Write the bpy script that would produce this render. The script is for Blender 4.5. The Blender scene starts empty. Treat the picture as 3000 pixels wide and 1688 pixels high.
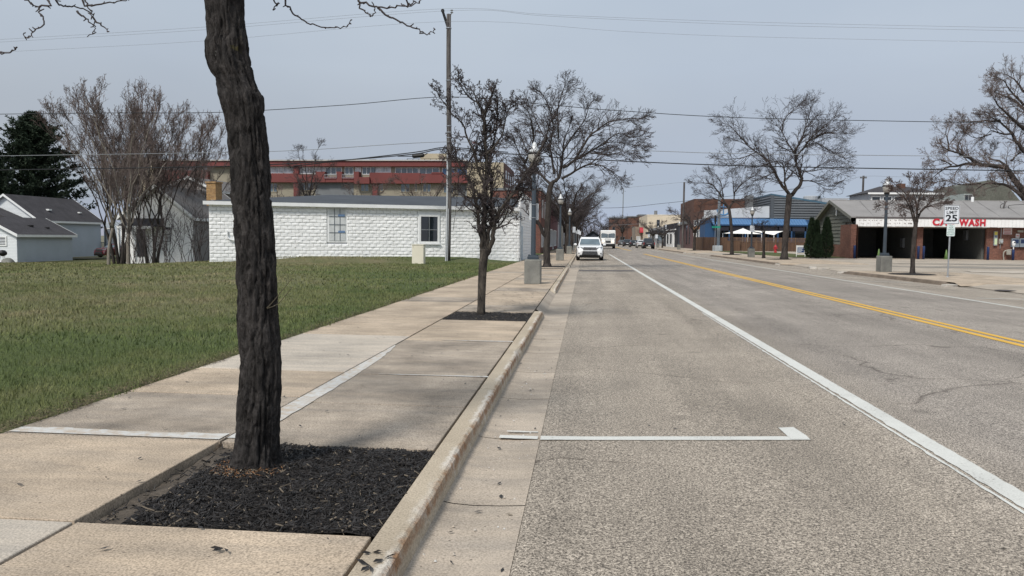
import bpy, math, random
import numpy as np
from mathutils import Vector, Matrix, noise as mnoise

scene = bpy.context.scene
# ---------------------------------------------------------------- camera, sky, sun, exposure
FPX = 2250.0                      # focal length in pixels of a 3000 px wide frame
EYE = 1.5
R0 = math.radians(.57)
_a, _b = 214.0, 141.0
_hx = _a*math.cos(R0)-_b*math.sin(R0); _hy = _a*math.sin(R0)+_b*math.cos(R0)
PITCH = math.atan(_hy/FPX); YAW = math.atan(_hx/math.hypot(FPX, _hy))
_cy, _sy, _cp, _sp = math.cos(YAW), math.sin(YAW), math.cos(PITCH), math.sin(PITCH)
_R = Vector((_cy, _sy, 0)); _F = Vector((-_sy*_cp, _cy*_cp, -_sp)); _U = _R.cross(_F)
CAMX = math.cos(R0)*_R+math.sin(R0)*_U
CAMY = -math.sin(R0)*_R+math.cos(R0)*_U
cam = bpy.data.cameras.new('camera'); cam_ob = bpy.data.objects.new('camera', cam)
scene.collection.objects.link(cam_ob)
cam.sensor_width = 36.0; cam.lens = 36.0*FPX/3000.0; cam.clip_start = .05; cam.clip_end = 6000
m3 = Matrix((CAMX, CAMY, -_F)).transposed()
cam_ob.matrix_world = Matrix.Translation((0, 0, EYE)) @ m3.to_4x4()
scene.camera = cam_ob

SUN_DIR = Vector((-.36, -.74, .95)).normalized()       # towards the sun: high, behind the left shoulder
sun_el = math.asin(SUN_DIR.z); sun_az = math.atan2(SUN_DIR.x, SUN_DIR.y)
world = bpy.data.worlds.new('World'); scene.world = world; world.use_nodes = True
nt = world.node_tree; nt.nodes.clear()
wo = nt.nodes.new('ShaderNodeOutputWorld')
sky = nt.nodes.new('ShaderNodeTexSky'); sky.sky_type = 'NISHITA'; sky.sun_disc = False
sky.sun_elevation = sun_el; sky.sun_rotation = sun_az; sky.air_density = .2; sky.dust_density = .4; sky.ozone_density = 1.5
bg1 = nt.nodes.new('ShaderNodeBackground'); bg1.inputs[1].default_value = .05
nt.links.new(sky.outputs[0], bg1.inputs[0])
# thin high overcast over the blue: soft grey veil with faint streaks
tc = nt.nodes.new('ShaderNodeTexCoord')
mp = nt.nodes.new('ShaderNodeMapping'); mp.inputs['Scale'].default_value = (1, 1, 2.6)
nz = nt.nodes.new('ShaderNodeTexNoise'); nz.inputs['Scale'].default_value = 1.7; nz.inputs['Detail'].default_value = 4; nz.inputs['Roughness'].default_value = .5
rp = nt.nodes.new('ShaderNodeValToRGB')
rp.color_ramp.elements[0].position = .28; rp.color_ramp.elements[0].color = (.92, .925, .935, 1)
rp.color_ramp.elements[1].position = .72; rp.color_ramp.elements[1].color = (1.12, 1.11, 1.09, 1)
sz_ = nt.nodes.new('ShaderNodeSeparateXYZ'); gr = nt.nodes.new('ShaderNodeValToRGB')
stops = [(0, (.072, .034, .0)), (.015, (.078, .040, .0)), (.05, (.108, .084, .012)), (.105, (.148, .139, .096)), (.21, (.186, .198, .192)), (.30, (.203, .225, .236)), (.6, (.218, .244, .262))]
while len(gr.color_ramp.elements) < len(stops): gr.color_ramp.elements.new(.5)
for e_, (p_, c_) in zip(gr.color_ramp.elements, stops): e_.position = p_; e_.color = (*c_, 1)
mx = nt.nodes.new('ShaderNodeMix'); mx.data_type = 'RGBA'; mx.blend_type = 'MULTIPLY'; mx.inputs[0].default_value = 1
bg2 = nt.nodes.new('ShaderNodeBackground'); bg2.inputs[1].default_value = 1.0
nt.links.new(tc.outputs['Generated'], mp.inputs[0]); nt.links.new(mp.outputs[0], nz.inputs[0]); nt.links.new(nz.outputs['Fac'], rp.inputs[0])
nt.links.new(tc.outputs['Generated'], sz_.inputs[0]); nt.links.new(sz_.outputs[2], gr.inputs[0])
nt.links.new(gr.outputs[0], mx.inputs[6]); nt.links.new(rp.outputs[0], mx.inputs[7]); nt.links.new(mx.outputs[2], bg2.inputs[0])
ad = nt.nodes.new('ShaderNodeAddShader')
nt.links.new(bg1.outputs[0], ad.inputs[0]); nt.links.new(bg2.outputs[0], ad.inputs[1]); nt.links.new(ad.outputs[0], wo.inputs[0])

sun = bpy.data.lights.new('sun', 'SUN'); sun.energy = 1.5; sun.angle = math.radians(11); sun.color = (1, .95, .87)
sun_ob = bpy.data.objects.new('sun', sun); scene.collection.objects.link(sun_ob)
sun_ob.rotation_euler = SUN_DIR.to_track_quat('Z', 'Y').to_euler(); sun_ob.location = (-40, -30, 60)
scene.view_settings.view_transform = 'Standard'; scene.view_settings.look = 'None'
scene.view_settings.exposure = 1.05; scene.view_settings.gamma = 1

# ---------------------------------------------------------------- helpers
def ray(u, v):
    return CAMX*((u-1500)/FPX)+CAMY*(-(v-844)/FPX)+_F
def gnd(u, v, z=.13):
    d = ray(u, v); t = (z-EYE)/d.z
    return Vector((d.x*t, d.y*t, z))
def at(u, v, y):
    d = ray(u, v); t = y/d.y
    return Vector((d.x*t, y, EYE+d.z*t))
def atx(u, v, x):
    d = ray(u, v); t = x/d.x
    return Vector((x, d.y*t, EYE+d.z*t))

def smooth01(t):
    t = min(1, max(0, t)); return t*t*(3-2*t)
def lawn_z(x, y):
    r = math.hypot(x, y)
    z = .125-.022*max(0, r-28)*smooth01((-x-17)/14)
    return max(z, -1.5)

def tag(o, label=None, cat=None, group=None, kind=None):
    if label: o['label'] = label
    if cat: o['category'] = cat
    if group: o['group'] = group
    if kind: o['kind'] = kind
    return o
def thing(name, label, cat, loc=(0, 0, 0), rz=0, group=None):
    o = bpy.data.objects.new(name, None); scene.collection.objects.link(o)
    o.location = loc; o.rotation_euler = (0, 0, rz); o.empty_display_size = .2
    return tag(o, label, cat, group)
def wm(o):
    m = Matrix.LocRotScale(o.location, o.rotation_euler, o.scale)
    if o.parent: return wm(o.parent) @ o.matrix_parent_inverse @ m
    return m
def children(o):
    return [c for c in scene.objects if c.parent == o]
def copy_thing(o, loc, rz=None, label=None, scale=None, kids=None):
    r = o.copy(); scene.collection.objects.link(r); r.location = loc
    if rz is not None: r.rotation_euler = (0, 0, rz)
    if scale: r.scale = scale if isinstance(scale, (tuple, list)) else (scale,)*3
    if label: r['label'] = label
    for ch in children(o):
        c = ch.copy(); scene.collection.objects.link(c); c.parent = r
        for g in children(ch):
            d = g.copy(); scene.collection.objects.link(d); d.parent = c
    return r

class MB:
    """collects shapes; build() links them as ONE mesh object"""
    def __init__(s):
        s.v = []; s.f = []; s.m = []; s.mi = 0; s.T = None
    def add(s, verts, faces):
        n = len(s.v)
        if s.T is not None: verts = [tuple(s.T @ Vector(p)) for p in verts]
        s.v.extend(tuple(p) for p in verts)
        for f in faces:
            s.f.append(tuple(i+n for i in f)); s.m.append(s.mi)
        return s
    def box(s, c, d, rz=0, bev=0):
        x, y, z = d[0]/2, d[1]/2, d[2]/2
        if bev > 0:
            b = min(bev, x*.9, y*.9, z*.9); vs = []
            for sz, ins in ((-z, b), (-z+b, 0), (z-b, 0), (z, b)):
                X, Y = x-ins, y-ins
                k = b if ins == 0 else b*.5
                for px, py in ((X-k, -Y), (X, -Y+k), (X, Y-k), (X-k, Y), (-X+k, Y), (-X, Y-k), (-X, -Y+k), (-X+k, -Y)):
                    vs.append((px, py, sz))
            fs = [tuple(range(7, -1, -1)), tuple(range(24, 32))]
            for r in range(3):
                for i in range(8):
                    j = (i+1) % 8; fs.append((r*8+i, r*8+j, r*8+8+j, r*8+8+i))
        else:
            vs = [(-x, -y, -z), (x, -y, -z), (x, y, -z), (-x, y, -z), (-x, -y, z), (x, -y, z), (x, y, z), (-x, y, z)]
            fs = [(3, 2, 1, 0), (4, 5, 6, 7), (0, 1, 5, 4), (1, 2, 6, 5), (2, 3, 7, 6), (3, 0, 4, 7)]
        ca, sa = math.cos(rz), math.sin(rz)
        return s.add([(c[0]+px*ca-py*sa, c[1]+px*sa+py*ca, c[2]+pz) for px, py, pz in vs], fs)
    def span(s, x0, x1, y0, y1, z0, z1, bev=0):
        return s.box(((x0+x1)/2, (y0+y1)/2, (z0+z1)/2), (abs(x1-x0), abs(y1-y0), abs(z1-z0)), 0, bev)
    def quad(s, a, b, c, d):
        return s.add([a, b, c, d], [(0, 1, 2, 3)])
    def poly(s, pts):
        return s.add(pts, [tuple(range(len(pts)))])
    def prism(s, pts, off):
        """polygon pts (3d) extruded by the vector off"""
        n = len(pts); o = Vector(off)
        vs = [tuple(p) for p in pts]+[tuple(Vector(p)+o) for p in pts]
        fs = [tuple(range(n-1, -1, -1)), tuple(range(n, 2*n))]
        for i in range(n):
            j = (i+1) % n; fs.append((i, j, n+j, n+i))
        return s.add(vs, fs)
    def tube(s, pts, rad, sides=6, cap=True):
        n = len(pts)
        if not hasattr(rad, '__len__'): rad = [rad]*n
        vs = []; prev = None
        cs = [(math.cos(2*math.pi*k/sides), math.sin(2*math.pi*k/sides)) for k in range(sides)]
        for i in range(n):
            p = pts[i]; q = pts[min(i+1, n-1)]; o = pts[max(i-1, 0)]
            dx, dy, dz = q[0]-o[0], q[1]-o[1], q[2]-o[2]
            L = math.sqrt(dx*dx+dy*dy+dz*dz) or 1
            dx /= L; dy /= L; dz /= L
            if prev is None:
                prev = (1, 0, 0) if abs(dz) > .7 else (0, 0, 1)
            k = prev[0]*dx+prev[1]*dy+prev[2]*dz
            ax, ay, az = prev[0]-k*dx, prev[1]-k*dy, prev[2]-k*dz
            L = math.sqrt(ax*ax+ay*ay+az*az)
            if L < 1e-5: ax, ay, az = (0, 1, 0); L = 1
            ax /= L; ay /= L; az /= L; prev = (ax, ay, az)
            bx, by, bz = dy*az-dz*ay, dz*ax-dx*az, dx*ay-dy*ax
            r = rad[i]
            for c, sn in cs:
                vs.append((p[0]+r*(c*ax+sn*bx), p[1]+r*(c*ay+sn*by), p[2]+r*(c*az+sn*bz)))
        fs = []
        for i in range(n-1):
            for k in range(sides):
                j = (k+1) % sides
                fs.append((i*sides+k, i*sides+j, (i+1)*sides+j, (i+1)*sides+k))
        if cap:
            fs.append(tuple(range(sides-1, -1, -1))); fs.append(tuple(range((n-1)*sides, n*sides)))
        return s.add(vs, fs)
    def lathe(s, prof, sides=16, c=(0, 0, 0), sq=False):
        """profile of (radius, z); sides around"""
        vs = []; n = len(prof)
        off = math.pi/sides if sq else 0
        for r, z in prof:
            for k in range(sides):
                a = 2*math.pi*k/sides+off
                vs.append((c[0]+r*math.cos(a), c[1]+r*math.sin(a), c[2]+z))
        fs = []
        for i in range(n-1):
            for k in range(sides):
                j = (k+1) % sides
                fs.append((i*sides+k, i*sides+j, (i+1)*sides+j, (i+1)*sides+k))
        fs.append(tuple(range(sides-1, -1, -1))); fs.append(tuple(range((n-1)*sides, n*sides)))
        return s.add(vs, fs)
    def loft(s, secs, close=True):
        n = len(secs[0]); vs = [p for sec in secs for p in sec]; fs = []
        for i in range(len(secs)-1):
            for k in range(n if close else n-1):
                j = (k+1) % n; fs.append((i*n+k, i*n+j, (i+1)*n+j, (i+1)*n+k))
        if close:
            fs.append(tuple(range(n-1, -1, -1))); fs.append(tuple(range((len(secs)-1)*n, len(secs)*n)))
        return s.add(vs, fs)
    def build(s, name, mat, parent=None, smooth=False, local=False, fix=True):
        me = bpy.data.meshes.new(name)
        me.from_pydata(s.v, [], s.f)
        mats = mat if isinstance(mat, (list, tuple)) else [mat]
        for m in mats: me.materials.append(m)
        if len(mats) > 1: me.polygons.foreach_set('material_index', s.m)
        if smooth: me.polygons.foreach_set('use_smooth', [True]*len(me.polygons))
        me.update()
        if fix and len(s.f) < 4000:
            import bmesh
            bm = bmesh.new(); bm.from_mesh(me); bmesh.ops.recalc_face_normals(bm, faces=bm.faces); bm.to_mesh(me); bm.free()
        o = bpy.data.objects.new(name, me); scene.collection.objects.link(o)
        if parent is not None:
            o.parent = parent
            if not local: o.matrix_parent_inverse = wm(parent).inverted()
        return o

# ---------------------------------------------------------------- materials
MATS = {}
def new_mat(name):
    m = bpy.data.materials.new(name); m.use_nodes = True
    n = m.node_tree; b = n.nodes['Principled BSDF']
    return m, n, b
def nd(n, typ, **kw):
    x = n.nodes.new(typ)
    for k, val in kw.items():
        if k.startswith('i_'): x.inputs[int(k[2:]) if k[2:].isdigit() else k[2:]].default_value = val
        else: setattr(x, k, val)
    return x
def coords(n, scale=(1, 1, 1), kind='Object'):
    t = nd(n, 'ShaderNodeTexCoord'); mp = nd(n, 'ShaderNodeMapping'); mp.inputs['Scale'].default_value = scale
    n.links.new(t.outputs[kind], mp.inputs[0]); return mp.outputs[0]
def noise_tex(n, vec, scale, detail=4, rough=.55, dist=0):
    x = nd(n, 'ShaderNodeTexNoise'); x.inputs['Scale'].default_value = scale; x.inputs['Detail'].default_value = detail
    x.inputs['Roughness'].default_value = rough; x.inputs['Distortion'].default_value = dist
    n.links.new(vec, x.inputs['Vector']); return x.outputs['Fac']
def ramp(n, fac, stops):
    r = nd(n, 'ShaderNodeValToRGB'); e = r.color_ramp.elements
    while len(e) < len(stops): e.new(.5)
    for k, (p, c) in enumerate(stops):
        e[k].position = p; e[k].color = (c, c, c, 1) if not hasattr(c, '__len__') else (*c[:3], 1)
    n.links.new(fac, r.inputs[0]); return r.outputs[0]
def mix(n, fac, a, b, mode='MIX'):
    x = nd(n, 'ShaderNodeMix', data_type='RGBA', blend_type=mode)
    for inp, val in ((0, fac), (6, a), (7, b)):
        if hasattr(val, 'is_linked') or hasattr(val, 'node'): n.links.new(val, x.inputs[inp])
        elif hasattr(val, '__len__'): x.inputs[inp].default_value = (*val[:3], 1)
        else: x.inputs[inp].default_value = val
    return x.outputs[2]
def math_n(n, op, a, b=0., c=None):
    x = nd(n, 'ShaderNodeMath', operation=op)
    for i, val in enumerate((a, b) if c is None else (a, b, c)):
        if hasattr(val, 'node'): n.links.new(val, x.inputs[i])
        else: x.inputs[i].default_value = val
    return x.outputs[0]
def bump(n, b, h, strength=.3, dist=.02):
    x = nd(n, 'ShaderNodeBump'); x.inputs['Strength'].default_value = strength; x.inputs['Distance'].default_value = dist
    n.links.new(h, x.inputs['Height']); n.links.new(x.outputs[0], b.inputs['Normal'])
def mul(c, k): return tuple(min(1, x*k) for x in c)

def mat(name, col, rough=.75, var=.14, sc=1.5, fine=.10, fsc=45, bmp=0, bsc=60, bdist=.004, metal=0, spec=.35, col2=None, stretch=(1, 1, 1)):
    if name in MATS: return MATS[name]
    m, n, b = new_mat(name)
    v = coords(n, stretch)
    f1 = noise_tex(n, v, sc, 5, .6)
    c = mix(n, ramp(n, f1, [(.32, 0), (.68, 1)]), mul(col, 1-var), col2 or mul(col, 1+var))
    if fine > 0:
        f2 = noise_tex(n, v, fsc, 3, .6)
        c = mix(n, 1.0, c, ramp(n, f2, [(.3, 1-fine), (.7, 1+fine)]), 'MULTIPLY')
    n.links.new(c, b.inputs['Base Color'])
    b.inputs['Roughness'].default_value = rough; b.inputs['Metallic'].default_value = metal
    b.inputs['Specular IOR Level'].default_value = spec
    if bmp > 0: bump(n, b, noise_tex(n, v, bsc, 4, .6), bmp, bdist)
    MATS[name] = m; return m

def asphalt():
    m, n, b = new_mat('weathered_asphalt')
    v = coords(n)
    sep = nd(n, 'ShaderNodeSeparateXYZ'); n.links.new(v, sep.inputs[0])
    g = noise_tex(n, v, 88, 3, .66, .9)
    g2 = noise_tex(n, v, 190, 2, .6)
    spk = ramp(n, g, [(.36, (.050, .045, .040)), (.45, (.17, .156, .142)), (.545, (.37, .345, .31)), (.66, (.62, .58, .53))])
    spk = mix(n, 1, spk, ramp(n, g2, [(.3, .75), (.7, 1.2)]), 'MULTIPLY')
    big = noise_tex(n, v, .55, 5, .62)
    spk = mix(n, 1, spk, ramp(n, big, [(.3, .80), (.7, 1.13)]), 'MULTIPLY')
    # the parking lane is warmer (dusty), the driving lane greyer; wobbly border under the edge line
    w = noise_tex(n, v, .8, 3)
    xx = math_n(n, 'ADD', sep.outputs[0], math_n(n, 'MULTIPLY', math_n(n, 'SUBTRACT', w, .5), .9))
    fr = nd(n, 'ShaderNodeMapRange'); fr.inputs[1].default_value = 2.1; fr.inputs[2].default_value = 3.2; n.links.new(xx, fr.inputs[0])
    fl = nd(n, 'ShaderNodeMapRange'); fl.inputs[1].default_value = 9.6; fl.inputs[2].default_value = 10.6; n.links.new(xx, fl.inputs[0])
    lane = math_n(n, 'SUBTRACT', fr.outputs[0], fl.outputs[0])
    tint = mix(n, lane, (1.17, 1.085, .985), (1.06, 1.005, .965))
    c = mix(n, 1, spk, tint, 'MULTIPLY')
    # oily darker strips in the lanes
    st = nd(n, 'ShaderNodeMapping'); st.inputs['Scale'].default_value = (1.4, .10, 1); n.links.new(v, st.inputs[0])
    s = noise_tex(n, st.outputs[0], 1.0, 4, .6)
    c = mix(n, 1, c, ramp(n, s, [(.36, .82), (.6, 1.06)]), 'MULTIPLY')
    dv = nd(n, 'ShaderNodeTexVoronoi'); dv.inputs['Scale'].default_value = .9; n.links.new(v, dv.inputs['Vector'])
    c = mix(n, 1, c, ramp(n, math_n(n, 'ADD', dv.outputs['Distance'], math_n(n, 'MULTIPLY', noise_tex(n, v, 6, 4, .6), .14)), [(.10, .72), (.19, 1)]), 'MULTIPLY')
    # few wandering cracks
    wv = noise_tex(n, v, .9, 4, .6)
    wc = nd(n, 'ShaderNodeMix', data_type='VECTOR'); wc.inputs[0].default_value = .28
    wn = nd(n, 'ShaderNodeTexNoise'); wn.inputs['Scale'].default_value = .8; wn.inputs['Detail'].default_value = 5; n.links.new(v, wn.inputs['Vector'])
    va = nd(n, 'ShaderNodeVectorMath', operation='MULTIPLY_ADD'); va.inputs[1].default_value = (1.6, 1.6, 0)
    n.links.new(wn.outputs['Color'], va.inputs[0]); n.links.new(v, va.inputs[2])
    vo = nd(n, 'ShaderNodeTexVoronoi', feature='DISTANCE_TO_EDGE'); vo.inputs['Scale'].default_value = .30
    n.links.new(va.outputs[0], vo.inputs['Vector'])
    ck = ramp(n, vo.outputs['Distance'], [(.0, 0), (.0055, 1)])
    msk = ramp(n, noise_tex(n, v, .35, 2), [(.47, 0), (.56, 1)])
    ckm = mix(n, msk, (1, 1, 1), ck)
    c = mix(n, 1, c, mix(n, ckm, (.45, .43, .42), (1, 1, 1)), 'MULTIPLY')
    n.links.new(c, b.inputs['Base Color']); b.inputs['Roughness'].default_value = .82
    b.inputs['Specular IOR Level'].default_value = .35
    bump(n, b, g, .55, .006)
    return m

def concrete(name, col, stain=.25, agg=.22, sc=1.1):
    m, n, b = new_mat(name)
    v = coords(n)
    big = noise_tex(n, v, sc, 6, .65)
    c = mix(n, ramp(n, big, [(.33, 0), (.62, 1)]), mul(col, 1-stain), mul(col, 1.08))
    st = nd(n, 'ShaderNodeMapping'); st.inputs['Scale'].default_value = (.9, 5, 1); n.links.new(v, st.inputs[0])
    s = noise_tex(n, st.outputs[0], 1.3, 5, .65)
    c = mix(n, 1, c, ramp(n, s, [(.35, (.84, .85, .87)), (.6, (1.04, 1.03, 1.02))]), 'MULTIPLY')
    a = noise_tex(n, v, 95, 3, .65)
    c = mix(n, 1, c, ramp(n, a, [(.34, 1-agg*1.5), (.52, 1.0), (.68, 1+agg)]), 'MULTIPLY')
    vo = nd(n, 'ShaderNodeTexVoronoi'); vo.inputs['Scale'].default_value = 11; n.links.new(v, vo.inputs['Vector'])
    c = mix(n, ramp(n, vo.outputs['Distance'], [(.05, .75), (.085, 0)]), c, (.05, .04, .035))
    n.links.new(c, b.inputs['Base Color']); b.inputs['Roughness'].default_value = .88; b.inputs['Specular IOR Level'].default_value = .25
    bump(n, b, a, .35, .004)
    return m

def kerb_mat():
    m, n, b = new_mat('rusty_kerb_concrete')
    v = coords(n); sep = nd(n, 'ShaderNodeSeparateXYZ'); n.links.new(v, sep.inputs[0])
    a = noise_tex(n, v, 90, 3, .65); big = noise_tex(n, v, 1.4, 5, .6)
    c = mix(n, ramp(n, big, [(.35, 0), (.65, 1)]), (.40, .335, .255), (.51, .435, .335))
    wob = noise_tex(n, v, 9, 5, .7)
    x = math_n(n, 'ADD', sep.outputs[0], math_n(n, 'MULTIPLY', math_n(n, 'SUBTRACT', wob, .5), .13))
    # plough-scraped pale edge, then a rust-coloured band along the nose
    pale = ramp(n, math_n(n, 'ADD', x, 1.0), [(.150, 0), (.172, 1), (.205, 1), (.222, 0)])
    c = mix(n, math_n(n, 'MULTIPLY', pale, ramp(n, noise_tex(n, v, 2.1, 3), [(.42, 0), (.58, .9)])), c, (.62, .57, .50))
    z = math_n(n, 'ADD', sep.outputs[2], math_n(n, 'MULTIPLY', math_n(n, 'SUBTRACT', wob, .5), .05))
    rust = math_n(n, 'MULTIPLY', ramp(n, math_n(n, 'ADD', x, 1.0), [(.185, 0), (.212, 1)]), ramp(n, z, [(.055, 0), (.085, 1)]))
    rust = math_n(n, 'MULTIPLY', rust, ramp(n, noise_tex(n, v, 4, 5, .7), [(.33, .05), (.55, .85)]))
    c = mix(n, rust, c, mix(n, a, (.17, .075, .032), (.40, .22, .11)))
    c = mix(n, 1, c, ramp(n, a, [(.34, .66), (.52, 1.0), (.68, 1.2)]), 'MULTIPLY')
    n.links.new(c, b.inputs['Base Color']); b.inputs['Roughness'].default_value = .9
    b.inputs['Specular IOR Level'].default_value = .2
    bump(n, b, mix(n, .5, a, wob), .6, .012)
    return m

def grass_mat(name, blades):
    m, n, b = new_mat(name)
    v = coords(n)
    p1 = noise_tex(n, v, .16, 5, .62); p2 = noise_tex(n, v, 1.3, 4, .65); p3 = noise_tex(n, v, 26, 3, .7)
    sep = nd(n, 'ShaderNodeSeparateXYZ'); n.links.new(v, sep.inputs[0])
    # the strip by the walk is greener, the middle of the lot is half dormant
    gx = nd(n, 'ShaderNodeMapRange'); gx.inputs[1].default_value = -12.5; gx.inputs[2].default_value = -5.5; n.links.new(sep.outputs[0], gx.inputs[0])
    k = math_n(n, 'SUBTRACT', math_n(n, 'ADD', p1, math_n(n, 'MULTIPLY', p2, .38)), math_n(n, 'MULTIPLY', gx.outputs[0], .16))
    g = 1.06 if blades else .70
    pd = nd(n, 'ShaderNodeVectorMath', operation='DISTANCE'); pd.inputs[1].default_value = (-11.5, 12.5, 0); n.links.new(v, pd.inputs[0])
    pt = nd(n, 'ShaderNodeMapRange'); pt.inputs[1].default_value = 7.0; pt.inputs[2].default_value = 1.5; pt.inputs[3].default_value = -.03; pt.inputs[4].default_value = .075; n.links.new(pd.outputs['Value'], pt.inputs[0])
    k = math_n(n, 'ADD', k, pt.outputs[0])
    c = ramp(n, k, [(.44, mul((.112, .144, .054), g)), (.555, mul((.150, .166, .068), g)), (.675, mul((.185, .185, .090), g)), (.84, mul((.27, .23, .135), g))])
    c = mix(n, 1, c, ramp(n, p3, [(.3, .62), (.7, 1.35)]), 'MULTIPLY')
    n.links.new(c, b.inputs['Base Color']); b.inputs['Roughness'].default_value = .85; b.inputs['Specular IOR Level'].default_value = .15
    if not blades: bump(n, b, p3, .8, .04)
    return m

def bark(name, c1, c2, sc=14, st=(1, 1, .22), b_s=.8, b_d=.02, moss=False):
    m, n, b = new_mat(name)
    v = coords(n, st)
    f = noise_tex(n, v, sc, 6, .68, .8); g = noise_tex(n, v, sc*5, 4, .7)
    c = mix(n, ramp(n, f, [(.36, 0), (.62, 1)]), c1, c2)
    c = mix(n, 1, c, ramp(n, g, [(.3, .65), (.7, 1.35)]), 'MULTIPLY')
    if moss:
        vv = coords(n); k = noise_tex(n, vv, 7, 4, .7); k2 = noise_tex(n, vv, 1.3, 2)
        c = mix(n, math_n(n, 'MULTIPLY', ramp(n, k, [(.60, 0), (.66, 1)]), ramp(n, k2, [(.55, 0), (.62, .8)])), c, (.22, .19, .035))
    n.links.new(c, b.inputs['Base Color']); b.inputs['Roughness'].default_value = .9; b.inputs['Specular IOR Level'].default_value = .18
    bump(n, b, mix(n, .35, f, g), b_s, b_d)
    return m

def brick(name, c1, c2, mortar, scale=1.0, bw=.22, bh=.075):
    if name in MATS: return MATS[name]
    m, n, b = new_mat(name)
    t = nd(n, 'ShaderNodeTexCoord'); sep = nd(n, 'ShaderNodeSeparateXYZ'); n.links.new(t.outputs['Object'], sep.inputs[0])
    cb = nd(n, 'ShaderNodeCombineXYZ'); n.links.new(math_n(n, 'ADD', sep.outputs[0], sep.outputs[1]), cb.inputs[0]); n.links.new(sep.outputs[2], cb.inputs[1])
    br = nd(n, 'ShaderNodeTexBrick'); n.links.new(cb.outputs[0], br.inputs['Vector'])
    br.inputs['Color1'].default_value = (*c1, 1); br.inputs['Color2'].default_value = (*c2, 1); br.inputs['Mortar'].default_value = (*mortar, 1)
    br.inputs['Scale'].default_value = 1/scale; br.inputs['Brick Width'].default_value = bw; br.inputs['Row Height'].default_value = bh
    br.inputs['Mortar Size'].default_value = .008; br.inputs['Bias'].default_value = -.1
    f = noise_tex(n, t.outputs['Object'], .7, 5, .6); g = noise_tex(n, t.outputs['Object'], 9, 4, .7)
    c = mix(n, 1, br.outputs['Color'], ramp(n, f, [(.3, .75), (.7, 1.15)]), 'MULTIPLY')
    c = mix(n, 1, c, ramp(n, g, [(.3, .7), (.7, 1.25)]), 'MULTIPLY')
    n.links.new(c, b.inputs['Base Color']); b.inputs['Roughness'].default_value = .85; b.inputs['Specular IOR Level'].default_value = .25
    bump(n, b, br.outputs['Fac'], -.5, .01)
    MATS[name] = m; return m

def glass(name, col, rough=.06, spec=.9):
    if name in MATS: return MATS[name]
    m, n, b = new_mat(name)
    v = coords(n); f = noise_tex(n, v, .9, 3, .5)
    n.links.new(mix(n, ramp(n, f, [(.35, 0), (.65, 1)]), mul(col, .7), mul(col, 1.3)), b.inputs['Base Color'])
    b.inputs['Roughness'].default_value = rough; b.inputs['Specular IOR Level'].default_value = spec
    MATS[name] = m; return m

def lamp_mat(name, col, k):
    m, n, b = new_mat(name)
    b.inputs['Base Color'].default_value = (*col, 1); b.inputs['Emission Color'].default_value = (*col, 1); b.inputs['Emission Strength'].default_value = k
    return m

def worn(name, col, under, sc, lo, hi):
    m, n, b = new_mat(name); v = coords(n)
    f = noise_tex(n, v, sc, 5, .7); big = noise_tex(n, v, 1.7, 4, .6); g = noise_tex(n, v, 120, 2, .6)
    k = math_n(n, 'ADD', math_n(n, 'MULTIPLY', f, .75), math_n(n, 'MULTIPLY', big, .25))
    c = mix(n, ramp(n, k, [(lo, 0), (hi, 1)]), under, mix(n, 1, col, ramp(n, big, [(.3, .90), (.7, 1.04)]), 'MULTIPLY'))
    c = mix(n, 1, c, ramp(n, g, [(.3, .86), (.7, 1.08)]), 'MULTIPLY')
    n.links.new(c, b.inputs['Base Color']); b.inputs['Roughness'].default_value = .8; b.inputs['Specular IOR Level'].default_value = .25
    bump(n, b, f, .35, .004)
    return m
M_ASPHALT = asphalt()
M_WALK = concrete('tan_walk_concrete', (.495, .402, .305), .30, .30)
M_WALK2 = concrete('darker_walk_concrete', (.41, .348, .282), .50, .32)
M_PALE = concrete('pale_walk_concrete', (.505, .448, .378), .16)
M_PATCH = worn('white_concrete_patch', (.57, .565, .545), (.46, .39, .315), 14, .40, .56)
M_GUTTER = concrete('gutter_concrete', (.45, .385, .315), .22)
M_LOT = concrete('lot_concrete', (.45, .39, .32), .30, .2, .35)
M_BLOCK = concrete('grey_cast_concrete', (.235, .235, .215), .25, .15, 2.5)
M_KERB = kerb_mat()
M_WHITE_LINE = worn('worn_white_road_paint', (.63, .63, .595), (.27, .25, .23), 48, .345, .42)
M_YELLOW_LINE = worn('yellow_road_paint', (.70, .42, .075), (.27, .22, .15), 60, .26, .36)
M_SOIL = mat('bare_soil', (.085, .070, .056), .95, .35, 6, .3, 60, .8, 40, .02)
M_GROUND = mat('far_ground', (.16, .15, .10), .95, .3, .05, .2, 2)
M_MULCH = mat('dark_mulch', (.022, .019, .018), .9, .4, 9, .5, 70, 1, 60, .02)
M_CHIP = mat('black_bark_chip', (.030, .027, .026), .55, .6, 25, .3, 120, 0, spec=.5)
M_CHIP2 = mat('tan_wood_chip', (.20, .165, .125), .8, .4, 12, .2)
M_LAWN = grass_mat('lawn_soil', False)
M_BLADE = grass_mat('grass_blades', True)
M_TRUNK = bark('dark_furrowed_bark', (.011, .0103, .0103), (.056, .051, .049), 19, (1, 1, .5), 1.0, .03, True)
M_BARK = bark('grey_bark', (.026, .022, .021), (.070, .060, .054), 9, (1, 1, .25), .7, .03)
M_BARKP = bark('pear_bark', (.022, .020, .019), (.095, .082, .068), 16, (1, 1, .25), .8, .02)
M_TWIG = mat('dark_twig', (.056, .046, .046), .85, .3, 2, .1)
M_TWIGR = mat('reddish_twig', (.115, .085, .077), .85, .3, .5, .1)
M_TWIGG = mat('greybrown_twig', (.15, .118, .107), .85, .3, .5, .1)
M_PALEBARK = bark('pale_bark', (.16, .14, .12), (.29, .26, .22), 5)
M_SLATE = mat('slate_painted_steel', (.040, .055, .072), .45, .12, 2, .05, spec=.5)
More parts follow.
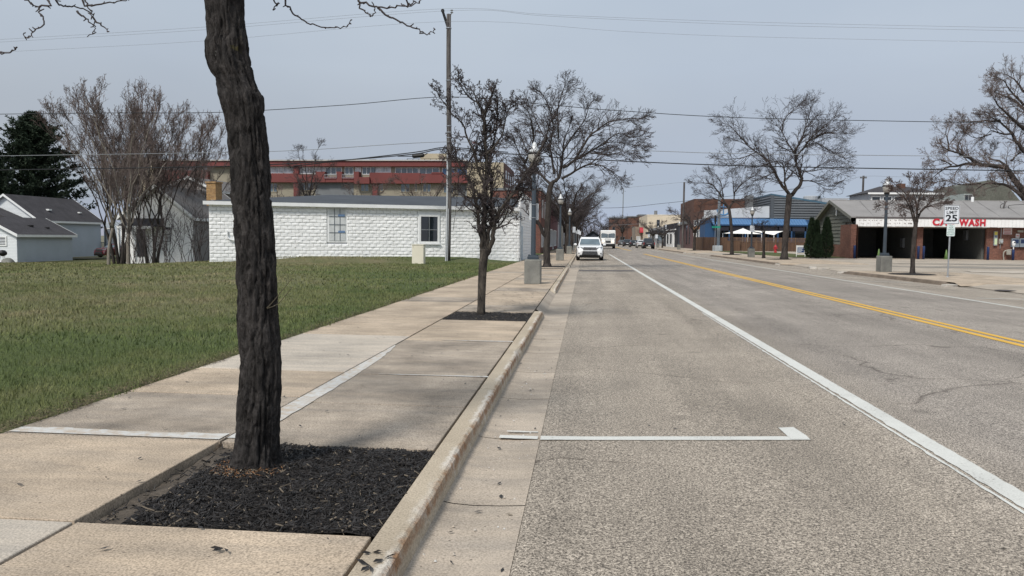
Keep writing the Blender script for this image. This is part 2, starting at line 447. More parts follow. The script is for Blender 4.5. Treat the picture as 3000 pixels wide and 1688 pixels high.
M_BLACK = mat('black_plastic', (.012, .012, .013), .5, .1, 2, .05)
M_RUBBER = mat('tyre_rubber', (.016, .016, .017), .85, .2, 8, .1)
M_STEEL = mat('galvanised_steel', (.36, .38, .40), .4, .15, 6, .08, metal=.6)
M_WPAINT = mat('white_trim_paint', (.78, .79, .79), .55, .05, 2, .04)
M_WBLOCK = mat('white_painted_block', (.86, .865, .86), .6, .05, 1.2, .05, 30, .25, 40, .01)
M_ROOFD = mat('dark_roll_roofing', (.058, .066, .078), .85, .14, .8, .10, 20)
M_SHINGLE = mat('charcoal_shingle', (.050, .047, .052), .9, .2, 1.2, .3, 14, .5, 12, .02)
M_SIDING = mat('white_vinyl_siding', (.70, .73, .75), .55, .05, .6, .04)
M_SIDINGB = mat('bluegrey_and_shaded_siding', (.42, .47, .53), .6, .06, .6, .04)  # white siding with shade painted in for side walls; own blue-grey on the wings
M_GLASSD = glass('dark_glass', (.012, .018, .024))
M_GLASSM = glass('grey_glass', (.10, .135, .16), .1)
M_GLASSP = glass('pale_glass', (.50, .54, .56), .2, .6)
M_WIRE = mat('black_cable', (.012, .013, .016), .6, .1, 1, 0)
M_WIREG = mat('weathered_wire', (.22, .235, .25), .6, .1, 1, 0)
# ---------------------------------------------------------------- setting
rng = random.Random(7)
def sheet(name, x0, x1, y0, y1, zf, m, nx=2, ny=2, kind='structure', wob=0):
    mb = MB(); vs = []
    for j in range(ny):
        for i in range(nx):
            x = x0+(x1-x0)*i/(nx-1); y = y0+(y1-y0)*j/(ny-1)
            vs.append((x, y, zf(x, y) if callable(zf) else zf))
    mb.add(vs, [(j*nx+i, j*nx+i+1, (j+1)*nx+i+1, (j+1)*nx+i) for j in range(ny-1) for i in range(nx-1)])
    return tag(mb.build(name, m, smooth=True), kind=kind)

sheet('ground', -2500, 2500, -60, 4000, -1.6, M_GROUND)
def road_z(x):
    return .003+.0100*(x+.31) if x < 6.3 else .003+.0100*(12.9-x)
sheet('road', -.31, 13.2, -6, 300, lambda x, y: road_z(x), M_ASPHALT, 60, 2)
# gutter pan with joints
mb = MB()
y = -6.0
while y < 300:
    L = 1.46
    vs = []
    for yy in (y+.006, y+L-.006):
        for x, z in ((-.785, .012), (-.72, .001), (-.6, -.006), (-.45, -.002), (-.312, .006)):
            vs.append((x, yy, z))
    mb.add(vs, [(i, i+1, i+6, i+5) for i in range(4)]); y += L
tag(mb.build('gutter', M_GUTTER, smooth=True), kind='structure')
mb = MB(); mb.quad((-.8, -6, -.012), (-.3, -6, -.012), (-.3, 300, -.012), (-.8, 300, -.012)); tag(mb.build('gutter_joint_base', M_SOIL), kind='structure')

# left pavement: slabs with gaps; pits left open
JW = [-6+.0, -4.0, -2.5, -1.0, .46, 1.93, 3.40, 4.88, 6.35, 7.60, 9.10, 10.55, 11.98]
while JW[-1] < 128: JW.append(JW[-1]+1.46)
JF = [-6.0, -4.0, -2.5, -1.0, .46, 1.93, 3.40, 4.86, 6.15, 7.50, 8.85, 10.15, 11.55, 12.80, 14.36]
while JF[-1] < 128: JF.append(JF[-1]+1.46)
PITS = [(3.40, 4.86), (12.80, 14.36)]
mb = MB()
def slab(x0, x1, y0, y1, mi, zt=.13):
    mb.mi = mi; g = .008; c = .004; t = rng.uniform(-.002, .002)
    z = zt+t
    def zz(x): return z-.006*(x+4)/3
    a = [(x0+g, y0+g, 0), (x1-g, y0+g, 0), (x1-g, y1-g, 0), (x0+g, y1-g, 0)]
    lo = [(p[0], p[1], -.05) for p in a]; mid = [(p[0], p[1], zz(p[0])-c) for p in a]
    top = [(x0+g+c, y0+g+c, zz(x0)), (x1-g-c, y0+g+c, zz(x1)), (x1-g-c, y1-g-c, zz(x1)), (x0+g+c, y1-g-c, zz(x0))]
    mb.add(lo+mid+top, [(i, (i+1) % 4, 4+(i+1) % 4, 4+i) for i in range(4)]+[(4+i, 4+(i+1) % 4, 8+(i+1) % 4, 8+i) for i in range(4)]+[(8, 9, 10, 11)])
for i in range(len(JW)-1):
    mi = 2 if 7.5 < JW[i] < 10 else (3 if JW[i+1] < 3.5 and JW[i] > 1 else (0 if rng.random() < .8 else 1))
    slab(-4.0, -2.42, JW[i], JW[i+1], mi)
for i in range(len(JF)-1):
    if any(abs(JF[i]-p[0]) < .1 for p in PITS): continue
    mi = 1 if 4.8 < JF[i] < 7.6 else (0 if rng.random() < .8 else 1)
    slab(-2.41, -.955, JF[i], JF[i+1], mi)
tag(mb.build('sidewalk', [M_WALK, M_WALK2, M_PALE, M_PALE]), kind='structure')
mb = MB(); mb.quad((-4.02, -6, .035), (-.9, -6, .035), (-.9, 128, .035), (-4.02, 128, .035)); tag(mb.build('sidewalk_bed', M_SOIL), kind='structure')
sheet('far_sidewalk', -4.6, -.925, 128, 300, .128, M_WALK, 2, 8)
# pale grout strips worn into the joints (each a thin patch with a ragged edge)
def strip(name, pts_a, pts_b, m, z):
    mb = MB(); n = len(pts_a); f = z if callable(z) else (lambda x, y: z)
    mb.add([(p[0], p[1], f(*p)) for p in pts_a]+[(p[0], p[1], f(*p)) for p in pts_b], [(i, i+1, n+i+1, n+i) for i in range(n-1)])
    a, b, c = (Vector(mb.v[k]) for k in (0, 1, n))
    if (b-a).cross(c-a).z < 0: mb.f = [tuple(reversed(q)) for q in mb.f]
    return tag(mb.build(name, m, fix=False), kind='structure')
sz = lambda x, y: .1352-.006*(x+4)/3
A, B = [], []
for k in range(50):
    yy = 4.95+k*(9.6-4.95)/49; t = k/49
    A.append((-2.405, yy)); B.append((-2.405+.165*(1-t**3)**.7+.02*mnoise.noise((yy*5, 1, 0)) if k < 49 else -2.40, yy))
strip('concrete_patch', A, B, M_PATCH, sz)
A, B = [], []
for k in range(40):
    x = -3.97+k*1.53/39
    A.append((x, 4.905)); B.append((x, 5.02+.05*mnoise.noise((x*4, 3, 0))+.03*abs(math.sin(x*3))))
strip('concrete_patch', A, B, M_PATCH, sz)
for yj, x0, x1, w in ((7.505, -2.05, -.94, .05), (10.155, -1.9, -.94, .07)):
    A, B = [], []
    for k in range(30):
        x = x0+(x1-x0)*k/29
        A.append((x, yj)); B.append((x, yj+.012+w*(k/29)**.7+.008*mnoise.noise((x*7, yj, 0))))
    strip('concrete_patch', A, B, M_PATCH, sz)

# kerb: worn nose, joints, broken ends
def kerb(name, x, y0, y1, face=1, m=None, step=.09, top=.13, ends=(0, 0)):
    """face=+1: the road lies on the +x side of the kerb"""
    mb = MB(); n = max(2, int((y1-y0)/step)); secs = []
    for i in range(n+1):
        yy = y0+(y1-y0)*i/n
        e = .975+.025*min(1, min(yy-y0, y1-yy)/.05)
        if ends[0]: e = min(e, .25+.75*smooth01((yy-y0)/.55))
        if ends[1]: e = min(e, .25+.75*smooth01((y1-yy)/.55))
        a = mnoise.noise((yy*2.2, x, 0))*.010+mnoise.noise((yy*9, x, 3))*.006
        big = max(0, mnoise.noise((yy*.9, x, 9))-.32)*.09
        h = (top+.004)*e
        prof = [(-.135, -.04), (-.135, h*.99), (-.05, h), (-.010-big+a*.7, h-.002), (.008-big*.8+a*.7, h-.015-big*.2), (.016+a*.5, h*.55), (.022, .01), (.022, -.04)]
        secs.append([(x+face*px, yy, pz) for px, pz in prof])
    if face < 0: secs = [list(reversed(s)) for s in secs]
    mb.loft(secs)
    return tag(mb.build(name, m or M_KERB, smooth=False), kind='structure')
kerb('kerb', -.80, -6, 2.62); kerb('kerb', -.80, 2.632, 6.9); kerb('kerb', -.80, 6.912, 15.1, ends=(0, 1))
kerb('kerb', -.80, 20.9, 38.3, ends=(1, 1)); kerb('kerb', -.80, 40.6, 43.4, ends=(1, 1)); kerb('kerb', -.80, 44.6, 82, step=.2, ends=(1, 1)); kerb('kerb', -.80, 92, 128, step=.5)
mb = MB()   # dropped kerbs of the driveways, flush with the gutter
for y0, y1 in ((15.1, 20.9), (38.3, 40.6), (43.4, 44.6), (82, 92)):
    mb.quad((-.94, y0, .122), (-.78, y0, .014), (-.78, y1, .014), (-.94, y1, .122))
tag(mb.build('dropped_kerb', M_GUTTER), kind='structure')

# planting pits: mulch
def pit(y0, y1, seed, nchip, soil_band):
    mb = MB(); nx, ny = 40, 40; vs = []
    x0, x1 = -2.40, -.94
    for j in range(ny+1):
        for i in range(nx+1):
            x = x0+(x1-x0)*i/nx; yy = y0+(y1-y0)*j/ny
            vs.append((x, yy, mulch_z(x, yy, y0, seed)))
    mb.add(vs, [(j*(nx+1)+i, j*(nx+1)+i+1, (j+1)*(nx+1)+i+1, (j+1)*(nx+1)+i) for j in range(ny) for i in range(nx)])
    mb.m = [1 if soil_band and (vs[f[0]][0] < -2.27+.12*mnoise.noise((vs[f[0]][1]*5, 0, 0))) else 0 for f in mb.f]
    tag(mb.build('mulch_bed', [M_MULCH, M_SOIL], smooth=True), kind='structure')
    r = random.Random(seed); mb = MB()
    for k in range(nchip):
        x = r.uniform(x0+.01, x1-.01); yy = r.uniform(y0+.01, y1-.01)
        if soil_band and x < -2.2+.10*mnoise.noise((yy*5, 0, 0)) and r.random() < .93: continue
        L = r.uniform(.010, .040)*r.choice((1, 1, 1.6)); w = r.uniform(.003, .008); a = r.uniform(0, math.pi); tl = r.uniform(-.55, .55)
        if r.random() < .4: L *= 1.5; w *= .5
        z = mulch_z(x, yy, y0, seed)+r.uniform(.002, .018)
        c, s = math.cos(a), math.sin(a)
        mb.mi = 0 if r.random() < .955 else 1
        d = Vector((c*math.cos(tl), s*math.cos(tl), math.sin(tl)))*L/2; q = Vector((-s, c, r.uniform(-.4, .4)))*w/2; u = Vector((0, 0, .0025))
        p = Vector((x, yy, z))
        v8 = [p-d-q, p+d-q*.6, p+d*.9+q*.7, p-d*.92+q]
        mb.add([tuple(t-u) for t in v8]+[tuple(t+u) for t in v8], [(4, 5, 6, 7), (0, 1, 5, 4), (1, 2, 6, 5), (2, 3, 7, 6), (3, 0, 4, 7)])
    tag(mb.build('mulch_chips', [M_CHIP, M_CHIP2], fix=False), 'black shredded bark mulch', None, kind='stuff')
def mulch_z(x, yy, y0, seed):
    e = min(x+2.40, -.94-x, yy-y0, y0+1.46-yy)
    z = .112+.018*smooth01(e/.25)+.018*mnoise.noise((x*6, yy*6, seed))+.008*mnoise.noise((x*20, yy*20, seed))
    if y0 < 5: z += .05*math.exp(-((x+1.92)**2+(yy-4.28)**2)/.05)-.028*smooth01((-2.12-x)/.12)
    return z
pit(3.41, 4.85, 3, 12000, True)
pit(12.82, 14.33, 5, 900, False)
mb = MB()
for (a, b, c, d) in ((-2.3, -.98, 38.3, 39.9), (-2.3, -1.0, 36.0, 36.35), (-2.3, -1.0, 76.3, 77.8), (-2.3, -1.0, 93, 94.5)):
    mb.span(a, b, c, d, .1, .142)
tag(mb.build('mulch_bed', M_MULCH), kind='structure')
# loose leaves, chips and grit lying about
mb = MB(); r = random.Random(21)
for k in range(420):
    zone = r.random()
    if zone < .45: x, yy = r.uniform(-2.4, -.95), r.uniform(14.4, 21)
    elif zone < .7: x, yy = r.uniform(-3.9, -.95), r.uniform(2, 13)
    elif zone < .85: x, yy = r.uniform(-.76, -.3), r.uniform(2.5, 14)
    else: x, yy = r.uniform(0, 9), r.uniform(3, 26)
    z = .137 if x < -.9 else (.006 if x < -.3 else road_z(x)+.004)
    L = r.uniform(.008, .026)*(1 if zone > .45 else 1.6); a = r.uniform(0, 3.14); w = L*r.uniform(.25, .6)
    c, s = math.cos(a), math.sin(a); mb.mi = r.choice((0, 0, 0, 1))
    mb.add([(x-c*L, yy-s*L, z), (x+s*w, yy-c*w, z+.003), (x+c*L, yy+s*L, z+.006), (x-s*w, yy+c*w, z+.002)], [(0, 1, 2, 3)])
for (x, yy, s) in ((-.87, 3.05, .05), (-.83, 3.12, .04), (-.9, 3.18, .03), (-.6, 3.2, .035), (-1.55, 3.15, .04)):
    for k in range(3):
        a = r.uniform(0, 6.28); c, sn = math.cos(a), math.sin(a); z = .139 if x < -.7 else .008
        mb.mi = 0; mb.add([(x, yy, z), (x+c*s, yy+sn*s, z+.012), (x+c*s*1.6-sn*.01, yy+sn*s*1.6, z+.006), (x+c*s*.7-sn*.016, yy+sn*s*.7+c*.016, z+.002)], [(0, 1, 2, 3)])
tag(mb.build('leaf_litter', [M_CHIP, M_CHIP2], fix=False), 'scattered dead leaf and bark bits', None, kind='stuff')
mb = MB()
for k in range(150):
    x, yy = (r.uniform(-.75, -.55), r.uniform(2.4, 3.05)) if r.random() < .7 else (r.uniform(-.76, -.35), r.uniform(3, 9))
    s = r.uniform(.003, .009); mb.add([(x-s, yy-s, .003), (x+s, yy-s*.7, .003), (x+s*.8, yy+s, .003), (x-s*.7, yy+s, .003), (x, yy, .003+s*1.2)], [(0, 1, 4), (1, 2, 4), (2, 3, 4), (3, 0, 4)])
tag(mb.build('gutter_gravel', M_PATCH, fix=False), 'loose grit in the gutter', None, kind='stuff')

# painted markings, sheets 5 mm above the asphalt
def line(name, x, w, y0, y1, m, ragged=0., seed=0, up=.005):
    n = max(2, int((y1-y0)/.06)) if ragged else max(2, int((y1-y0)/4)); A, B = [], []
    for i in range(n+1):
        yy = y0+(y1-y0)*i/n
        ra = ragged*(mnoise.noise((yy*7, seed, 0))+.6*mnoise.noise((yy*25, seed, 4))); rb = ragged*.5*mnoise.noise((yy*9, seed, 2))
        A.append((x-w/2+ra, yy)); B.append((x+w/2+rb, yy))
    return strip(name, A, B, m, lambda a, b: road_z(a)+up)
line('lane_marking', 2.53, .15, -3, 30, M_WHITE_LINE, .018, 1)
line('lane_marking', 2.53, .15, 30.0, 82.4, M_WHITE_LINE)
line('lane_marking', 2.415, .025, 3.0, 16, M_WHITE_LINE, .016, 5)
line('lane_marking', 2.53, .15, 104, 296, M_WHITE_LINE)
for x in (6.17, 6.39):
    line('centre_line', x, .13, -3, 82.8, M_YELLOW_LINE, .004, x); line('centre_line', x, .13, 107, 290, M_YELLOW_LINE)
line('lane_marking', 10.03, .12, 10, 86, M_WHITE_LINE); line('lane_marking', 10.03, .12, 100, 296, M_WHITE_LINE)
# parking stall T
def cross(name, x0, x1, y, w, m, hook=None, skew=0.):
    A, B = [], []
    for k in range(41):
        x = x0+(x1-x0)*k/40; rg = .006*mnoise.noise((x*9, y, 0))
        sk = skew*(x+.31); A.append((x, y-w/2+rg+sk)); B.append((x, y+w/2-rg+sk))
    zf = lambda a, b: max(road_z(a), .007)+.005
    strip(name, A, B, m, zf)
    if hook: strip(name, [tuple(gnd(u, v_, .02)[:2]) for u, v_ in ((2373, 1291), (2364, 1281), (2324, 1254.5))], [tuple(gnd(u, v_, .02)[:2]) for u, v_ in ((2318, 1290), (2306, 1280), (2280, 1256))], m, lambda a, b: zf(a, b)+.002)
cross('stall_marking', -.31, 1.70, 5.69, .105, M_WHITE_LINE, 1.63, .097)
cross('stall_marking', -.62, -.33, 5.69, .085, M_WHITE_LINE); cross('stall_marking', -.58, -.34, 5.86, .03, M_WHITE_LINE)
cross('stall_marking', -.3, 2.0, 35.0, .10, M_WHITE_LINE); cross('stall_marking', .2, 1.0, 50.8, .10, M_WHITE_LINE)
cross('stall_marking', 10.6, 12.9, 21.9, .10, M_WHITE_LINE); cross('stall_marking', 10.2, 12.4, 30.4, .10, M_WHITE_LINE)

M_TAR = mat('dark_asphalt_patch', (.115, .105, .098), .85, .25, 1.5, .3, 50, .3, 60)
strip('road_patch', [(-.28, 36.6), (1, 36.5), (2.4, 36.7)], [(-.28, 38.6), (1, 38.3), (2.4, 38.5)], M_TAR, lambda a, b: road_z(a)+.003)
# right side: forecourt concrete, raised kerbed islands
def lot_z(x, y): return .004+.105*smooth01((x-13.0)/1.1)+.0006*max(0, x-16)
sheet('forecourt', 13.2, 110, -6, 112, lot_z, M_LOT, 140, 2)
sheet('far_lot', 13.2, 110, 112, 300, lambda x, y: lot_z(x, y)-.003, M_LOT, 60, 2)
def island(y0, y1, x0, x1, skew=0):
    mb = MB(); n = int((y1-y0)/1.5)+1
    vs = []
    for i in range(n+1):
        yy = y0+(y1-y0)*i/n
        vs += [(x0+.10+skew*(y1-yy)/(y1-y0), yy, .136), (x1, yy, .150)]
    mb.add(vs, [(2*i, 2*i+1, 2*i+3, 2*i+2) for i in range(n)])
    mb.quad((x0+.1+skew, y0, .136), (x1, y0, .150), (x1, y0-.35, .09), (x0+.15+skew, y0-.35, .03))
    tag(mb.build('pavement', M_WALK), kind='structure')
    mk = MB(); n = int((y1-y0)/.35); secs = []
    for i in range(n+1):
        yy = y0+(y1-y0)*i/n; e = smooth01(min(yy-y0, y1-yy)/.7); a = .012*mnoise.noise((yy*3, 4, 0)); xx = x0+skew*(y1-yy)/(y1-y0)
        h = .02+.12*e
        secs.append([(xx+.14, yy, -.03), (xx+.14, yy, h), (xx+.05, yy, h), (xx+.015+a, yy, h-.02), (xx-.02+a, yy, .01), (xx-.02, yy, -.03)])
    mk.loft(secs)
    tag(mk.build('kerb', M_RKERB), kind='structure')
M_RKERB = concrete('dark_kerb_concrete', (.23, .185, .145), .35, .2, 1.6)  # dark brown tone over the whole right kerb
M_CHUNK = concrete('broken_pale_concrete', (.58, .54, .48), .2, .15, 4)
island(28.2, 38.4, 12.35, 17.2, .45); island(51.0, 78.2, 12.4, 18.0); island(94.5, 128, 12.0, 17.6)
mb = MB()
for (x, yy, L, h, a) in ((12.75, 28.1, .9, .09, .5), (12.55, 51.0, .8, .11, .3), (12.75, 44.6, 1.9, .12, 1.35), (13.1, 43.8, .8, .09, .2), (12.0, 94.4, 1.6, .12, 1.4), (12.6, 93.6, .9, .1, .3), (12.4, 38.6, .35, .1, 1)):
    ca, sa = math.cos(a), math.sin(a)
    pts = [(-L/2, -.16), (-L*.2, -.2), (L*.3, -.15), (L/2, .02), (L*.3, .17), (-L*.35, .15)]
    mb.prism([(x+px*ca-py*sa, yy+px*sa+py*ca, -.01) for px, py in pts], (.02, 0, h))
tag(mb.build('broken_kerb_end', M_CHUNK), kind='structure')
mb = MB()
for (x, yy) in ((14.2, 34.9), (14.9, 61.0), (15.0, 80.5), (15.4, 111)):
    mb.lathe([(1.0, 0), (.9, .03), (.3, .06)], 14, (x, yy, .135))
tag(mb.build('mulch_bed', M_MULCH, smooth=True), kind='structure')
mb = MB(); mb.prism([(17.9, 70.5, .145), (23.4, 70.9, .145), (23.4, 100, .16), (17.9, 108, .16)], (0, 0, .02)); tag(mb.build('grass_verge', M_LAWN), kind='structure')
# worn pale concrete in the forecourt, old asphalt patches
def blot(name, cx, cy, rx, ry, m, z, seed):
    n = 48; pts = []
    for k in range(n):
        a = 2*math.pi*k/n; q = 1+.25*mnoise.noise((math.cos(a)*1.5, math.sin(a)*1.5, seed))
        pts.append((cx+rx*q*math.cos(a), cy+ry*q*math.sin(a), 0))
    mb = MB(); mb.poly([(x, y, lot_z(x, y)+z) for x, y, _ in pts]); tag(mb.build(name, m), kind='structure')
M_OLDASPH = mat('old_lot_asphalt', (.25, .225, .195), .9, .25, .6, .3, 30)
blot('asphalt_patch', 27, 47, 9, 2.0, M_OLDASPH, .012, 1); blot('asphalt_patch', 33, 54, 12, 1.2, M_OLDASPH, .012, 2)
blot('concrete_patch', 27, 39.8, 8.5, 2.4, M_PALE, .016, 3)
mb = MB(); mb.lathe([(.34, 0), (.34, .012), (.30, .016)], 24, (13.3, 25.6, .03)); tag(mb.build('manhole_cover', mat('cast_iron', (.06, .05, .045), .6, .2, 6)), 'dark round iron manhole cover beside the forecourt', 'manhole cover')

# lawn
def lawn_mesh():
    mb = MB(); xs = [-4.02, -4.3, -5, -6, -7.5, -9]+list(np.arange(-11, -112, -2.5)); ys = list(np.arange(-4, 30, 2))+list(np.arange(30, 140, 2.5))
    vs = []
    for j, yy in enumerate(ys):
        for i, x in enumerate(xs):
            z = lawn_z(x, yy)+.02*mnoise.noise((x*.5, yy*.5, 0))*(1 if i else 0)-(.015 if i == 0 else 0)
            # low bank of turf heaped against the block wall
            if -19 < x < -4.4:
                d = yy-(40.6+(x+20.6)*.459); z += .26*smooth01((d+3.2)/1.6)*smooth01((x+19)/2.5)*smooth01((-4.6-x)/3)
            vs.append((x, yy, z))
    n = len(xs)
    mb.add(vs, [(j*n+i, j*n+i+1, (j+1)*n+i+1, (j+1)*n+i) for j in range(len(ys)-1) for i in range(n-1)])
    return tag(mb.build('lawn', M_LAWN, smooth=True), kind='structure')
lawn_mesh()
def turf():
    rs = np.random.RandomState(4)
    out = []
    for (y0, y1, xa, xb, n, h, w) in ((1.5, 9, -4.0, -10.5, 44000, .055, .0045), (9, 20, -3.98, -18, 42000, .065, .009), (20, 44, -3.98, -34, 36000, .075, .022), (44, 66, -19, -52, 9000, .11, .04)):
        y = rs.uniform(y0, y1, n); x = xa+.05*np.sin(y*2.3)+.03*np.sin(y*7.1+1)+(xb-xa)*rs.uniform(0, 1, n)**1.1
        keep = np.abs(x)/np.maximum(y, .1) < 1.0+.12
        keep &= ~((x > -21) & (y > 40.2+(x+20.6)*.459))
        x, y = x[keep], y[keep]; k = len(x)
        z = np.array([lawn_z(a, b) for a, b in zip(x, y)])
        bank = np.clip((y-(40.6+(x+20.6)*.459)+3.2)/1.6, 0, 1); bank = bank*bank*(3-2*bank)*np.clip((x+19)/2.5, 0, 1)*np.clip((-4.6-x)/3, 0, 1)
        z = z+.26*bank
        a = rs.uniform(0, 2*math.pi, k); L = h*rs.uniform(.5, 1.35, k); lean = rs.uniform(.2, 1.1, k); b = rs.uniform(0, 2*math.pi, k)
        ww = w*rs.uniform(.6, 1.3, k)
        v = np.zeros((k, 3, 3))
        v[:, 0, 0] = x-np.cos(a)*ww; v[:, 0, 1] = y-np.sin(a)*ww; v[:, 0, 2] = z-.01
        v[:, 1, 0] = x+np.cos(a)*ww; v[:, 1, 1] = y+np.sin(a)*ww; v[:, 1, 2] = z-.01
        v[:, 2, 0] = x+np.cos(b)*L*lean*.8; v[:, 2, 1] = y+np.sin(b)*L*lean*.8; v[:, 2, 2] = z+L/np.sqrt(1+lean**2)
        out.append(v.reshape(-1, 3))
    V = np.concatenate(out); n = len(V)//3
    me = bpy.data.meshes.new('grass'); me.vertices.add(len(V)); me.vertices.foreach_set('co', V.ravel())
    me.loops.add(3*n); me.loops.foreach_set('vertex_index', np.arange(3*n)); me.polygons.add(n)
    me.polygons.foreach_set('loop_start', np.arange(0, 3*n, 3)); me.polygons.foreach_set('loop_total', np.full(n, 3)); me.update()
    me.materials.append(M_BLADE)
    o = bpy.data.objects.new('grass', me); scene.collection.objects.link(o)
    tag(o, 'short spring grass with dormant tan patches', None, kind='stuff')
turf()
mb = MB(); r = random.Random(9)       # matted thatch along the pavement edge
for k in range(12000):
    yy = 2+r.random()**1.6*30; x = -4.0-abs(r.gauss(0, .13))+.03+.07*mnoise.noise((yy*1.7, 0, 5))+.03*mnoise.noise((yy*6, 0, 5))
    L = r.uniform(.02, .06); a = r.uniform(0, 6.28); z = .135+r.uniform(0, .012)
    c, s = math.cos(a)*L, math.sin(a)*L; mb.mi = 0 if r.random() < .72 else 1
    mb.add([(x-c-s*.06, yy-s+c*.06, z), (x-c+s*.06, yy-s-c*.06, z), (x+c, yy+s, z+r.uniform(0, .02))], [(0, 1, 2)])
tag(mb.build('dead_grass', [mat('brown_thatch', (.075, .055, .036), .9, .4, 9), mat('straw_thatch', (.26, .21, .12), .9, .3, 9)], fix=False), 'matted dead thatch along the walk edge', None, kind='stuff')
# ---------------------------------------------------------------- trees
def unit(v):
    L = math.sqrt(v[0]**2+v[1]**2+v[2]**2) or 1; return (v[0]/L, v[1]/L, v[2]/L)
def perp_dir(d, ang, r):
    """direction at angle ang from d, random azimuth"""
    a = r.uniform(0, 2*math.pi)
    ref = (0, 0, 1) if abs(d[2]) < .85 else (1, 0, 0)
    bx = d[1]*ref[2]-d[2]*ref[1]; by = d[2]*ref[0]-d[0]*ref[2]; bz = d[0]*ref[1]-d[1]*ref[0]
    b = unit((bx, by, bz)); c = (d[1]*b[2]-d[2]*b[1], d[2]*b[0]-d[0]*b[2], d[0]*b[1]-d[1]*b[0])
    s = math.sin(ang); k = math.cos(ang); ca, sa = math.cos(a)*s, math.sin(a)*s
    return (d[0]*k+b[0]*ca+c[0]*sa, d[1]*k+b[1]*ca+c[1]*sa, d[2]*k+b[2]*ca+c[2]*sa)
def grow(mb, r, p, d, L, rad, lvl, S):
    ns = S['seg'][lvl]; step = L/ns; pts = [p]; dirs = [d]
    wob = S['wob'][lvl]; up = S['up'][lvl]; fl = S.get('flat', 0)
    for i in range(ns):
        d = unit((d[0]+r.gauss(0, wob), d[1]+r.gauss(0, wob), (d[2]+r.gauss(0, wob)+up)*(1-fl)))
        p = (p[0]+d[0]*step, p[1]+d[1]*step, p[2]+d[2]*step); pts.append(p); dirs.append(d)
    tip = max(S['tip'], rad*.35)
    mb.tube(pts, [rad+(tip-rad)*i/ns for i in range(ns+1)], 5 if rad > .02 else (4 if rad > .011 else 3), cap=False)
    if lvl+1 < len(S['seg']):
        k = S['n'][lvl+1]; k = int(k)+(r.random() < k % 1)
        for j in range(k):
            t = S['t0']+(1-S['t0'])*(j+r.random())/k; i = min(ns-1, int(t*ns)); f = t*ns-i
            q = tuple(pts[i][a]*(1-f)+pts[i+1][a]*f for a in range(3))
            cd = perp_dir(dirs[i+1], S['ang'][lvl+1]*r.uniform(.7, 1.3), r)
            grow(mb, r, q, cd, L*S['lr'][lvl+1]*r.uniform(.6, 1.25)*(1.15-.45*t), max(S['tip'], rad*S['rr'][lvl+1]*(1.1-.5*t)), lvl+1, S)
def from_limb(mb, r, pts, rads, S, dens, L0, t0=.15):
    """spawn branches along a given limb polyline"""
    tot = 0; segs = []
    for a, b in zip(pts, pts[1:]):
        l = math.dist(a, b); segs.append(l); tot += l
    k = max(2, int(tot*dens))
    for j in range(k):
        t = t0+(1-t0)*(j+r.random())/k; s = t*tot; i = 0
        while i < len(segs)-1 and s > segs[i]: s -= segs[i]; i += 1
        f = min(1, s/max(segs[i], 1e-6)); q = tuple(pts[i][a]*(1-f)+pts[i+1][a]*f for a in range(3))
        d = unit(tuple(pts[i+1][a]-pts[i][a] for a in range(3)))
        rad = rads[i]*(1-f)+rads[i+1]*f
        grow(mb, r, q, perp_dir(d, S['ang'][0]*r.uniform(.6, 1.3), r), L0*r.uniform(.6, 1.25)*(1.1-.35*t), min(rad*.6, S['r0']*r.uniform(.7, 1.2)), 0, S)
    d = unit(tuple(pts[-1][a]-pts[-2][a] for a in range(3)))
    for _ in range(3):
        grow(mb, r, pts[-1], perp_dir(d, .35*r.random(), r), L0*.6, min(rads[-1], S['r0']), 0, S)
def smooth_path(pts, n=3):
    """Catmull-Rom through 3-d points"""
    out = []
    for i in range(len(pts)-1):
        p0 = pts[max(i-1, 0)]; p1 = pts[i]; p2 = pts[i+1]; p3 = pts[min(i+2, len(pts)-1)]
        for k in range(n):
            t = k/n
            out.append(tuple(.5*(2*p1[a]+(p2[a]-p0[a])*t+(2*p0[a]-5*p1[a]+4*p2[a]-p3[a])*t*t+(3*p1[a]-p0[a]-3*p2[a]+p3[a])*t**3) for a in range(3)))
    out.append(tuple(pts[-1])); return out
def px(l, ox, oy, sc): return [(ox+x/sc, oy+y/sc) for x, y in l]
def limb3(uv, y0, dy, n=3, rr=None):
    """a limb traced on the photo, given its own distance: starts at depth y0, drifts by dy towards its tip"""
    k = len(uv); pts = [tuple(at(u, v, y0+dy*(i/(k-1))**1.2)) for i, (u, v) in enumerate(uv)]
    return smooth_path(pts, n)
def taper(n, a, b): return [a+(b-a)*(i/(n-1))**.8 for i in range(n)]

S_LOC = dict(seg=[7, 5, 4, 3], wob=[.10, .11, .12, .12], up=[.04, .03, .03, .02], n=[0, 5.5, 4.0, 2.0], ang=[.70, .66, .60, .6], lr=[1, .60, .56, .55], rr=[1, .55, .6, .65], t0=.2, tip=.0060, r0=.04, flat=.07)
S_PEAR = dict(seg=[6, 5, 3, 2], wob=[.22, .3, .35, .3], up=[.07, .06, .03, .03], n=[0, 5.5, 4.0, 1.5], ang=[.75, .9, .9, .9], lr=[1, .42, .42, .6], rr=[1, .6, .7, .8], t0=.12, tip=.0042, r0=.016)
S_FINE = dict(seg=[6, 5, 4, 3], wob=[.14, .15, .16, .18], up=[.03, .03, .03, .03], n=[0, 6.5, 5.2, 3.6], ang=[.7, .7, .7, .65], lr=[1, .5, .5, .6], rr=[1, .5, .55, .6], t0=.15, tip=.0085, r0=.06)

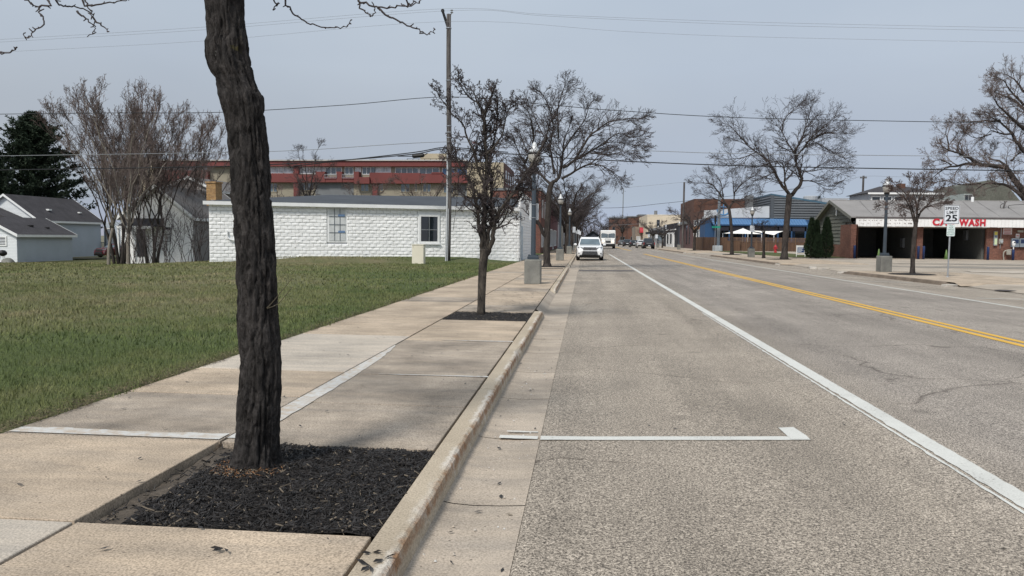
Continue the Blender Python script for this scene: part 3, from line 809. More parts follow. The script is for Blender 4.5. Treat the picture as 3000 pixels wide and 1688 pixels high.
def tree(name, label, group, base, trunk, limbs, S, dens, L0, seed, bm, tm, spread=1.0, flare=1.5, cut=.80):
    """trunk: (uv list, r0, r1); limbs: (uv list, depth drift, r0, r1)"""
    r = random.Random(seed)
    t = thing(name, label, 'tree', base, 0, group)
    mt = MB(); mc = MB(); y0 = base[1]
    tp = limb3(trunk[0], y0, 0, 4); rr = taper(len(tp), trunk[1], trunk[2]); rr[0] *= flare; rr[1] *= 1+(flare-1)*.35
    tp[0] = (tp[0][0], tp[0][1], min(tp[0][2], base[2])-.05)
    mt.tube(tp, rr, 12)
    for uv, dy, a, b in limbs:
        lp = limb3(uv, y0, dy*spread, 3); lp = lp[:max(4, int(len(lp)*cut+.5))]; rd = taper(len(lp), a, b)
        lp = [tuple(c+r.gauss(0, .25*rd[i]) for c in p) for i, p in enumerate(lp)]
        mt.tube(lp, rd, 8); from_limb(mc, r, lp, rd, S, dens, L0)
    mt.build('trunk', bm, t, smooth=True); mc.build('crown', tm, t, smooth=True, fix=False)
    return t

# 1. the near trunk: ring-by-ring mesh following its outline, furrowed bark in the geometry
def near_trunk():
    Y = 4.28
    L = [(0, 604), (60, 609), (110, 612), (127, 606), (160, 608), (190, 611), (210, 619), (230, 632), (275, 645), (320, 655), (360, 665), (400, 671), (450, 676), (505, 679), (555, 681), (575, 678), (600, 682), (660, 689), (720, 692), (790, 696), (815, 696), (870, 700), (930, 699), (1000, 703), (1050, 706), (1095, 705), (1150, 701), (1205, 697), (1245, 696), (1290, 693), (1330, 689), (1360, 682), (1386, 673)]
    Rr = [(0, 712), (50, 713), (90, 719), (125, 724), (160, 727), (190, 735), (230, 742), (260, 754), (275, 765), (285, 770), (310, 772), (340, 773), (380, 776), (440, 781), (500, 786), (560, 789), (620, 795), (660, 798), (720, 803), (760, 808), (800, 809), (850, 811), (880, 813), (950, 815), (1000, 820), (1060, 821), (1150, 820), (1230, 816), (1300, 813), (1345, 812), (1375, 814), (1386, 818)]
    def itp(T, v):
        for (a, p), (b, q) in zip(T, T[1:]):
            if v <= b: return p+(q-p)*(v-a)/(b-a)
        return T[-1][1]
    t = thing('street_tree', 'large dark furrowed trunk leaning in the near mulch bed, its crown out of view', 'tree', (-1.92, Y, .10), 0, None)
    nr, ns = 420, 110; vs = []
    v0, v1 = -215, 1392
    for i in range(nr+1):
        v = v1+(v0-v1)*i/nr; vv = max(v, 0)
        l, q = itp(L, vv), itp(Rr, vv)
        if v < 0: q += v*.02; l += v*.05
        a, b = at(l, v, Y), at(q, v, Y)
        c = (a+b)/2; rad = (b-a).length/2-.006; hgt = c.z
        for k in range(ns):
            th = 2*math.pi*k/ns; ct, st = math.cos(th), math.sin(th)
            w = th+.25*mnoise.noise((0, 0, hgt*1.1))       # bark ridges wander slightly round the stem
            q1 = mnoise.noise((math.cos(w)*2.6, math.sin(w)*2.6, hgt*1.25))
            ridge = abs(mnoise.noise((math.cos(w)*3.4+.3*q1, math.sin(w)*3.4, hgt*1.5+5)))
            ridge2 = abs(mnoise.noise((math.cos(w)*7+q1, math.sin(w)*7, hgt*4.5+9)))
            vd = mnoise.voronoi((ct*rad*24+1.1*q1+.5*mnoise.noise((ct*5, st*5, hgt*7)), st*rad*24+.9*q1, hgt*2.4+.6*mnoise.noise((ct*3, st*3, hgt*3))))[0]
            gap = vd[1]-vd[0]
            fur = -.016*max(0, 1-ridge/.10)-.013*max(0, 1-gap/.16)+.007*min(1, gap/.5)
            plate = .006*mnoise.noise((ct*9, st*9, hgt*16))+.003*mnoise.noise((ct*24, st*24, hgt*34))
            e = 1+.05*q1
            fl = .045*max(0, (.34-hgt)/.25)**2*(1+.8*mnoise.noise((ct*1.8, st*1.8, 2)))
            R = rad*e+fur+plate+fl
            vs.append((c.x+R*ct, c.y+R*st*.97, c.z))
    mb = MB(); mb.add(vs, [(i*ns+k, i*ns+(k+1) % ns, (i+1)*ns+(k+1) % ns, (i+1)*ns+k) for i in range(nr) for k in range(ns)])
    mb.build('trunk', M_TRUNK, t, smooth=True)
    # pruned branch scar
    sc = MB(); c = at(634, 158, Y-.098); pts = []
    for i in range(7):
        rr = .003+.034*i/6
        for k in range(18):
            th = 2*math.pi*k/18
            pts.append((c.x+rr*.55*math.cos(th), c.y+.035*(i/6)**2-.012*math.sin(i*1.2), c.z+rr*1.15*math.sin(th)))
    sc.add(pts, [(i*18+k, i*18+(k+1) % 18, (i+1)*18+(k+1) % 18, (i+1)*18+k) for i in range(6) for k in range(18)])
    sc.build('branch_scar', mat('weathered_scar_wood', (.055, .052, .050), .9, .3, 30, .2, stretch=(1, 1, .3)), t, smooth=True)
    # limbs above the frame and the hanging twigs that dip into it
    r = random.Random(11); mt = MB(); mc = MB()
    top = at(658, -205, Y)
    Z = 1.9815
    tw = [[(270, 0), (240, 35), (225, 65), (245, 100), (250, 150), (200, 175), (180, 210), (150, 222), (135, 195)],
          [(330, 0), (380, 30), (430, 40), (500, 60), (540, 90), (550, 130), (545, 180), (515, 210)],
          [(495, -30), (500, 15), (520, 60), (530, 90)], [(480, 10), (560, 25), (660, 20), (740, 0)], [(160, 0), (200, 30), (235, 40)],
          [(545, 95), (590, 150), (640, 180)], [(450, 70), (500, 110), (525, 135)], [(-60, 318), (0, 312), (60, 305), (105, 275)],
          [(1595, -20), (1610, 25), (1590, 50), (1585, 65)], [(1655, -20), (1680, 45), (1700, 75), (1750, 110), (1800, 135), (1880, 160), (1960, 160), (2010, 150), (2040, 125)],
          [(2080, -20), (2130, 20), (2200, 45), (2290, 45), (2390, 30), (2450, -4)], [(2195, 45), (2240, 85), (2300, 115), (2380, 155), (2440, 180), (2490, 195), (2525, 170)],
          [(2078, 0), (2110, 60), (2155, 90), (2180, 60), (2170, 30)], [(2360, 0), (2375, 28), (2400, 10)]]
    ext = [(-60, -170), (120, -150), (230, -130), (240, -120), (-40, -150), None, None, (-160, 60), (830, -140), (850, -160), (1080, -160), None, (1060, -150), (1190, -120)]
    for k, l in enumerate(tw):
        dy = .5*math.sin(k*1.7)
        uv = px(l, 0, 0, Z)
        if ext[k]: uv = [ext[k]]+uv
        pts = smooth_path([tuple(at(u, v, Y+.1+dy)) for u, v in uv], 4)
        pts = [tuple(c+r.gauss(0, .004) for c in p) for p in pts]
        mc = MB(); mc.tube(pts, taper(len(pts), .0068, .0026), 5)
        for p in pts[4::2]:                        # knobby spurs
            d = perp_dir((0, 0, 1), r.uniform(.6, 2.2), r); l2 = r.uniform(.008, .03)
            mc.tube([p, tuple(p[a]+d[a]*l2 for a in range(3))], [.004, .0028], 4)
        mc.build('hanging_twig', M_TWIG, t, smooth=True)
    for (u, v, dy, a) in ((60, -260, .2, .06), (-250, -120, .4, .05), (240, -330, -.3, .06), (850, -290, .4, .06), (1080, -260, -.2, .06), (1250, -330, .8, .05), (700, -520, 1.2, .07)):
        q = at(u, v, Y+dy); m1 = top.lerp(q, .5)+Vector((0, 0, .18))
        lp = smooth_path([tuple(top), tuple(m1), tuple(q), tuple(q+(q-m1)*.6+Vector((0, 0, .3)))], 5)
        mt.tube(lp, taper(len(lp), .075, .018), 8)
    for k in (0, 1, 2, 4, 8, 9, 10, 12, 13):
        e = ext[k]; q = at(e[0], e[1], Y+.1+.5*math.sin(k*1.7)); up = top.lerp(q, .8)+Vector((0, 0, .25))
        mt.tube(smooth_path([tuple(top), tuple(top.lerp(q, .4)+Vector((0, 0, .3))), tuple(up), tuple(q)], 4), taper(13, .035, .007), 6)
    mt.build('limbs', M_TRUNK, t, smooth=True)
    for uv in ([(782, 903), (800, 884), (828, 850), (857, 815)], [(782, 904), (805, 896), (825, 880), (857, 840)]):
        sp = MB(); pts = smooth_path([tuple(at(u, v, Y-.10+.02*i)) for i, (u, v) in enumerate(uv)], 3); sp.tube(pts, taper(len(pts), .0035, .0016), 5); sp.build('sprout', mat('green_brown_sprout', (.060, .050, .032), .7), t, smooth=True)
near_trunk()
mb = MB(); r = random.Random(31)      # orange rotted duff at its foot
for k in range(260):
    a = r.gauss(-1.6, .7); d = r.uniform(.14, .24); x = -1.92+d*math.cos(a); yy = 4.28+d*math.sin(a); z = mulch_z(x, yy, 3.41, 3)+.012
    b = r.uniform(0, 3.14); L = r.uniform(.006, .022); c, s = math.cos(b)*L, math.sin(b)*L
    mb.mi = r.choice((0, 0, 1)); mb.add([(x-c, yy-s, z), (x+s*.2, yy-c*.2, z+.004), (x+c, yy+s, z+r.uniform(0, .012)), (x-s*.2, yy+c*.2, z+.003)], [(0, 1, 2, 3)])
tag(mb.build('root_duff', [mat('rust_duff', (.20, .10, .045), .9, .4, 20), M_CHIP2], fix=False), 'rust coloured duff at the foot of the near trunk', None, kind='stuff')

# 2. young pear, vase of upright stems
z7 = lambda l: px(l, 1280, 560, 5.573); z4 = lambda l: px(l, 1250, 230, 3.6225)
tree('pear_tree', 'young bare tree with upright knobby stems in the second mulch bed', None, (-1.87, 13.87, .12),
     ([(1409.6, 922), (1411, 860), (1414, 790), (1418, 750), (1420, 730)], .070, .082),
     [(z7([(770, 1040), (770, 700), (780, 300), (785, 100)])+z4([(630, 800), (620, 500), (600, 400), (640, 330), (680, 200), (715, 100)]), .15, .056, .014),
      (z7([(740, 1020), (735, 900), (720, 750), (680, 600), (680, 400), (690, 250)])+z4([(530, 1350), (490, 1150), (420, 1030), (340, 900), (280, 720)]), -.35, .045, .012),
      (z7([(790, 1000), (830, 780), (850, 650), (895, 500), (890, 300), (880, 150)])+z4([(690, 1100), (660, 900), (720, 650), (750, 400), (745, 180)]), .4, .044, .012),
      (z7([(800, 1040), (890, 850), (935, 680), (950, 520), (1000, 400), (1070, 260)])+z4([(950, 1180), (1050, 1020), (1150, 850), (1240, 700), (1290, 540), (1330, 380)]), -.2, .052, .012),
      (z4([(640, 1180), (560, 1000), (510, 800), (430, 630), (380, 480), (270, 380), (180, 250), (80, 150)]), -.5, .026, .008),
      (z4([(610, 600), (600, 400), (560, 280), (450, 200), (390, 120), (350, 60)]), -.3, .022, .008),
      (z7([(960, 620), (1010, 570), (1090, 480), (1150, 350), (1180, 260), (1300, 190)])+z4([(1060, 1090), (1120, 1000)]), .3, .020, .008),
      (z4([(640, 800), (720, 720), (800, 600), (840, 420), (900, 260)]), .5, .022, .008),
      (z4([(500, 800), (430, 900), (350, 860), (270, 830)]), .2, .018, .007), (z4([(560, 1270), (480, 1270), (400, 1240), (340, 1190)]), .3, .018, .007),
      (z4([(660, 1000), (740, 960), (850, 1100), (960, 1080)]), -.3, .018, .007)],
     S_PEAR, 13.5, .46, 5, M_BARKP, M_TWIG, flare=1.2, cut=.93)

# 3. big honey locust on the left, 39 m away
z5 = lambda l: px(l, 1500, 230, 3.22)
LIM3 = [([(1603, 700)]+z5([(290, 1450), (240, 1330), (235, 1200), (200, 1000), (160, 900), (110, 780), (40, 640), (0, 500), (-40, 330)]), -1.0, .11, .022),
      (z5([(120, 800), (200, 600), (180, 400), (100, 180)]), -2.0, .06, .02),
      (z5([(375, 1010), (290, 930), (240, 870), (150, 700), (90, 560), (60, 400)]), 1.5, .08, .02),
      (z5([(370, 1000), (440, 930), (470, 800), (480, 690), (500, 560), (560, 420), (640, 260)]), .5, .10, .02),
      (z5([(470, 945), (600, 870), (740, 810), (860, 830), (1000, 920), (1100, 970)]), -2.0, .07, .015),
      (z5([(480, 840), (620, 760), (740, 690), (860, 620), (980, 600), (1250, 640), (1390, 610)]), 1.5, .08, .015),
      (z5([(600, 770), (720, 560), (830, 470), (950, 400), (1180, 380), (1300, 400)]), -1.0, .07, .015),
      (z5([(400, 900), (380, 770), (350, 640), (250, 450), (180, 290), (80, 160)]), 1.0, .07, .015),
      (z5([(480, 690), (560, 560), (680, 400), (740, 240), (850, 150)]), 2.0, .06, .015),
      (z5([(360, 640), (390, 450), (340, 250), (290, 150), (230, 60)]), -1.5, .05, .015),
      (z5([(440, 560), (430, 300), (480, 120), (510, 50)]), 0, .05, .015),
      (z5([(860, 620), (1000, 520), (1150, 560), (1310, 500)]), 2.0, .045, .012),
      (z5([(740, 700), (900, 720), (1100, 690), (1250, 790)]), -1.8, .045, .012)]
tree('locust_tree', 'spreading bare tree forked low, on the pavement behind the first lamp post', 'honey locusts along the left pavement', (-1.9, 39.03, .13),
     ([(1603, 782), (1602, 755), (1601, 725), (1603, 700), (1604, 660), (1606, 620), (1608, 580), (1612, 550), (1618, 535)], .19, .125), LIM3,
     S_LOC, 4.4, 1.15, 8, M_BARK, M_TWIG, flare=1.6)

# 4. honey locust on the right verge
z6 = lambda l: px(l, 2050, 280, 2.898)
LOCR = tree('locust_tree', 'tallest bare tree on the right verge, twisted fork above a slanting trunk', None, (15.3, 60.92, .14),
     ([(2297, 764), (2301, 700), (2306, 640), (2310, 600), (2312, 570)], .235, .225),
     [(z6([(765, 845), (700, 770), (660, 690), (620, 610), (560, 540), (480, 480), (400, 420), (330, 390), (200, 360), (60, 300)]), 1.5, .145, .02),
      (z6([(745, 830), (725, 740), (712, 600), (650, 560), (520, 600), (400, 660)]), -1.5, .09, .02),
      (z6([(770, 850), (820, 800), (865, 730), (850, 660), (825, 600), (810, 510), (790, 470), (740, 390), (700, 310), (640, 240), (560, 180), (450, 140)]), -.8, .165, .02),
      (z6([(815, 520), (860, 470), (920, 420), (1010, 410), (1120, 480), (1250, 540), (1390, 560)]), 1.5, .08, .015),
      (z6([(800, 490), (860, 380), (900, 260), (940, 130), (960, 30)]), .6, .10, .015),
      (z6([(860, 470), (960, 350), (1080, 240), (1220, 130)]), -1.5, .08, .015),
      (z6([(865, 720), (960, 730), (1080, 770), (1180, 760)]), .8, .06, .015),
      (z6([(840, 640), (960, 640), (1100, 620), (1250, 650)]), -2.0, .06, .015),
      (z6([(900, 400), (1040, 330), (1180, 320), (1310, 330)]), 2.0, .06, .015),
      (z6([(700, 310), (720, 200), (800, 120), (860, 60)]), 1.5, .05, .015),
      (z6([(480, 480), (360, 530), (240, 540), (120, 545)]), -2, .05, .015),
      (z6([(640, 640), (560, 690), (470, 720), (430, 790)]), 1.5, .05, .015), (z6([(400, 420), (300, 300), (240, 250), (160, 225)]), 1, .05, .015)],
     S_LOC, 4.2, 1.7, 3, M_BARK, M_TWIG, flare=1.8)
# 5. tree further along the right pavement
z8 = lambda l: px(l, 1950, 420, 3.813)
tree('locust_tree', 'medium bare tree with flat spreading crown before the blue awning', None, (15.01, 80.59, .14),
     ([(2144, 747.5), (2144, 700), (2141, 650), (2137, 620), (2135, 605)], .17, .145),
     [(z8([(700, 720), (650, 640), (560, 500), (480, 450), (330, 440), (220, 420)]), -1, .11, .02), (z8([(690, 710), (600, 640), (450, 590), (330, 520)]), 1.5, .09, .015),
      (z8([(715, 715), (760, 640), (760, 520), (750, 400), (700, 300)]), .8, .11, .015), (z8([(760, 560), (850, 460), (960, 380), (1050, 330)]), -1.2, .07, .015),
      (z8([(740, 650), (860, 620), (980, 560), (1060, 560)]), 1.5, .07, .015), (z8([(640, 600), (620, 450), (560, 350), (420, 290)]), -.6, .06, .015), (z8([(760, 640), (880, 720), (960, 760)]), -1.5, .04, .012)],
     S_LOC, 3.2, 1.4, 9, M_BARK, M_TWIG)
# 6. small tree beside the speed sign
z9 = lambda l: px(l, 2400, 400, 3.15)
tree('street_tree', 'small low branching tree between the lamp post and the speed limit sign', None, (14.2, 34.88, .14),
     ([(2673, 807), (2675, 740), (2679, 690), (2682, 665), (2683, 650)], .095, .085),
     [(z9([(885, 810), (860, 730), (830, 640), (780, 560), (700, 510), (640, 500)]), -.5, .05, .012), (z9([(890, 800), (850, 640), (790, 520), (700, 440), (610, 350)]), .6, .045, .01),
      (z9([(895, 810), (900, 680), (880, 560), (840, 420), (850, 290)]), .1, .05, .01), (z9([(900, 800), (910, 650), (930, 540), (960, 430), (980, 320)]), -.4, .045, .01),
      (z9([(905, 790), (940, 690), (1030, 600), (1090, 510), (1180, 440)]), .5, .045, .01), (z9([(920, 720), (980, 660), (1080, 620), (1170, 620)]), -.8, .035, .01),
      (z9([(780, 560), (700, 570), (640, 620), (560, 640)]), .2, .025, .009), (z9([(1030, 600), (1120, 580), (1190, 510)]), .7, .025, .009), (z9([(830, 640), (790, 640), (775, 690)]), -.3, .016, .007)],
     dict(S_LOC, r0=.02, tip=.0055), 5.2, .62, 12, M_BARK, M_TWIGR)
# 7. stunted tree on the verge
tree('street_tree', 'stunted little bare tree beside the shorter right lamp post', None, (14.67, 65.01, .14),
     ([(2237, 758), (2238, 720), (2238, 700), (2239, 686)], .12, .10),
     [(z8([(1095, 1010), (1060, 950), (1030, 930)]), -.4, .06, .015), (z8([(1100, 1010), (1120, 960), (1160, 945), (1210, 950)]), .4, .06, .015), (z8([(1095, 1000), (1090, 930)]), .2, .05, .015)],
     dict(S_LOC, r0=.025), 3.5, .75, 2, M_BARK, M_TWIG)
# 8. old oak behind the car wash
zo = lambda l: px(l, 2600, 180, 3.293)
OAKY = 92
tree('oak_tree', 'huge old bare tree with arching limbs behind the car wash roof', None, (at(3062, 720, OAKY).x, OAKY, .2),
     ([(3062, 735), (3050, 660), (3020, 600)], .70, .55),
     [(zo([(1390, 1390), (1317, 1270), (1250, 1180), (1190, 1090), (1140, 1030), (1050, 1010), (900, 995), (800, 935), (720, 905), (680, 880), (600, 860), (540, 830), (450, 760), (370, 750), (260, 790)]), -3, .43, .05),
      (zo([(900, 995), (780, 990), (650, 1010), (560, 1030), (440, 1120), (380, 1180)]), 1, .22, .03),
      (zo([(1420, 1400), (1400, 1000), (1317, 870), (1240, 760), (1180, 670), (1080, 580), (1000, 540), (900, 490), (780, 480)]), 2, .34, .04),
      (zo([(1080, 580), (950, 575), (800, 580), (690, 555)]), -2, .16, .03),
      (zo([(1430, 900), (1380, 560), (1317, 470), (1230, 380), (1100, 320), (1000, 280), (870, 250)]), 3, .30, .03),
      (zo([(1317, 660), (1250, 590), (1150, 500), (1060, 420), (1030, 360), (900, 280)]), -3, .22, .03),
      (zo([(1390, 1420), (1250, 1270), (1130, 1190), (950, 1180), (850, 1240), (700, 1330)]), -4, .28, .04),
      (zo([(1140, 1010), (1080, 960), (990, 940), (1010, 890), (1070, 810)]), 2, .16, .03),
      (zo([(590, 855), (580, 760), (560, 680), (600, 600)]), 1, .12, .03), (zo([(680, 870), (690, 780), (740, 700)]), -1, .10, .03),
      (zo([(1190, 700), (1100, 700), (1000, 670), (960, 700), (850, 740)]), 2, .12, .03), (zo([(1000, 700), (860, 740), (750, 690)]), 0, .08, .03),
      (zo([(1317, 300), (1250, 200), (1150, 130), (1050, 110)]), 0, .14, .03), (zo([(1317, 420), (1180, 280), (1120, 180), (1000, 160)]), -2, .14, .03),
      (zo([(1200, 960), (1250, 900), (1330, 860)]), 2, .14, .03), (zo([(900, 1180), (700, 1190), (560, 1150), (450, 1190)]), 1, .10, .03), (zo([(620, 1000), (520, 950), (450, 960)]), 1, .07, .03)],
     S_FINE, 1.7, 2.3, 4, M_BARK, M_TWIGG)

# generic bare street trees further off: built once per kind, then copied
def bare_tree(h, spread, seed, name, label, group, loc, tm=M_TWIG, bm=M_BARK, S=S_LOC, stems=1, fork=.33, dens=2.0, L0=1.5, lean=.0, tr=.2):
    r = random.Random(seed); t = thing(name, label, 'tree', loc, 0, group)
    mt = MB(); mc = MB()
    for s in range(stems):
        a0 = 2*math.pi*s/max(1, stems)+r.random(); bx, by = (0, 0) if stems == 1 else (.5*math.cos(a0)*r.random(), .5*math.sin(a0)*r.random())
        fz = h*fork*r.uniform(.85, 1.15); q = (bx+r.gauss(0, .15)+lean*fz, by+r.gauss(0, .15), fz)
        if stems > 1: q = (bx+math.cos(a0)*fz*.22, by+math.sin(a0)*fz*.22, fz)
        mt.tube(smooth_path([(bx, by, -.1), (bx+(q[0]-bx)*.4+r.gauss(0, .06), by+(q[1]-by)*.4, fz*.5), q], 4), taper(9, tr*1.25, tr*.8), 9)
        nl = 7 if stems == 1 else 3
        for k in range(nl):
            a = a0+2*math.pi*k/nl+r.uniform(-.4, .4); el = r.uniform(.35, 1.0); reach = spread*r.uniform(.75, 1.1)*math.cos(el*.9)
            top = fz+(h-fz)*r.uniform(.75, 1.0)*math.sin(.35+el)
            e = (q[0]+reach*math.cos(a), q[1]+reach*math.sin(a), top)
            m1 = (q[0]+(e[0]-q[0])*.35, q[1]+(e[1]-q[1])*.35, q[2]+(e[2]-q[2])*.5)
            lp = smooth_path([q, m1, e], 5); lp = [(p[0]+r.gauss(0, .07), p[1]+r.gauss(0, .07), p[2]+r.gauss(0, .07)) if i else p for i, p in enumerate(lp)]
            rd = taper(len(lp), tr*.55, .02); mt.tube(lp, rd, 6); from_limb(mc, r, lp, rd, S, dens, L0)
    mt.build('trunk', bm, t, smooth=True, local=True); mc.build('crown', tm, t, smooth=True, fix=False, local=True)
    return t
GL = 'honey locusts along the left pavement'
P1 = bare_tree(8.5, 4.8, 21, 'locust_tree', 'bare leaning tree on the left pavement just beyond the white parked car', GL, (-1.75, 77, .13), lean=.05, tr=.24)
P2 = bare_tree(8.0, 4.6, 22, 'locust_tree', 'dense bare tree next beyond the leaning one on the left pavement', GL, (-1.8, 94, .13))
for (x, y, rz, s, lab) in ((-2.2, 85.5, .9, .9, 'bare tree squeezed between the leaning one and the dense one on the left pavement'), (-2.1, 103, 3.3, .95, 'bare tree beside the fourth left street lamp'), (-1.8, 112, 1.9, 1.05, 'bare tree in the far left row, third after the white car'), (-1.9, 131, 4.1, 1.0, 'bare tree in the far left row, fourth after the white car'),
                           (-1.9, 152, .7, 1.1, 'bare tree in the far left row, fifth after the white car'), (-1.9, 178, 2.9, 1.15, 'bare tree in the far left row above the dark gabled house'), (-1.5, 215, 5.2, 1.3, 'last bare tree of the far left row, above the delivery truck')):
    copy_thing(P2 if y % 2 else P1, (x, y, .13), rz, lab, s)
P3 = bare_tree(6.6, 4.2, 23, 'street_tree', 'small round bare tree before the brown brick building', 'small trees along the right pavement', (15.45, 111, .14), tr=.2, L0=1.35)
for (x, y, rz, s, lab) in ((15.2, 176, 1.1, .95, 'small bare tree before the cream walled shop'), (15.0, 152, 3.6, .7, 'thin bare tree before the dark shop with white doors'),
                           (12.5, 262, 2.2, 1.5, 'far bare tree rising over the brick block, right end'), (7.5, 288, 4.2, 1.7, 'far bare tree rising over the brick block, by the thin mast')):
    copy_thing(P3, (x, y, .14), rz, lab, s)
# clump of wild multi-stemmed trees and brush left of the white block building
S_WILD = dict(seg=[6, 5, 4, 3], wob=[.13, .16, .2, .2], up=[.14, .12, .08, .05], n=[0, 5.5, 3.6, 2.0], ang=[.5, .55, .6, .6], lr=[1, .5, .5, .55], rr=[1, .55, .6, .7], t0=.15, tip=.008, r0=.035)
GW = 'wild trees and brush beside the white block building'
def wild(u, y, topv, label, seed, stems, spread, tm, bm=M_BARK, tr=.10, dens=1.25, L0=2.0, fork=.22):
    b = at(u, 768, y); z0 = lawn_z(b.x, y); h = at(u, topv, y).z-z0
    return bare_tree(h, spread*1.22, seed, 'wild_tree', label, GW, (b.x, y, z0), tm, bm, S_WILD, stems, fork, dens, L0, tr=tr)
wild(318, 50, 235, 'tall grey wild tree with pale stem nearest the garage', 41, 1, 3.4, M_TWIGG, M_PALEBARK)
wild(376, 48, 265, 'wild tree with one pale straight trunk in the clump', 42, 1, 2.6, M_TWIGG, M_PALEBARK, .12)
wild(350, 54, 250, 'wild dark many stemmed tree behind the pale straight trunk', 43, 6, 3.4, M_TWIGR)
wild(445, 53, 300, 'wild tree with curved dark stems before the white brick house', 44, 5, 3.2, M_TWIGR)
wild(505, 60, 325, 'reddish wild tree at the right of the clump, feathery top', 45, 4, 3.6, M_TWIGG, dens=1.7, L0=1.7)
wild(565, 63, 375, 'low wild tree leaning toward the near trunk, behind the chimney', 46, 4, 3.4, M_TWIGG, dens=1.7, L0=1.6)
def brush(u, y, h, label, seed):
    r = random.Random(seed); b = at(u, 768, y); z0 = lawn_z(b.x, y); t = thing('wild_shrub', label, 'shrub', (b.x, y, z0), 0, GW)
    mb = MB()
    for k in range(10):
        a = r.uniform(0, 6.28); d = unit((math.cos(a)*.33, math.sin(a)*.33, 1)); p = (r.gauss(0, .5), r.gauss(0, .35), -.05)
        grow(mb, r, p, d, h*r.uniform(.6, 1.1), .022, 0, dict(S_WILD, n=[0, 4.5, 2.5, 1]))
    mb.build('stems', M_TWIG, t, smooth=True, fix=False, local=True)
brush(400, 47, 3.0, 'brushy thicket at the foot of the pale straight trunk', 51); brush(455, 46, 2.8, 'brushy thicket before the porch of the white brick house', 52)
brush(525, 46, 3.2, 'brushy thicket before the white brick gable corner', 53); brush(580, 47, 3.4, 'brushy thicket against the end of the white block wall', 54)
# shrub-like trees before the apartment block
GA = 'bare trees before the red apartment block'
def aptree(u, y, topv, sp, lab, seed, tm):
    b = at(u, 600, y); h = at(u, topv, y).z+.6
    return bare_tree(h, sp, seed, 'bare_tree', lab, GA, (b.x, y, -.6), tm, M_BARK, S_LOC, 1, .42, 1.1, 1.5, tr=.16)
aptree(905, 80, 430, 2.6, 'dark bare tree poking above the red roofline, left of the tall pole', 61, M_TWIG)
aptree(1235, 84, 500, 4.4, 'wide reddish bare tree before the red apartment balconies', 62, M_TWIGR)
aptree(845, 84, 520, 3.4, 'low reddish bare tree behind the roof, right of the near trunk', 63, M_TWIGR)
aptree(1080, 86, 530, 2.6, 'low grey bare tree behind the roof, before the grey balcony', 64, M_TWIGR)
aptree(490, 84, 478, 4.2, 'pale brown bare tree before the left end of the apartment block', 65, M_TWIGG)

# pine: whorled boughs with needle sprays
M_NEEDLE = mat('dark_pine_needle', (.020, .034, .018), .8, .45, .35, .3, 6)
def pine(u, y, topv, R, label, seed, name='pine_tree'):
    r = random.Random(seed); b = at(u, 700, y); z0 = -1.0; h = at(u, topv, y).z-z0
    t = thing(name, label, 'tree', (b.x, y, z0), 0)
    mt = MB(); mt.tube([(0, 0, 0), (.05, 0, h*.5), (0, .03, h*.97)], [.28, .18, .04], 8)
    mc = MB(); z = h*.10
    while z < h:
        f = z/h; rad = R*(1-f**3.0)*r.uniform(.78, 1.12)+.25
        nb = 8
        for k in range(nb):
            a = 2*math.pi*k/nb+r.random(); L = rad*r.uniform(.7, 1.15); el = r.uniform(-.05, .35)+.45*f
            e = (L*math.cos(a)*math.cos(el), L*math.sin(a)*math.cos(el), z+L*math.sin(el))
            mt.tube([(0, 0, z), e], [.045, .012], 4, cap=False)
            for q in range(int(26+46*L/R)):
                s = r.uniform(.12, 1.02); p = (e[0]*s+r.gauss(0, .22), e[1]*s+r.gauss(0, .20), z+(e[2]-z)*s+r.gauss(0, .14))
                for w in range(5):
                    d = unit((e[0]*.5/L+r.gauss(0, .7), e[1]*.5/L+r.gauss(0, .7), r.gauss(.35, .6))); l = r.uniform(.22, .5); o = perp_dir(d, 1.57, r); wd = r.uniform(.05, .10)
                    mc.add([(p[0]-o[0]*wd, p[1]-o[1]*wd, p[2]-o[2]*wd), (p[0]+o[0]*wd, p[1]+o[1]*wd, p[2]+o[2]*wd), (p[0]+d[0]*l, p[1]+d[1]*l, p[2]+d[2]*l)], [(0, 1, 2)])
        z += r.uniform(.42, .62)*(1.1-.35*f)
    mt.build('trunk', M_BARK, t, local=True, smooth=True); mc.build('crown', M_NEEDLE, t, local=True, fix=False)
    return t
pine(105, 92, 336, 6.4, 'big dark evergreen behind the grey roofed house', 71)
pine(-25, 84, 442, 3.2, 'evergreen cut off by the left picture edge, behind the house roof', 72)
# arborvitae by the car wash
M_ARB = mat('arborvitae_green', (.022, .040, .017), .85, .4, 3.5, .35, 18)
def arb(x, y, h, w, label, seed):
    r = random.Random(seed); t = thing('arborvitae', label, 'shrub', (x, y, .14), 0, 'clipped evergreens beside the car wash')
    mc = MB()
    for k in range(4200):
        f = r.random()**.85; prof = w*1.22*(min(1, (f+.06)/.24)**.6)*(1-f)**.62+.02
        a = r.uniform(0, 6.28); rr = prof*(1-.42*r.random()**2)*(1+.17*mnoise.noise((math.cos(a)*1.7, math.sin(a)*1.7, f*6+seed)))
        p = (rr*math.cos(a), rr*math.sin(a), f*h+.04)
        d = unit((math.cos(a)*.55+r.gauss(0, .25), math.sin(a)*.55+r.gauss(0, .25), 1)); l = r.uniform(.10, .26); o = perp_dir(d, 1.57, r); wd = r.uniform(.025, .06)
        mc.add([(p[0]-o[0]*wd, p[1]-o[1]*wd, p[2]), (p[0]+o[0]*wd, p[1]+o[1]*wd, p[2]), (p[0]+d[0]*l, p[1]+d[1]*l, p[2]+d[2]*l)], [(0, 1, 2)])
    mc.build('foliage', M_ARB, t, local=True, fix=False); ms = MB(); ms.tube([(0, 0, -.03), (0, 0, h*.8)], [.09, .02], 6); ms.build('stem', M_BARK, t, local=True)
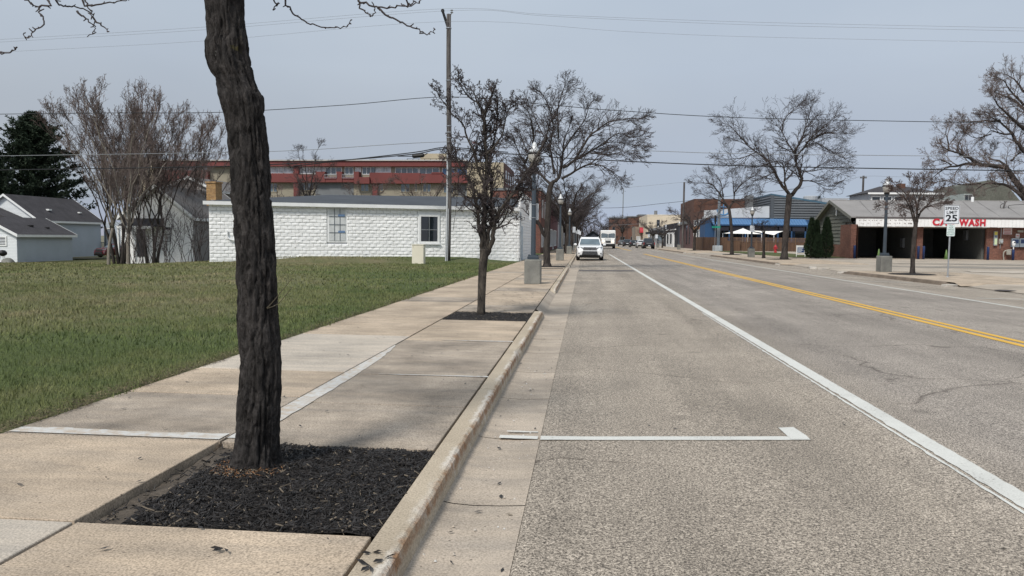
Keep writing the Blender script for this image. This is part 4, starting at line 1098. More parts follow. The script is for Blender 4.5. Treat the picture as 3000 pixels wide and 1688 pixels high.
arb(at(2375, 750, 68.9).x, 68.9, 3.35, .50, 'tall dark evergreen shrub, leftmost beside the car wash', 1)
arb(at(2390, 750, 69.3).x, 69.3, 3.15, .42, 'dark evergreen shrub squeezed between two taller ones', 2)
arb(at(2397, 750, 68.0).x, 68.0, 1.9, .38, 'short evergreen shrub in front of its taller neighbours', 3)
arb(at(2420, 750, 68.4).x, 68.4, 3.35, .54, 'tall dark evergreen shrub closest to the brick pier', 4)
# ---------------------------------------------------------------- street furniture
M_GLOBE = mat('frosted_lamp_globe', (.36, .345, .315), .35, .1, 5, .05, spec=.6)
M_CAP = mat('clear_lamp_cap', (.56, .58, .59), .3, .06, 5, .03, spec=.7)
M_SIGNW = mat('reflective_sign_white', (.66, .70, .75), .45, .04, 3, .03)
M_SIGNBACK = mat('aluminium_sign_back', (.58, .61, .63), .4, .06, 4, .05, metal=.2)
M_INK = mat('sign_black_ink', (.018, .022, .028), .5, .05, 3, 0)
GLAMP = 'street lamps on concrete blocks'
def text(body, size, loc, rot, m, parent, name='lettering', ex=.004, bold=0., sx=1., align='CENTER', spacing=1., fit=None):
    c = bpy.data.curves.new(name, 'FONT'); c.body = body; c.size = size; c.extrude = ex; c.offset = bold; c.align_x = align; c.align_y = 'CENTER'
    c.resolution_u = 3; c.space_character = spacing
    o = bpy.data.objects.new(name, c); scene.collection.objects.link(o); c.materials.append(m)
    o.location = loc; o.rotation_euler = rot; o.scale = (sx, 1, 1)
    bpy.context.view_layer.update()
    me = bpy.data.meshes.new_from_object(o.evaluated_get(bpy.context.evaluated_depsgraph_get())); bpy.data.objects.remove(o)
    if fit:
        w = max(v.co.x for v in me.vertices)-min(v.co.x for v in me.vertices); sx = fit/w
    o = bpy.data.objects.new(name, me); scene.collection.objects.link(o)
    o.location = loc; o.rotation_euler = rot; o.scale = (sx, 1, 1)
    if parent: o.parent = parent; o.matrix_parent_inverse = wm(parent).inverted()
    return o
UPR = (math.pi/2, 0, 0)          # lettering upright, read from -Y
def lamp(loc, label):
    t = thing('street_lamp', label, 'street lamp', (loc[0], loc[1], loc[2]), 0, GLAMP)
    mb = MB(); mb.box((0, 0, .365), (.50, .66, .77), 0, .025); mb.build('concrete_block', M_BLOCK, t, local=True)
    mb = MB(); mb.box((0, 0, .80), (.34, .34, .10), 0, .012); mb.box((0, 0, .86), (.26, .26, .05), 0, .01)
    for a in (-1, 1):
        for b in (-1, 1): mb.lathe([(.018, 0), (.018, .05)], 6, (a*.13, b*.13, .85))
    mb.build('base_plate', M_SLATE, t, local=True)
    mb = MB(); mb.lathe([(.078, .86), (.066, 3.010), (.066, 3.020), (.055, 3.060), (.055, 3.550), (.09, 3.570), (.09, 3.610), (.07, 3.630)], 14); mb.build('pole', M_SLATE, t, smooth=False, local=True)
    mb = MB(); mb.lathe([(.07, 3.610), (.12, 3.650), (.13, 3.690), (.10, 3.700)], 16); mb.build('collar', M_BLACK, t, local=True); mb = MB(); mb.lathe([(.200, 3.985), (.210, 3.995), (.210, 4.030), (.190, 4.040)], 18); mb.build('fitter_band', M_BLACK, t, local=True)
    mb = MB(); mb.lathe([(.10, 3.700), (.15, 3.740), (.185, 3.850), (.196, 3.960), (.190, 3.987)], 18); mb.build('globe', M_GLOBE, t, smooth=True, local=True)
    mb = MB(); mb.lathe([(.190, 4.038), (.155, 4.110), (.095, 4.180), (.08, 4.250), (.07, 4.300), (.045, 4.350), (.012, 4.370)], 18); mb.build('cap', M_CAP, t, smooth=True, local=True)
    return t
lamp1 = lamp((-1.60, 23.9, .13), 'nearest street lamp on the left pavement, sign plate strapped to its pole')
for loc, lab in (((-1.64, 51, .13), 'street lamp on the left pavement beside the white parked car'), ((-1.50, 74.4, .13), 'third street lamp on the left pavement, hard by a leaning trunk'), ((-1.62, 102, .13), 'fourth street lamp along the left pavement'), ((-1.6, 129, .13), 'farthest street lamp along the left pavement'),
                 ((14.04, 37.68, .14), 'street lamp on the right island before the open wash bays'), ((14.44, 68.7, .14), 'street lamp before the blue awning, white notice on its pole'), ((14.6, 122, .14), 'street lamp before the purple brown storefront'), ((14.6, 157, .14), 'small far street lamp by the shop with white doors')):
    copy_thing(lamp1, loc, None, lab)
def plate(name, label, cat, c, w, h, m, th=.004, rad=.03, rz=0, group=None):
    t = thing(name, label, cat, c, rz, group)
    mb = MB(); pts = []
    for cx, cz, a0 in ((w/2-rad, -h/2+rad, -90), (w/2-rad, h/2-rad, 0), (-w/2+rad, h/2-rad, 90), (-w/2+rad, -h/2+rad, 180)):
        for k in range(5):
            a = math.radians(a0+22.5*k); pts.append((cx+rad*math.cos(a), -th/2, cz+rad*math.sin(a)))
    mb.prism(pts, (0, th, 0)); mb.build('sign_panel', m, t, local=True)
    return t
t = plate('parking_sign', 'pale back of a sign strapped to the nearest lamp pole', 'sign', (-1.60, 24.02, 2.36), .29, .52, M_SIGNBACK)
for z in (.2, -.2): mb = MB(); mb.lathe([(.094, 0), (.094, .02)], 14, (0, -.12, z)); mb.build('strap', M_STEEL, t, local=True)
t = plate('parking_sign', 'white notice on the lamp pole before the blue awning', 'sign', (14.44, 68.57, 2.62), .37, .54, M_SIGNW)
for k, s in enumerate(('TWO', 'HOUR', 'PARKING')): text(s, .105, (14.44, 68.565, 2.75-.13*k), UPR, M_INK, t, ex=.002)

# speed limit sign
t = thing('speed_limit_sign', 'SPEED LIMIT 25 road sign on a steel post, hour sign below it', 'road sign', (14.64, 32.56, .14), 0)
mb = MB(); mb.tube([(14.64, 32.6, .05), (14.66, 32.6, 3.02)], .033, 8); mb.lathe([(.07, 0), (.05, .03)], 10, (14.64, 32.6, .135)); mb.build('post', M_STEEL, t)
def panel(mb, cx, y, cz, w, h, rad, th=.004):
    pts = []
    for qx, qz, a0 in ((w/2-rad, -h/2+rad, -90), (w/2-rad, h/2-rad, 0), (-w/2+rad, h/2-rad, 90), (-w/2+rad, -h/2+rad, 180)):
        for k in range(6):
            a = math.radians(a0+18*k); pts.append((cx+qx+rad*math.cos(a), y, cz+qz+rad*math.sin(a)))
    mb.prism(pts, (0, th, 0))
cx, cz, yy = 14.665, 2.66, 32.545
mb = MB(); panel(mb, cx, yy, cz, .61, .765, .05); pn = mb.build('sign_panel', M_SIGNW, t)
mb = MB()
for (a, b, c, d) in ((-.29, .29, .352, .368), (-.29, .29, -.368, -.352), (-.291, -.276, -.354, .354), (.276, .291, -.354, .354)): mb.span(cx+a, cx+b, yy-.003, yy-.0005, cz+c, cz+d)
mb.build('border', M_INK, pn)
text('SPEED', .162, (cx, yy-.002, cz+.245), UPR, M_INK, pn, bold=.004, ex=.002, spacing=1.06, fit=.505)
text('LIMIT', .162, (cx, yy-.002, cz+.085), UPR, M_INK, pn, bold=.004, ex=.002, spacing=1.1, fit=.40)
text('25', .36, (cx, yy-.002, cz-.155), UPR, M_INK, pn, bold=.011, ex=.002, fit=.45)
mb = MB(); panel(mb, 14.66, yy, 2.03, .315, .47, .04); pn = mb.build('hour_panel', mat('pale_green_sign', (.62, .71, .71), .45, .04), t)
M_GREENINK = mat('green_sign_ink', (.03, .16, .12), .5, .05)
for k, s in enumerate(('TWO', 'HOUR', 'PARKING', '9AM-5PM', 'MON THRU', 'SATURDAY')): text(s, .066, (14.66, yy-.002, 2.205-.07*k), UPR, M_GREENINK, pn, ex=.001, sx=.85)

# utility cabinet
t = thing('utility_cabinet', 'beige metal utility cabinet on the lawn before the white block wall', 'utility box', (-8.92, 40.75, .14), 0)
M_BEIGE = mat('beige_enamel', (.70, .66, .54), .5, .05, 2, .04)
mb = MB(); mb.span(-9.25, -8.61, 40.6, 41.1, .05, 1.14, .02); mb.build('body', M_BEIGE, t)
mb = MB(); mb.span(-9.28, -8.58, 40.57, 41.13, 1.142, 1.175, .01); mb.build('lid', M_BEIGE, t)
mb = MB()
for x, z in ((-9.17, 1.02), (-8.69, 1.02), (-8.69, .28)): mb = MB(); mb.lathe([(.012, 0), (.012, .02)], 8, (x, 40.595, z)); mb.build('lock', M_INK, t)

# main utility pole and its hardware
PX, PY = -7.85, 43.6
t = thing('utility_pole', 'tall weathered wooden utility pole rising before the white block wall', 'utility pole', (PX, PY, .3), 0)
ptop = at(1317.5, 42, PY); pb = (PX, PY, 0)
M_POLE = bark('weathered_pole_wood', (.042, .038, .038), (.165, .155, .150), 7, (1, 1, .06), .4, .01)
def pp(z): f = (z-.0)/(ptop.z-.0); return (pb[0]+(ptop.x-pb[0])*f+.05*math.sin(f*5), PY, z)
mb = MB(); mb.tube([pp(z) for z in np.linspace(0, ptop.z, 14)], taper(14, .165, .125), 12); mb.build('pole', M_POLE, t, smooth=True)
mb = MB(); mb.tube([(pp(z)[0]-.07, PY-.17, z) for z in np.linspace(.1, 6.4, 8)], .045, 8); mb.tube([(pp(z)[0]+.02, PY-.18, z) for z in np.linspace(.1, 3.2, 4)], .02, 6); mb.build('conduit', mat('grey_conduit', (.50, .52, .54), .5, .12, 6, .1), t)
e = at(1297, 28, PY); mb = MB(); mb.tube([pp(ptop.z-.9), (e.x+.12, PY, e.z-.45), (e.x, PY, e.z-.10)], [.06, .075, .07], 8); mb.lathe([(.10, 0), (.10, .10), (.05, .14)], 10, (e.x, PY, e.z-.12)); mb.build('insulator_arm', M_BLACK, t)
mb = MB(); mb.tube([pp(ptop.z-.3), (ptop.x+.12, PY, ptop.z+.1)], .03, 6)
for z in (0, .12): mb.lathe([(.06, 0), (.09, .03), (.05, .07)], 10, (ptop.x+.12, PY, ptop.z+.06+z))
for z in (ptop.z-.8, 10.4, 7.85, 7.2, 7.5): mb.lathe([(.16, 0), (.16, .05)], 10, (pp(z)[0], PY, z))
mb.build('bracket', M_STEEL, t)
mb = MB(); q = [pp(6.2), (pp(5)[0]+.45, PY-.2, 5.0), (pp(4)[0]+.36, PY-.2, 3.4), (pp(3)[0]+.2, PY-.19, 2.0)]; mb.tube(smooth_path([(a[0]+.12, a[1]-.12, a[2]) for a in q], 5), .012, 5); mb.build('drop_cable', M_WIRE, t, smooth=True)
GWIRE = 'overhead lines across the street'
def wire(uv, r, label, m, y=PY, group=GWIRE, name='overhead_wire'):
    pts = [tuple(at(u, v, y+(.4 if r > .02 else -.2))) for u, v in uv]
    a = Vector(pts[0])+(Vector(pts[0])-Vector(pts[1]))*.6; b = Vector(pts[-1])+(Vector(pts[-1])-Vector(pts[-2]))*.6
    mb = MB(); mb.tube(smooth_path([tuple(a)]+pts+[tuple(b)], 6), r, 5)
    return tag(mb.build(name, m, smooth=True), label, 'cable', group)
wire([(0, 116), (606, 79), (1297, 26), (1614, 43.5), (2200, 65), (3000, 82)], .0065, 'topmost thin pale wire, carried on the black arm of the pole', M_WIREG)
wire([(0, 123.5), (606, 87), (1326, 31), (1614, 48), (2200, 73), (3000, 91)], .0065, 'second thin pale wire, on the pole tip pin', M_WIREG)
wire([(0, 153), (606, 119.6), (1315, 63), (1821, 92), (2200, 108), (3000, 125)], .006, 'third thin pale wire, fixed below the pole tip', M_WIREG)
wire([(0, 334.6), (323, 331), (651, 329), (1009, 308), (1318, 284), (1614, 308), (1821, 325), (2200, 346), (3000, 362)], .019, 'lone dark wire crossing the open sky midway up the tall pole', M_WIRE)
wire([(0, 457), (656, 447), (908, 439), (1308, 416), (1600, 432), (1925, 443), (2200, 451), (3000, 460)], .017, 'slim grey cable just above the thick black cable', M_WIREG)
wire([(0, 498.6), (671, 487), (1009, 469), (1211, 452), (1308, 437), (1490, 451), (1738, 468), (2200, 486.5), (3000, 501)], .030, 'thick black cable, lowest of the lines across the street', M_WIRE)
wire([(990, 472), (1211, 447), (1306, 432), (1420, 441)], .030, 'short black bundle lashed beside the lowest thick cable at the pole', M_WIRE)
t = thing('cable_splice', 'black canister hung under the cable left of the pole', 'cable splice', at(1226, 457, PY), 0)
a, b = at(1208, 458, PY+.1), at(1243, 455, PY+.1); mb = MB(); mb.tube([tuple(a), tuple(a.lerp(b, .1)), tuple(a.lerp(b, .9)), tuple(b)], [.07, .12, .12, .07], 12); mb.build('canister', M_BLACK, t)
mb = MB(); mb.tube([tuple(at(1165, 458, PY+.2)), tuple(a)], .025, 6); mb.tube([tuple(b), tuple(at(1252, 449, PY+.2))], .025, 6); mb.build('pigtail', M_WIRE, t)
t = thing('cable_splice', 'black splice case on the thick cable within the pear tree crown', 'cable splice', at(1415, 452, PY), 0)
a, b = at(1402, 452, PY+.3), at(1430, 455, PY+.3); mb = MB(); mb.tube([tuple(a), tuple(a.lerp(b, .1)), tuple(a.lerp(b, .9)), tuple(b)], [.07, .12, .12, .07], 12); mb.build('canister', M_BLACK, t)
# far poles and lines
def far_pole(u, vt, y, z0, arm, label, r=.14):
    b = at(u, vt, y); t = thing('utility_pole', label, 'utility pole', (b.x, y, z0), 0)
    mb = MB(); mb.tube([(b.x, y, z0), (b.x+.05, y, b.z)], [r*1.2, r], 8); mb.build('pole', M_POLE, t)
    if arm:
        mb = MB(); mb.span(b.x-arm, b.x+arm, y-.2, y-.09, b.z-.45, b.z-.28); mb.build('crossarm', M_POLE, t)
        mb = MB()
        for k in (-.9, -.5, .5, .9): mb.lathe([(.05, 0), (.05, .16)], 6, (b.x+k*arm, y-.14, b.z-.28))
        mb.build('insulator', M_STEEL, t)
far_pole(2529, 515, 135, 0, .55, 'far wooden pole with crossarm behind the car wash roof', .17)
far_pole(2004, 534, 150, 0, 0, 'far plain pole above the brown brick building', .17)
wire([(1500, 601), (1780, 609.6), (1948, 595.5), (2200, 568)], .035, 'far dark cable sagging over the road end', M_WIRE, 140, 'far lines over the road end')
wire([(1560, 572), (1788, 554), (2004, 534)], .022, 'far faint upper wire running to the plain far pole', M_WIREG, 150, 'far lines over the road end')
wire([(1500, 637), (1700, 637), (1900, 633), (2100, 628)], .03, 'lowest far pale span wire above the delivery truck', M_WIREG, 160, 'far lines over the road end')
wire([(1760, 661), (1860, 657), (1990, 649)], .03, 'far pale span wire against the brick block', M_WIREG, 230, 'far lines over the road end')
wire([(2300, 556), (2440, 536), (2529, 517), (2620, 518)], .02, 'faint wire reaching the far crossarm pole', M_WIREG, 135, 'far lines over the road end')
t = thing('radio_mast', 'thin radio mast standing alone against the sky over the road', 'mast', (at(1825, 700, 420).x, 420, 0), 0)
m0 = at(1825, 552, 420); mb = MB(); mb.tube([(m0.x, 420, 0), (m0.x+.3, 420, m0.z)], [.32, .2], 6); mb.build('mast', M_WIREG, t)
t = thing('flag', 'tiny red flag showing above the apartment roof through the pear tree', 'flag', at(1386, 470, 118), 0)
fp = at(1383, 410, 118); mb = MB(); mb.tube([(fp.x, 118, 12), (fp.x, 118, fp.z)], .04, 6); mb.build('flagpole', M_STEEL, t)
mb = MB(); mb.add([tuple(at(u, v, 118+dy)) for u, v, dy in ((1384, 414, 0), (1388, 415, .15), (1392, 416, -.1), (1392, 421, -.1), (1388, 420, .15), (1384, 419, 0))], [(0, 1, 4, 5), (1, 2, 3, 4)]); mb.build('cloth', mat('red_flag', (.5, .05, .06), .7), t)

# signal pole with round base and street name blade, hydrant, yard sign
tp = gnd(2102, 733, .2); sx, sy = 19.0, 112.5
t = thing('steel_pole', 'grey steel pole standing in a round concrete footing by the fence', 'pole', (sx, sy, .15), 0)
mb = MB(); mb.lathe([(.72, 0), (.72, .72), (.66, .78)], 24, (sx-.1, sy, .1)); mb.build('concrete_base', mat('pale_cast_concrete', (.46, .50, .52), .8, .12, 2, .1), t)
tt = at(2106, 560, sy); mb = MB(); mb.tube([(sx, sy, .8), (sx, sy, tt.z)], [.24, .19], 12); mb.build('pole', mat('grey_steel', (.17, .20, .23), .5, .1, 2), t)
t = thing('street_name_sign', 'green street name blade on a thin post before the fence', 'street sign', (18.2, 110.5, .15), 0)
mb = MB(); mb.tube([(18.2, 110.5, .1), (18.2, 110.5, 3.9)], .04, 6); mb.build('post', M_STEEL, t); mb = MB(); mb.span(17.75, 18.9, 110.46, 110.49, 3.35, 3.62); mb.build('name_blade', mat('street_sign_green', (.02, .28, .20), .5), t)
mb = MB(); mb.span(18.05, 18.35, 110.38, 110.6, 4.2, 5.1); mb.span(18.1, 18.3, 110.4, 110.6, 3.9, 4.2); mb.build('signal_housing', M_BLACK, t)
hy = thing('fire_hydrant', 'red fire hydrant before the lattice topped fence', 'fire hydrant', (23.4, 97.5, .16), 0)
M_RED = mat('hydrant_red', (.42, .035, .045), .5, .12, 4, .05)
mb = MB(); mb.lathe([(.22, 0), (.22, .06), (.15, .08), (.14, .62), (.19, .64), (.19, .72), (.15, .82), (.06, .93), (.05, 1.0)], 14, (23.4, 97.5, .16)); mb.build('barrel', M_RED, hy, smooth=False)
mb = MB()
for a in (-math.pi/2, 0, math.pi): mb.tube([(23.4+.1*math.cos(a), 97.5+.1*math.sin(a), .70), (23.4+.25*math.cos(a), 97.5+.25*math.sin(a), .70)], .075, 10)
mb.build('nozzle', M_RED, hy)
ya, yb = at(2334, 719, 72.9), at(2358, 753, 72.9)
t = thing('yard_sign', 'white framed yard sign with dark blue panel beside the evergreens', 'sign', ((ya.x+yb.x)/2, 72.9, .14), 0)
mb = MB(); x0, x1, z1 = ya.x, yb.x, ya.z
for x in (x0, x1): mb.span(x-.025, x+.025, 72.88, 72.93, .1, z1)
for z in (z1-.02, .36): mb.span(x0+.025, x1-.025, 72.885, 72.925, z-.02, z+.02)
mb.build('frame', M_WPAINT, t); mb = MB(); mb.span(x0+.026, x1-.026, 72.90, 72.915, .50, z1-.045); pn = mb.build('panel', M_WPAINT, t)
mb = MB(); mb.span(x0+.08, x1-.10, 72.893, 72.898, .54, z1-.17); bl = mb.build('blue_field', mat('navy_print', (.02, .05, .16), .5), pn)
mb = MB()
for k, (a, b) in enumerate(((.12, .62), (.12, .50), (.12, .56), (.12, .44))): mb.span(x0+a, x0+b, 72.886, 72.890, z1-.27-.105*k, z1-.22-.105*k)
mb.build('printed_lines', M_SIGNW, bl)
# parked signs along the far left pavement
for k, (y, z) in enumerate(((84, 2.6), (98, 2.6), (118, 2.7), (137, 2.7))):
    t = plate('parking_sign', ['small white sign on a post just past the leaning trunk', 'narrow white sign on the second post of the far left pavement', 'white sign on the third post of the far left pavement', 'white sign on the fourth post of the far left pavement'][k], 'sign', (-1.2+.1*k, y, z), .32, .62, M_SIGNW, group='signs along the far left pavement')
    mb = MB(); mb.tube([(0, .03, -z), (0, .03, .3)], .03, 6); mb.build('post', M_STEEL, t, local=True)
for k, (x, y, z) in enumerate(((14.3, 176, 2.6), (13.6, 149, 2.3))):
    t = plate('parking_sign', ['small white sign on a post near the red awning', 'small white sign on a post before the window poster'][k], 'sign', (x, y, z), .45, .7, M_SIGNW)
    mb = MB(); mb.tube([(0, .03, -z), (0, .03, .3)], .035, 6); mb.build('post', M_STEEL, t, local=True)
# ---------------------------------------------------------------- buildings
def WT(p, d):
    """wall frame: x along the wall, y into the wall, z up"""
    dx, dy = unit((d[0], d[1], 0))[:2]
    return Matrix(((dx, -dy, 0, p[0]), (dy, dx, 0, p[1]), (0, 0, 1, 0), (0, 0, 0, 1)))
def hit(u, v, T):
    o = T.inverted() @ Vector((0, 0, EYE)); d = T.inverted().to_3x3() @ ray(u, v); t = -o.y/d.y
    return o.x+d.x*t, o.z+d.z*t
def lap(mb, srange, z0, z1, h, out):
    z = z0
    while z < z1-.01:
        t = min(z+h, z1); a0, b0 = srange(z); a1, b1 = srange(t)
        if b0-a0 > .02:
            if b1 < a1: a1 = b1 = (a1+b1)/2
            mb.add([(a0, -out, z), (b0, -out, z), (b1, -.004, t), (a1, -.004, t)], [(0, 1, 2, 3)])
            mb.add([(a0, -out, z), (b0, -out, z), (b0, .002, z), (a0, .002, z)], [(3, 2, 1, 0)])
            mb.add([(a0, -out, z), (a1, -.004, t), (a0, .0, z)], [(0, 1, 2)]); mb.add([(b0, -out, z), (b1, -.004, t), (b0, .0, z)], [(2, 1, 0)])
        z = t
def window(parent, T, s0, s1, z0, z1, fm, gm, nx=1, nz=1, fw=.06, out=.05, name='window', mw=.03, sill=False, lab=None):
    mb = MB(); mb.T = T
    mb.span(s0-fw, s0, -out, .02, z0-fw, z1+fw); mb.span(s1, s1+fw, -out, .02, z0-fw, z1+fw)
    mb.span(s0, s1, -out+.002, .02, z1, z1+fw); mb.span(s0, s1, -out+.002, .02, z0-fw, z0)
    for k in range(1, nx): x = s0+(s1-s0)*k/nx; mb.span(x-mw/2, x+mw/2, -out+.008, .0, z0, z1)
    for k in range(1, nz): z = z0+(z1-z0)*k/nz; mb.span(s0, s1, -out+.011, .0, z-mw/2, z+mw/2)
    if sill: mb.span(s0-fw-.05, s1+fw+.05, -out-.05, .0, z0-fw-.07, z0-fw-.003)
    w = mb.build(name, fm, parent)
    if lab: w['label'] = lab
    g = MB(); g.T = T; g.span(s0+.001, s1-.001, -.014, .01, z0+.001, z1-.001); g.build('pane', gm, w)
    return w
def prism_xy(mb, pts, z0, z1):
    mb.prism([(p[0], p[1], z0) for p in pts], (0, 0, z1-z0))

# --- white painted block building on the left corner
def white_block():
    PL, PR = gnd(614, 765, .10), gnd(1520, 765, .13)
    t = thing('block_building', 'low white painted block building with dark roof, at the end of the lawn', 'building', ((PL.x+PR.x)/2, (PL.y+PR.y)/2, .1), 0)
    D = (PR-PL); Lw = math.hypot(D.x, D.y); T = WT(PL, D); H = 3.36
    back = 11.0
    # footprint: the front wall, the short street wall, and the rest behind
    BR = Vector((PR.x, PR.y+back, 0)); BL = Vector((PL.x+1.0, PL.y+back, 0))
    mb = MB(); prism_xy(mb, [(PL.x, PL.y+.12), (PR.x-.03, PR.y+.12), (BR.x-.05, BR.y), (BL.x, BL.y)], -.6, H-.02)
    r = random.Random(2); mb.T = T
    wins = []
    for (u0, v0, u1, v1) in ((958, 610, 1017, 712), (1223, 620, 1290, 715)):
        a = hit(u0, v1, T); b = hit(u1, v0, T); wins.append((a[0], b[0], a[1], min(b[1], H-.12)))
    hc = .2027; row = 0; z = .10
    while z < H-.05:
        z1 = min(z+hc, H-.03); s = -.2 if row % 2 else 0.0
        while s < Lw:
            a, b = max(s, 0), min(s+.405, Lw); s += .405
            if b-a < .05: continue
            segs = [(a, b)]
            for (x0, x1, y0, y1) in wins:
                if z1 > y0+.03 and z < y1-.03:
                    nsg = []
                    for (p, q) in segs:
                        if q <= x0 or p >= x1: nsg.append((p, q))
                        else:
                            if p < x0: nsg.append((p, x0))
                            if q > x1: nsg.append((x1, q))
                    segs = nsg
            for p, q in segs:
                if q-p < .04: continue
                e = .013; j = lambda: r.uniform(-.012, .009); d = .032
                rim = [(p+.004, .0, z+.005), (q-.004, .0, z+.005), (q-.004, .0, z1-.005), (p+.004, .0, z1-.005)]
                bk = [(x, .14, zz) for x, _, zz in rim]; n = 4
                top = [(p+e, -d*.55+j(), z+.022), ((p+q)/2, -d+j(), z+.026), (q-e, -d*.6+j(), z+.022), (q-e, -d*.55+j(), z1-.03), ((p+q)/2, -d*.8+j(), z1-.028), (p+e, -d*.5+j(), z1-.03)]
                md = ((p+q)/2+j(), -d*1.1+j(), (z+z1)/2)
                mb.add(bk+rim+top+[md], [(0, 1, 5, 4), (1, 2, 6, 5), (2, 3, 7, 6), (3, 0, 4, 7), (4, 5, 10, 9, 8), (5, 6, 11, 10), (6, 7, 13, 12, 11), (7, 4, 8, 13), (8, 9, 14), (9, 10, 14), (10, 11, 14), (11, 12, 14), (12, 13, 14), (13, 8, 14)])
        z += hc; row += 1
    mb.span(0, Lw, -.02, .1, -.5, .098)
    mb.T = WT(PR, (0, 1)); 
    zz = .1; row = 0                         # street wall with stepped block parapet
    while zz < H+1.15:
        x1 = 11.0 if zz < H else 11-(zz-H)*1.2; x0 = 0 if zz < H else (zz-H)*1.25
        s = x0-(.2 if row % 2 else 0)
        while s < x1:
            a, b = max(s, x0), min(s+.405, x1); s += .405
            if b-a > .06: mb.box(((a+b)/2, .04+r.uniform(-.012, .012), zz+hc/2), (b-a-.012, .16, hc-.012), 0, .02)
        zz += hc; row += 1
    mb.build('wall', M_WBLOCK, t)
    # roof: low slope rising away from the eave, hipped at the left
    e0, e1 = Vector((PL.x-.25, PL.y-.28, H+.03)), Vector((PR.x+.0, PR.y-.2, H+.03))
    r0, r1 = at(962, 571, 52.5), at(1452, 578, 56.5)
    B0, B1 = Vector((BL.x-.3, BL.y+6, H+.1)), Vector((BR.x-.1, BR.y+6, H+.1)); q1 = Vector((PR.x-.22, PR.y+.2, H+.05))
    mb = MB(); ls = [(-.0, 0)]
    mb.add([tuple(e0+Vector((0, 0, .08))), tuple(q1+Vector((0, -.35, .06))), tuple(r1), tuple(r0), tuple(B0), tuple(B1), (PR.x-.2, PR.y+6, 4.2)], [(0, 1, 2, 3), (0, 3, 4), (3, 2, 5, 4), (1, 6, 2), (6, 5, 2)])
    mb.build('roof', M_ROOFD, t)
    mb = MB(); mb.T = T; mb.span(-.28, Lw-.04, -.30, -.262, H-.10, H+.10); mb.span(-.28, Lw-.04, -.26, .1, H-.012, H+.02)
    for k in range(16):
        x = r.uniform(3, Lw-.5); mb.span(x, x+r.uniform(.3, 1.0), -.258, -.23, H-.13, H-.10)
    mb.build('fascia', M_WPAINT, t)
    # windows
    x0, x1, z0, z1 = wins[0]
    w = window(t, T, x0+.12, x1-.10, z0+.14, z1-.04, M_WPAINT, mat('pale_pane', (.60, .62, .62), .35, .16, 2.5, .05), 3, 4, .10, -.005, mw=.03, lab='tall window of twelve pale panes')  # panes get a pale colour of their own
    mb = MB(); mb.T = T
    for k in range(1, 3): x = x0+.12+(x1-x0-.22)*k/3; mb.span(x-.018, x+.018, -.03, -.016, z0+.14, z1-.04)
    for k in range(1, 4): z = z0+.14+(z1-z0-.18)*k/4; mb.span(x0+.12, x1-.10, -.034, -.017, z-.018, z+.018)
    mb.build('muntins', mat('old_muntin_grey', (.12, .14, .16), .6), w)
    mb = MB(); mb.T = T
    for z in (z0+.14+(z1-z0-.18)*.26, z0+.14+(z1-z0-.18)*.77): mb.span(x1-.52, x1-.14, -.04, -.0345, z-.02, z+.10)
    mb.build('sticker', mat('blue_sticker', (.15, .24, .40), .5), w)
    x0, x1, z0, z1 = wins[1]
    mb = MB(); mb.T = T; mb.span(x0, x1, -.03, .1, z0, z1); mb.build('window_surround', M_WPAINT, t)
    w = window(t, T, x0+.20, x1-.17, z0+.16, z1-.32, M_WPAINT, M_GLASSD, 1, 1, .12, .085, mw=.025, sill=True, lab='dark two by two window in a wide white surround')
    mb = MB(); mb.T = T; xm = (x0+x1)/2+.01; mb.span(xm-.015, xm+.015, -.06, -.015, z0+.16, z1-.32); zm = z0+.16+(z1-z0-.48)*.47; mb.span(x0+.2, x1-.17, -.064, -.015, zm-.016, zm+.016); mb.build('muntins', M_STEEL, w)
    for ch in children(w):
        if ch.name.startswith('pane'): ch.location.y -= .03
    a, b = hit(666, 676, T), hit(690, 704, T)
    mb = MB(); mb.T = T; mb.tube(smooth_path([(a[0], -.10, a[1]), (a[0]+.02, -.11, b[1]+.18), (a[0]+.2, -.12, b[1]+.03), (b[0]+.1, -.10, b[1]-.03)], 4), .045, 7); mb.lathe([(.12, 0), (.12, .2)], 10, (b[0]+.1, -.1, b[1]-.12)); mb.build('service_pipe', M_WPAINT, t)
    # door reveal and downpipe on the street corner
    mb = MB(); mb.T = WT(PR, (0, 1)); mb.span(1.2, 2.3, -.06, -.02, .12, 2.35); mb.build('door', mat('pale_blue_door', (.42, .50, .56), .6, .1), t)
    mb = MB(); mb.T = WT(PR, (0, 1)); mb.span(.10, .22, -.12, -.03, .12, 3.2); mb.build('downpipe', mat('dull_grey_pipe', (.30, .33, .36), .6, .2, 3), t)
    # chimney at the left rear
    c = at(628, 590, PL.y+2.6); ct = at(628, 537, PL.y+2.6).z
    mb = MB(); mb.box((c.x, c.y, (3.3+ct)/2), (.62, .62, ct-3.3), -.15); mb.box((c.x, c.y, ct+.03), (.72, .72, .1), -.15); mb.build('chimney', brick('tan_brick', (.42, .25, .10), (.30, .17, .075), (.20, .17, .13), 1.0), t)
    mb = MB(); mb.box((c.x+.35, c.y-.45, 3.52), (.5, .3, .2)); mb.build('flashing', M_WPAINT, t)
white_block()

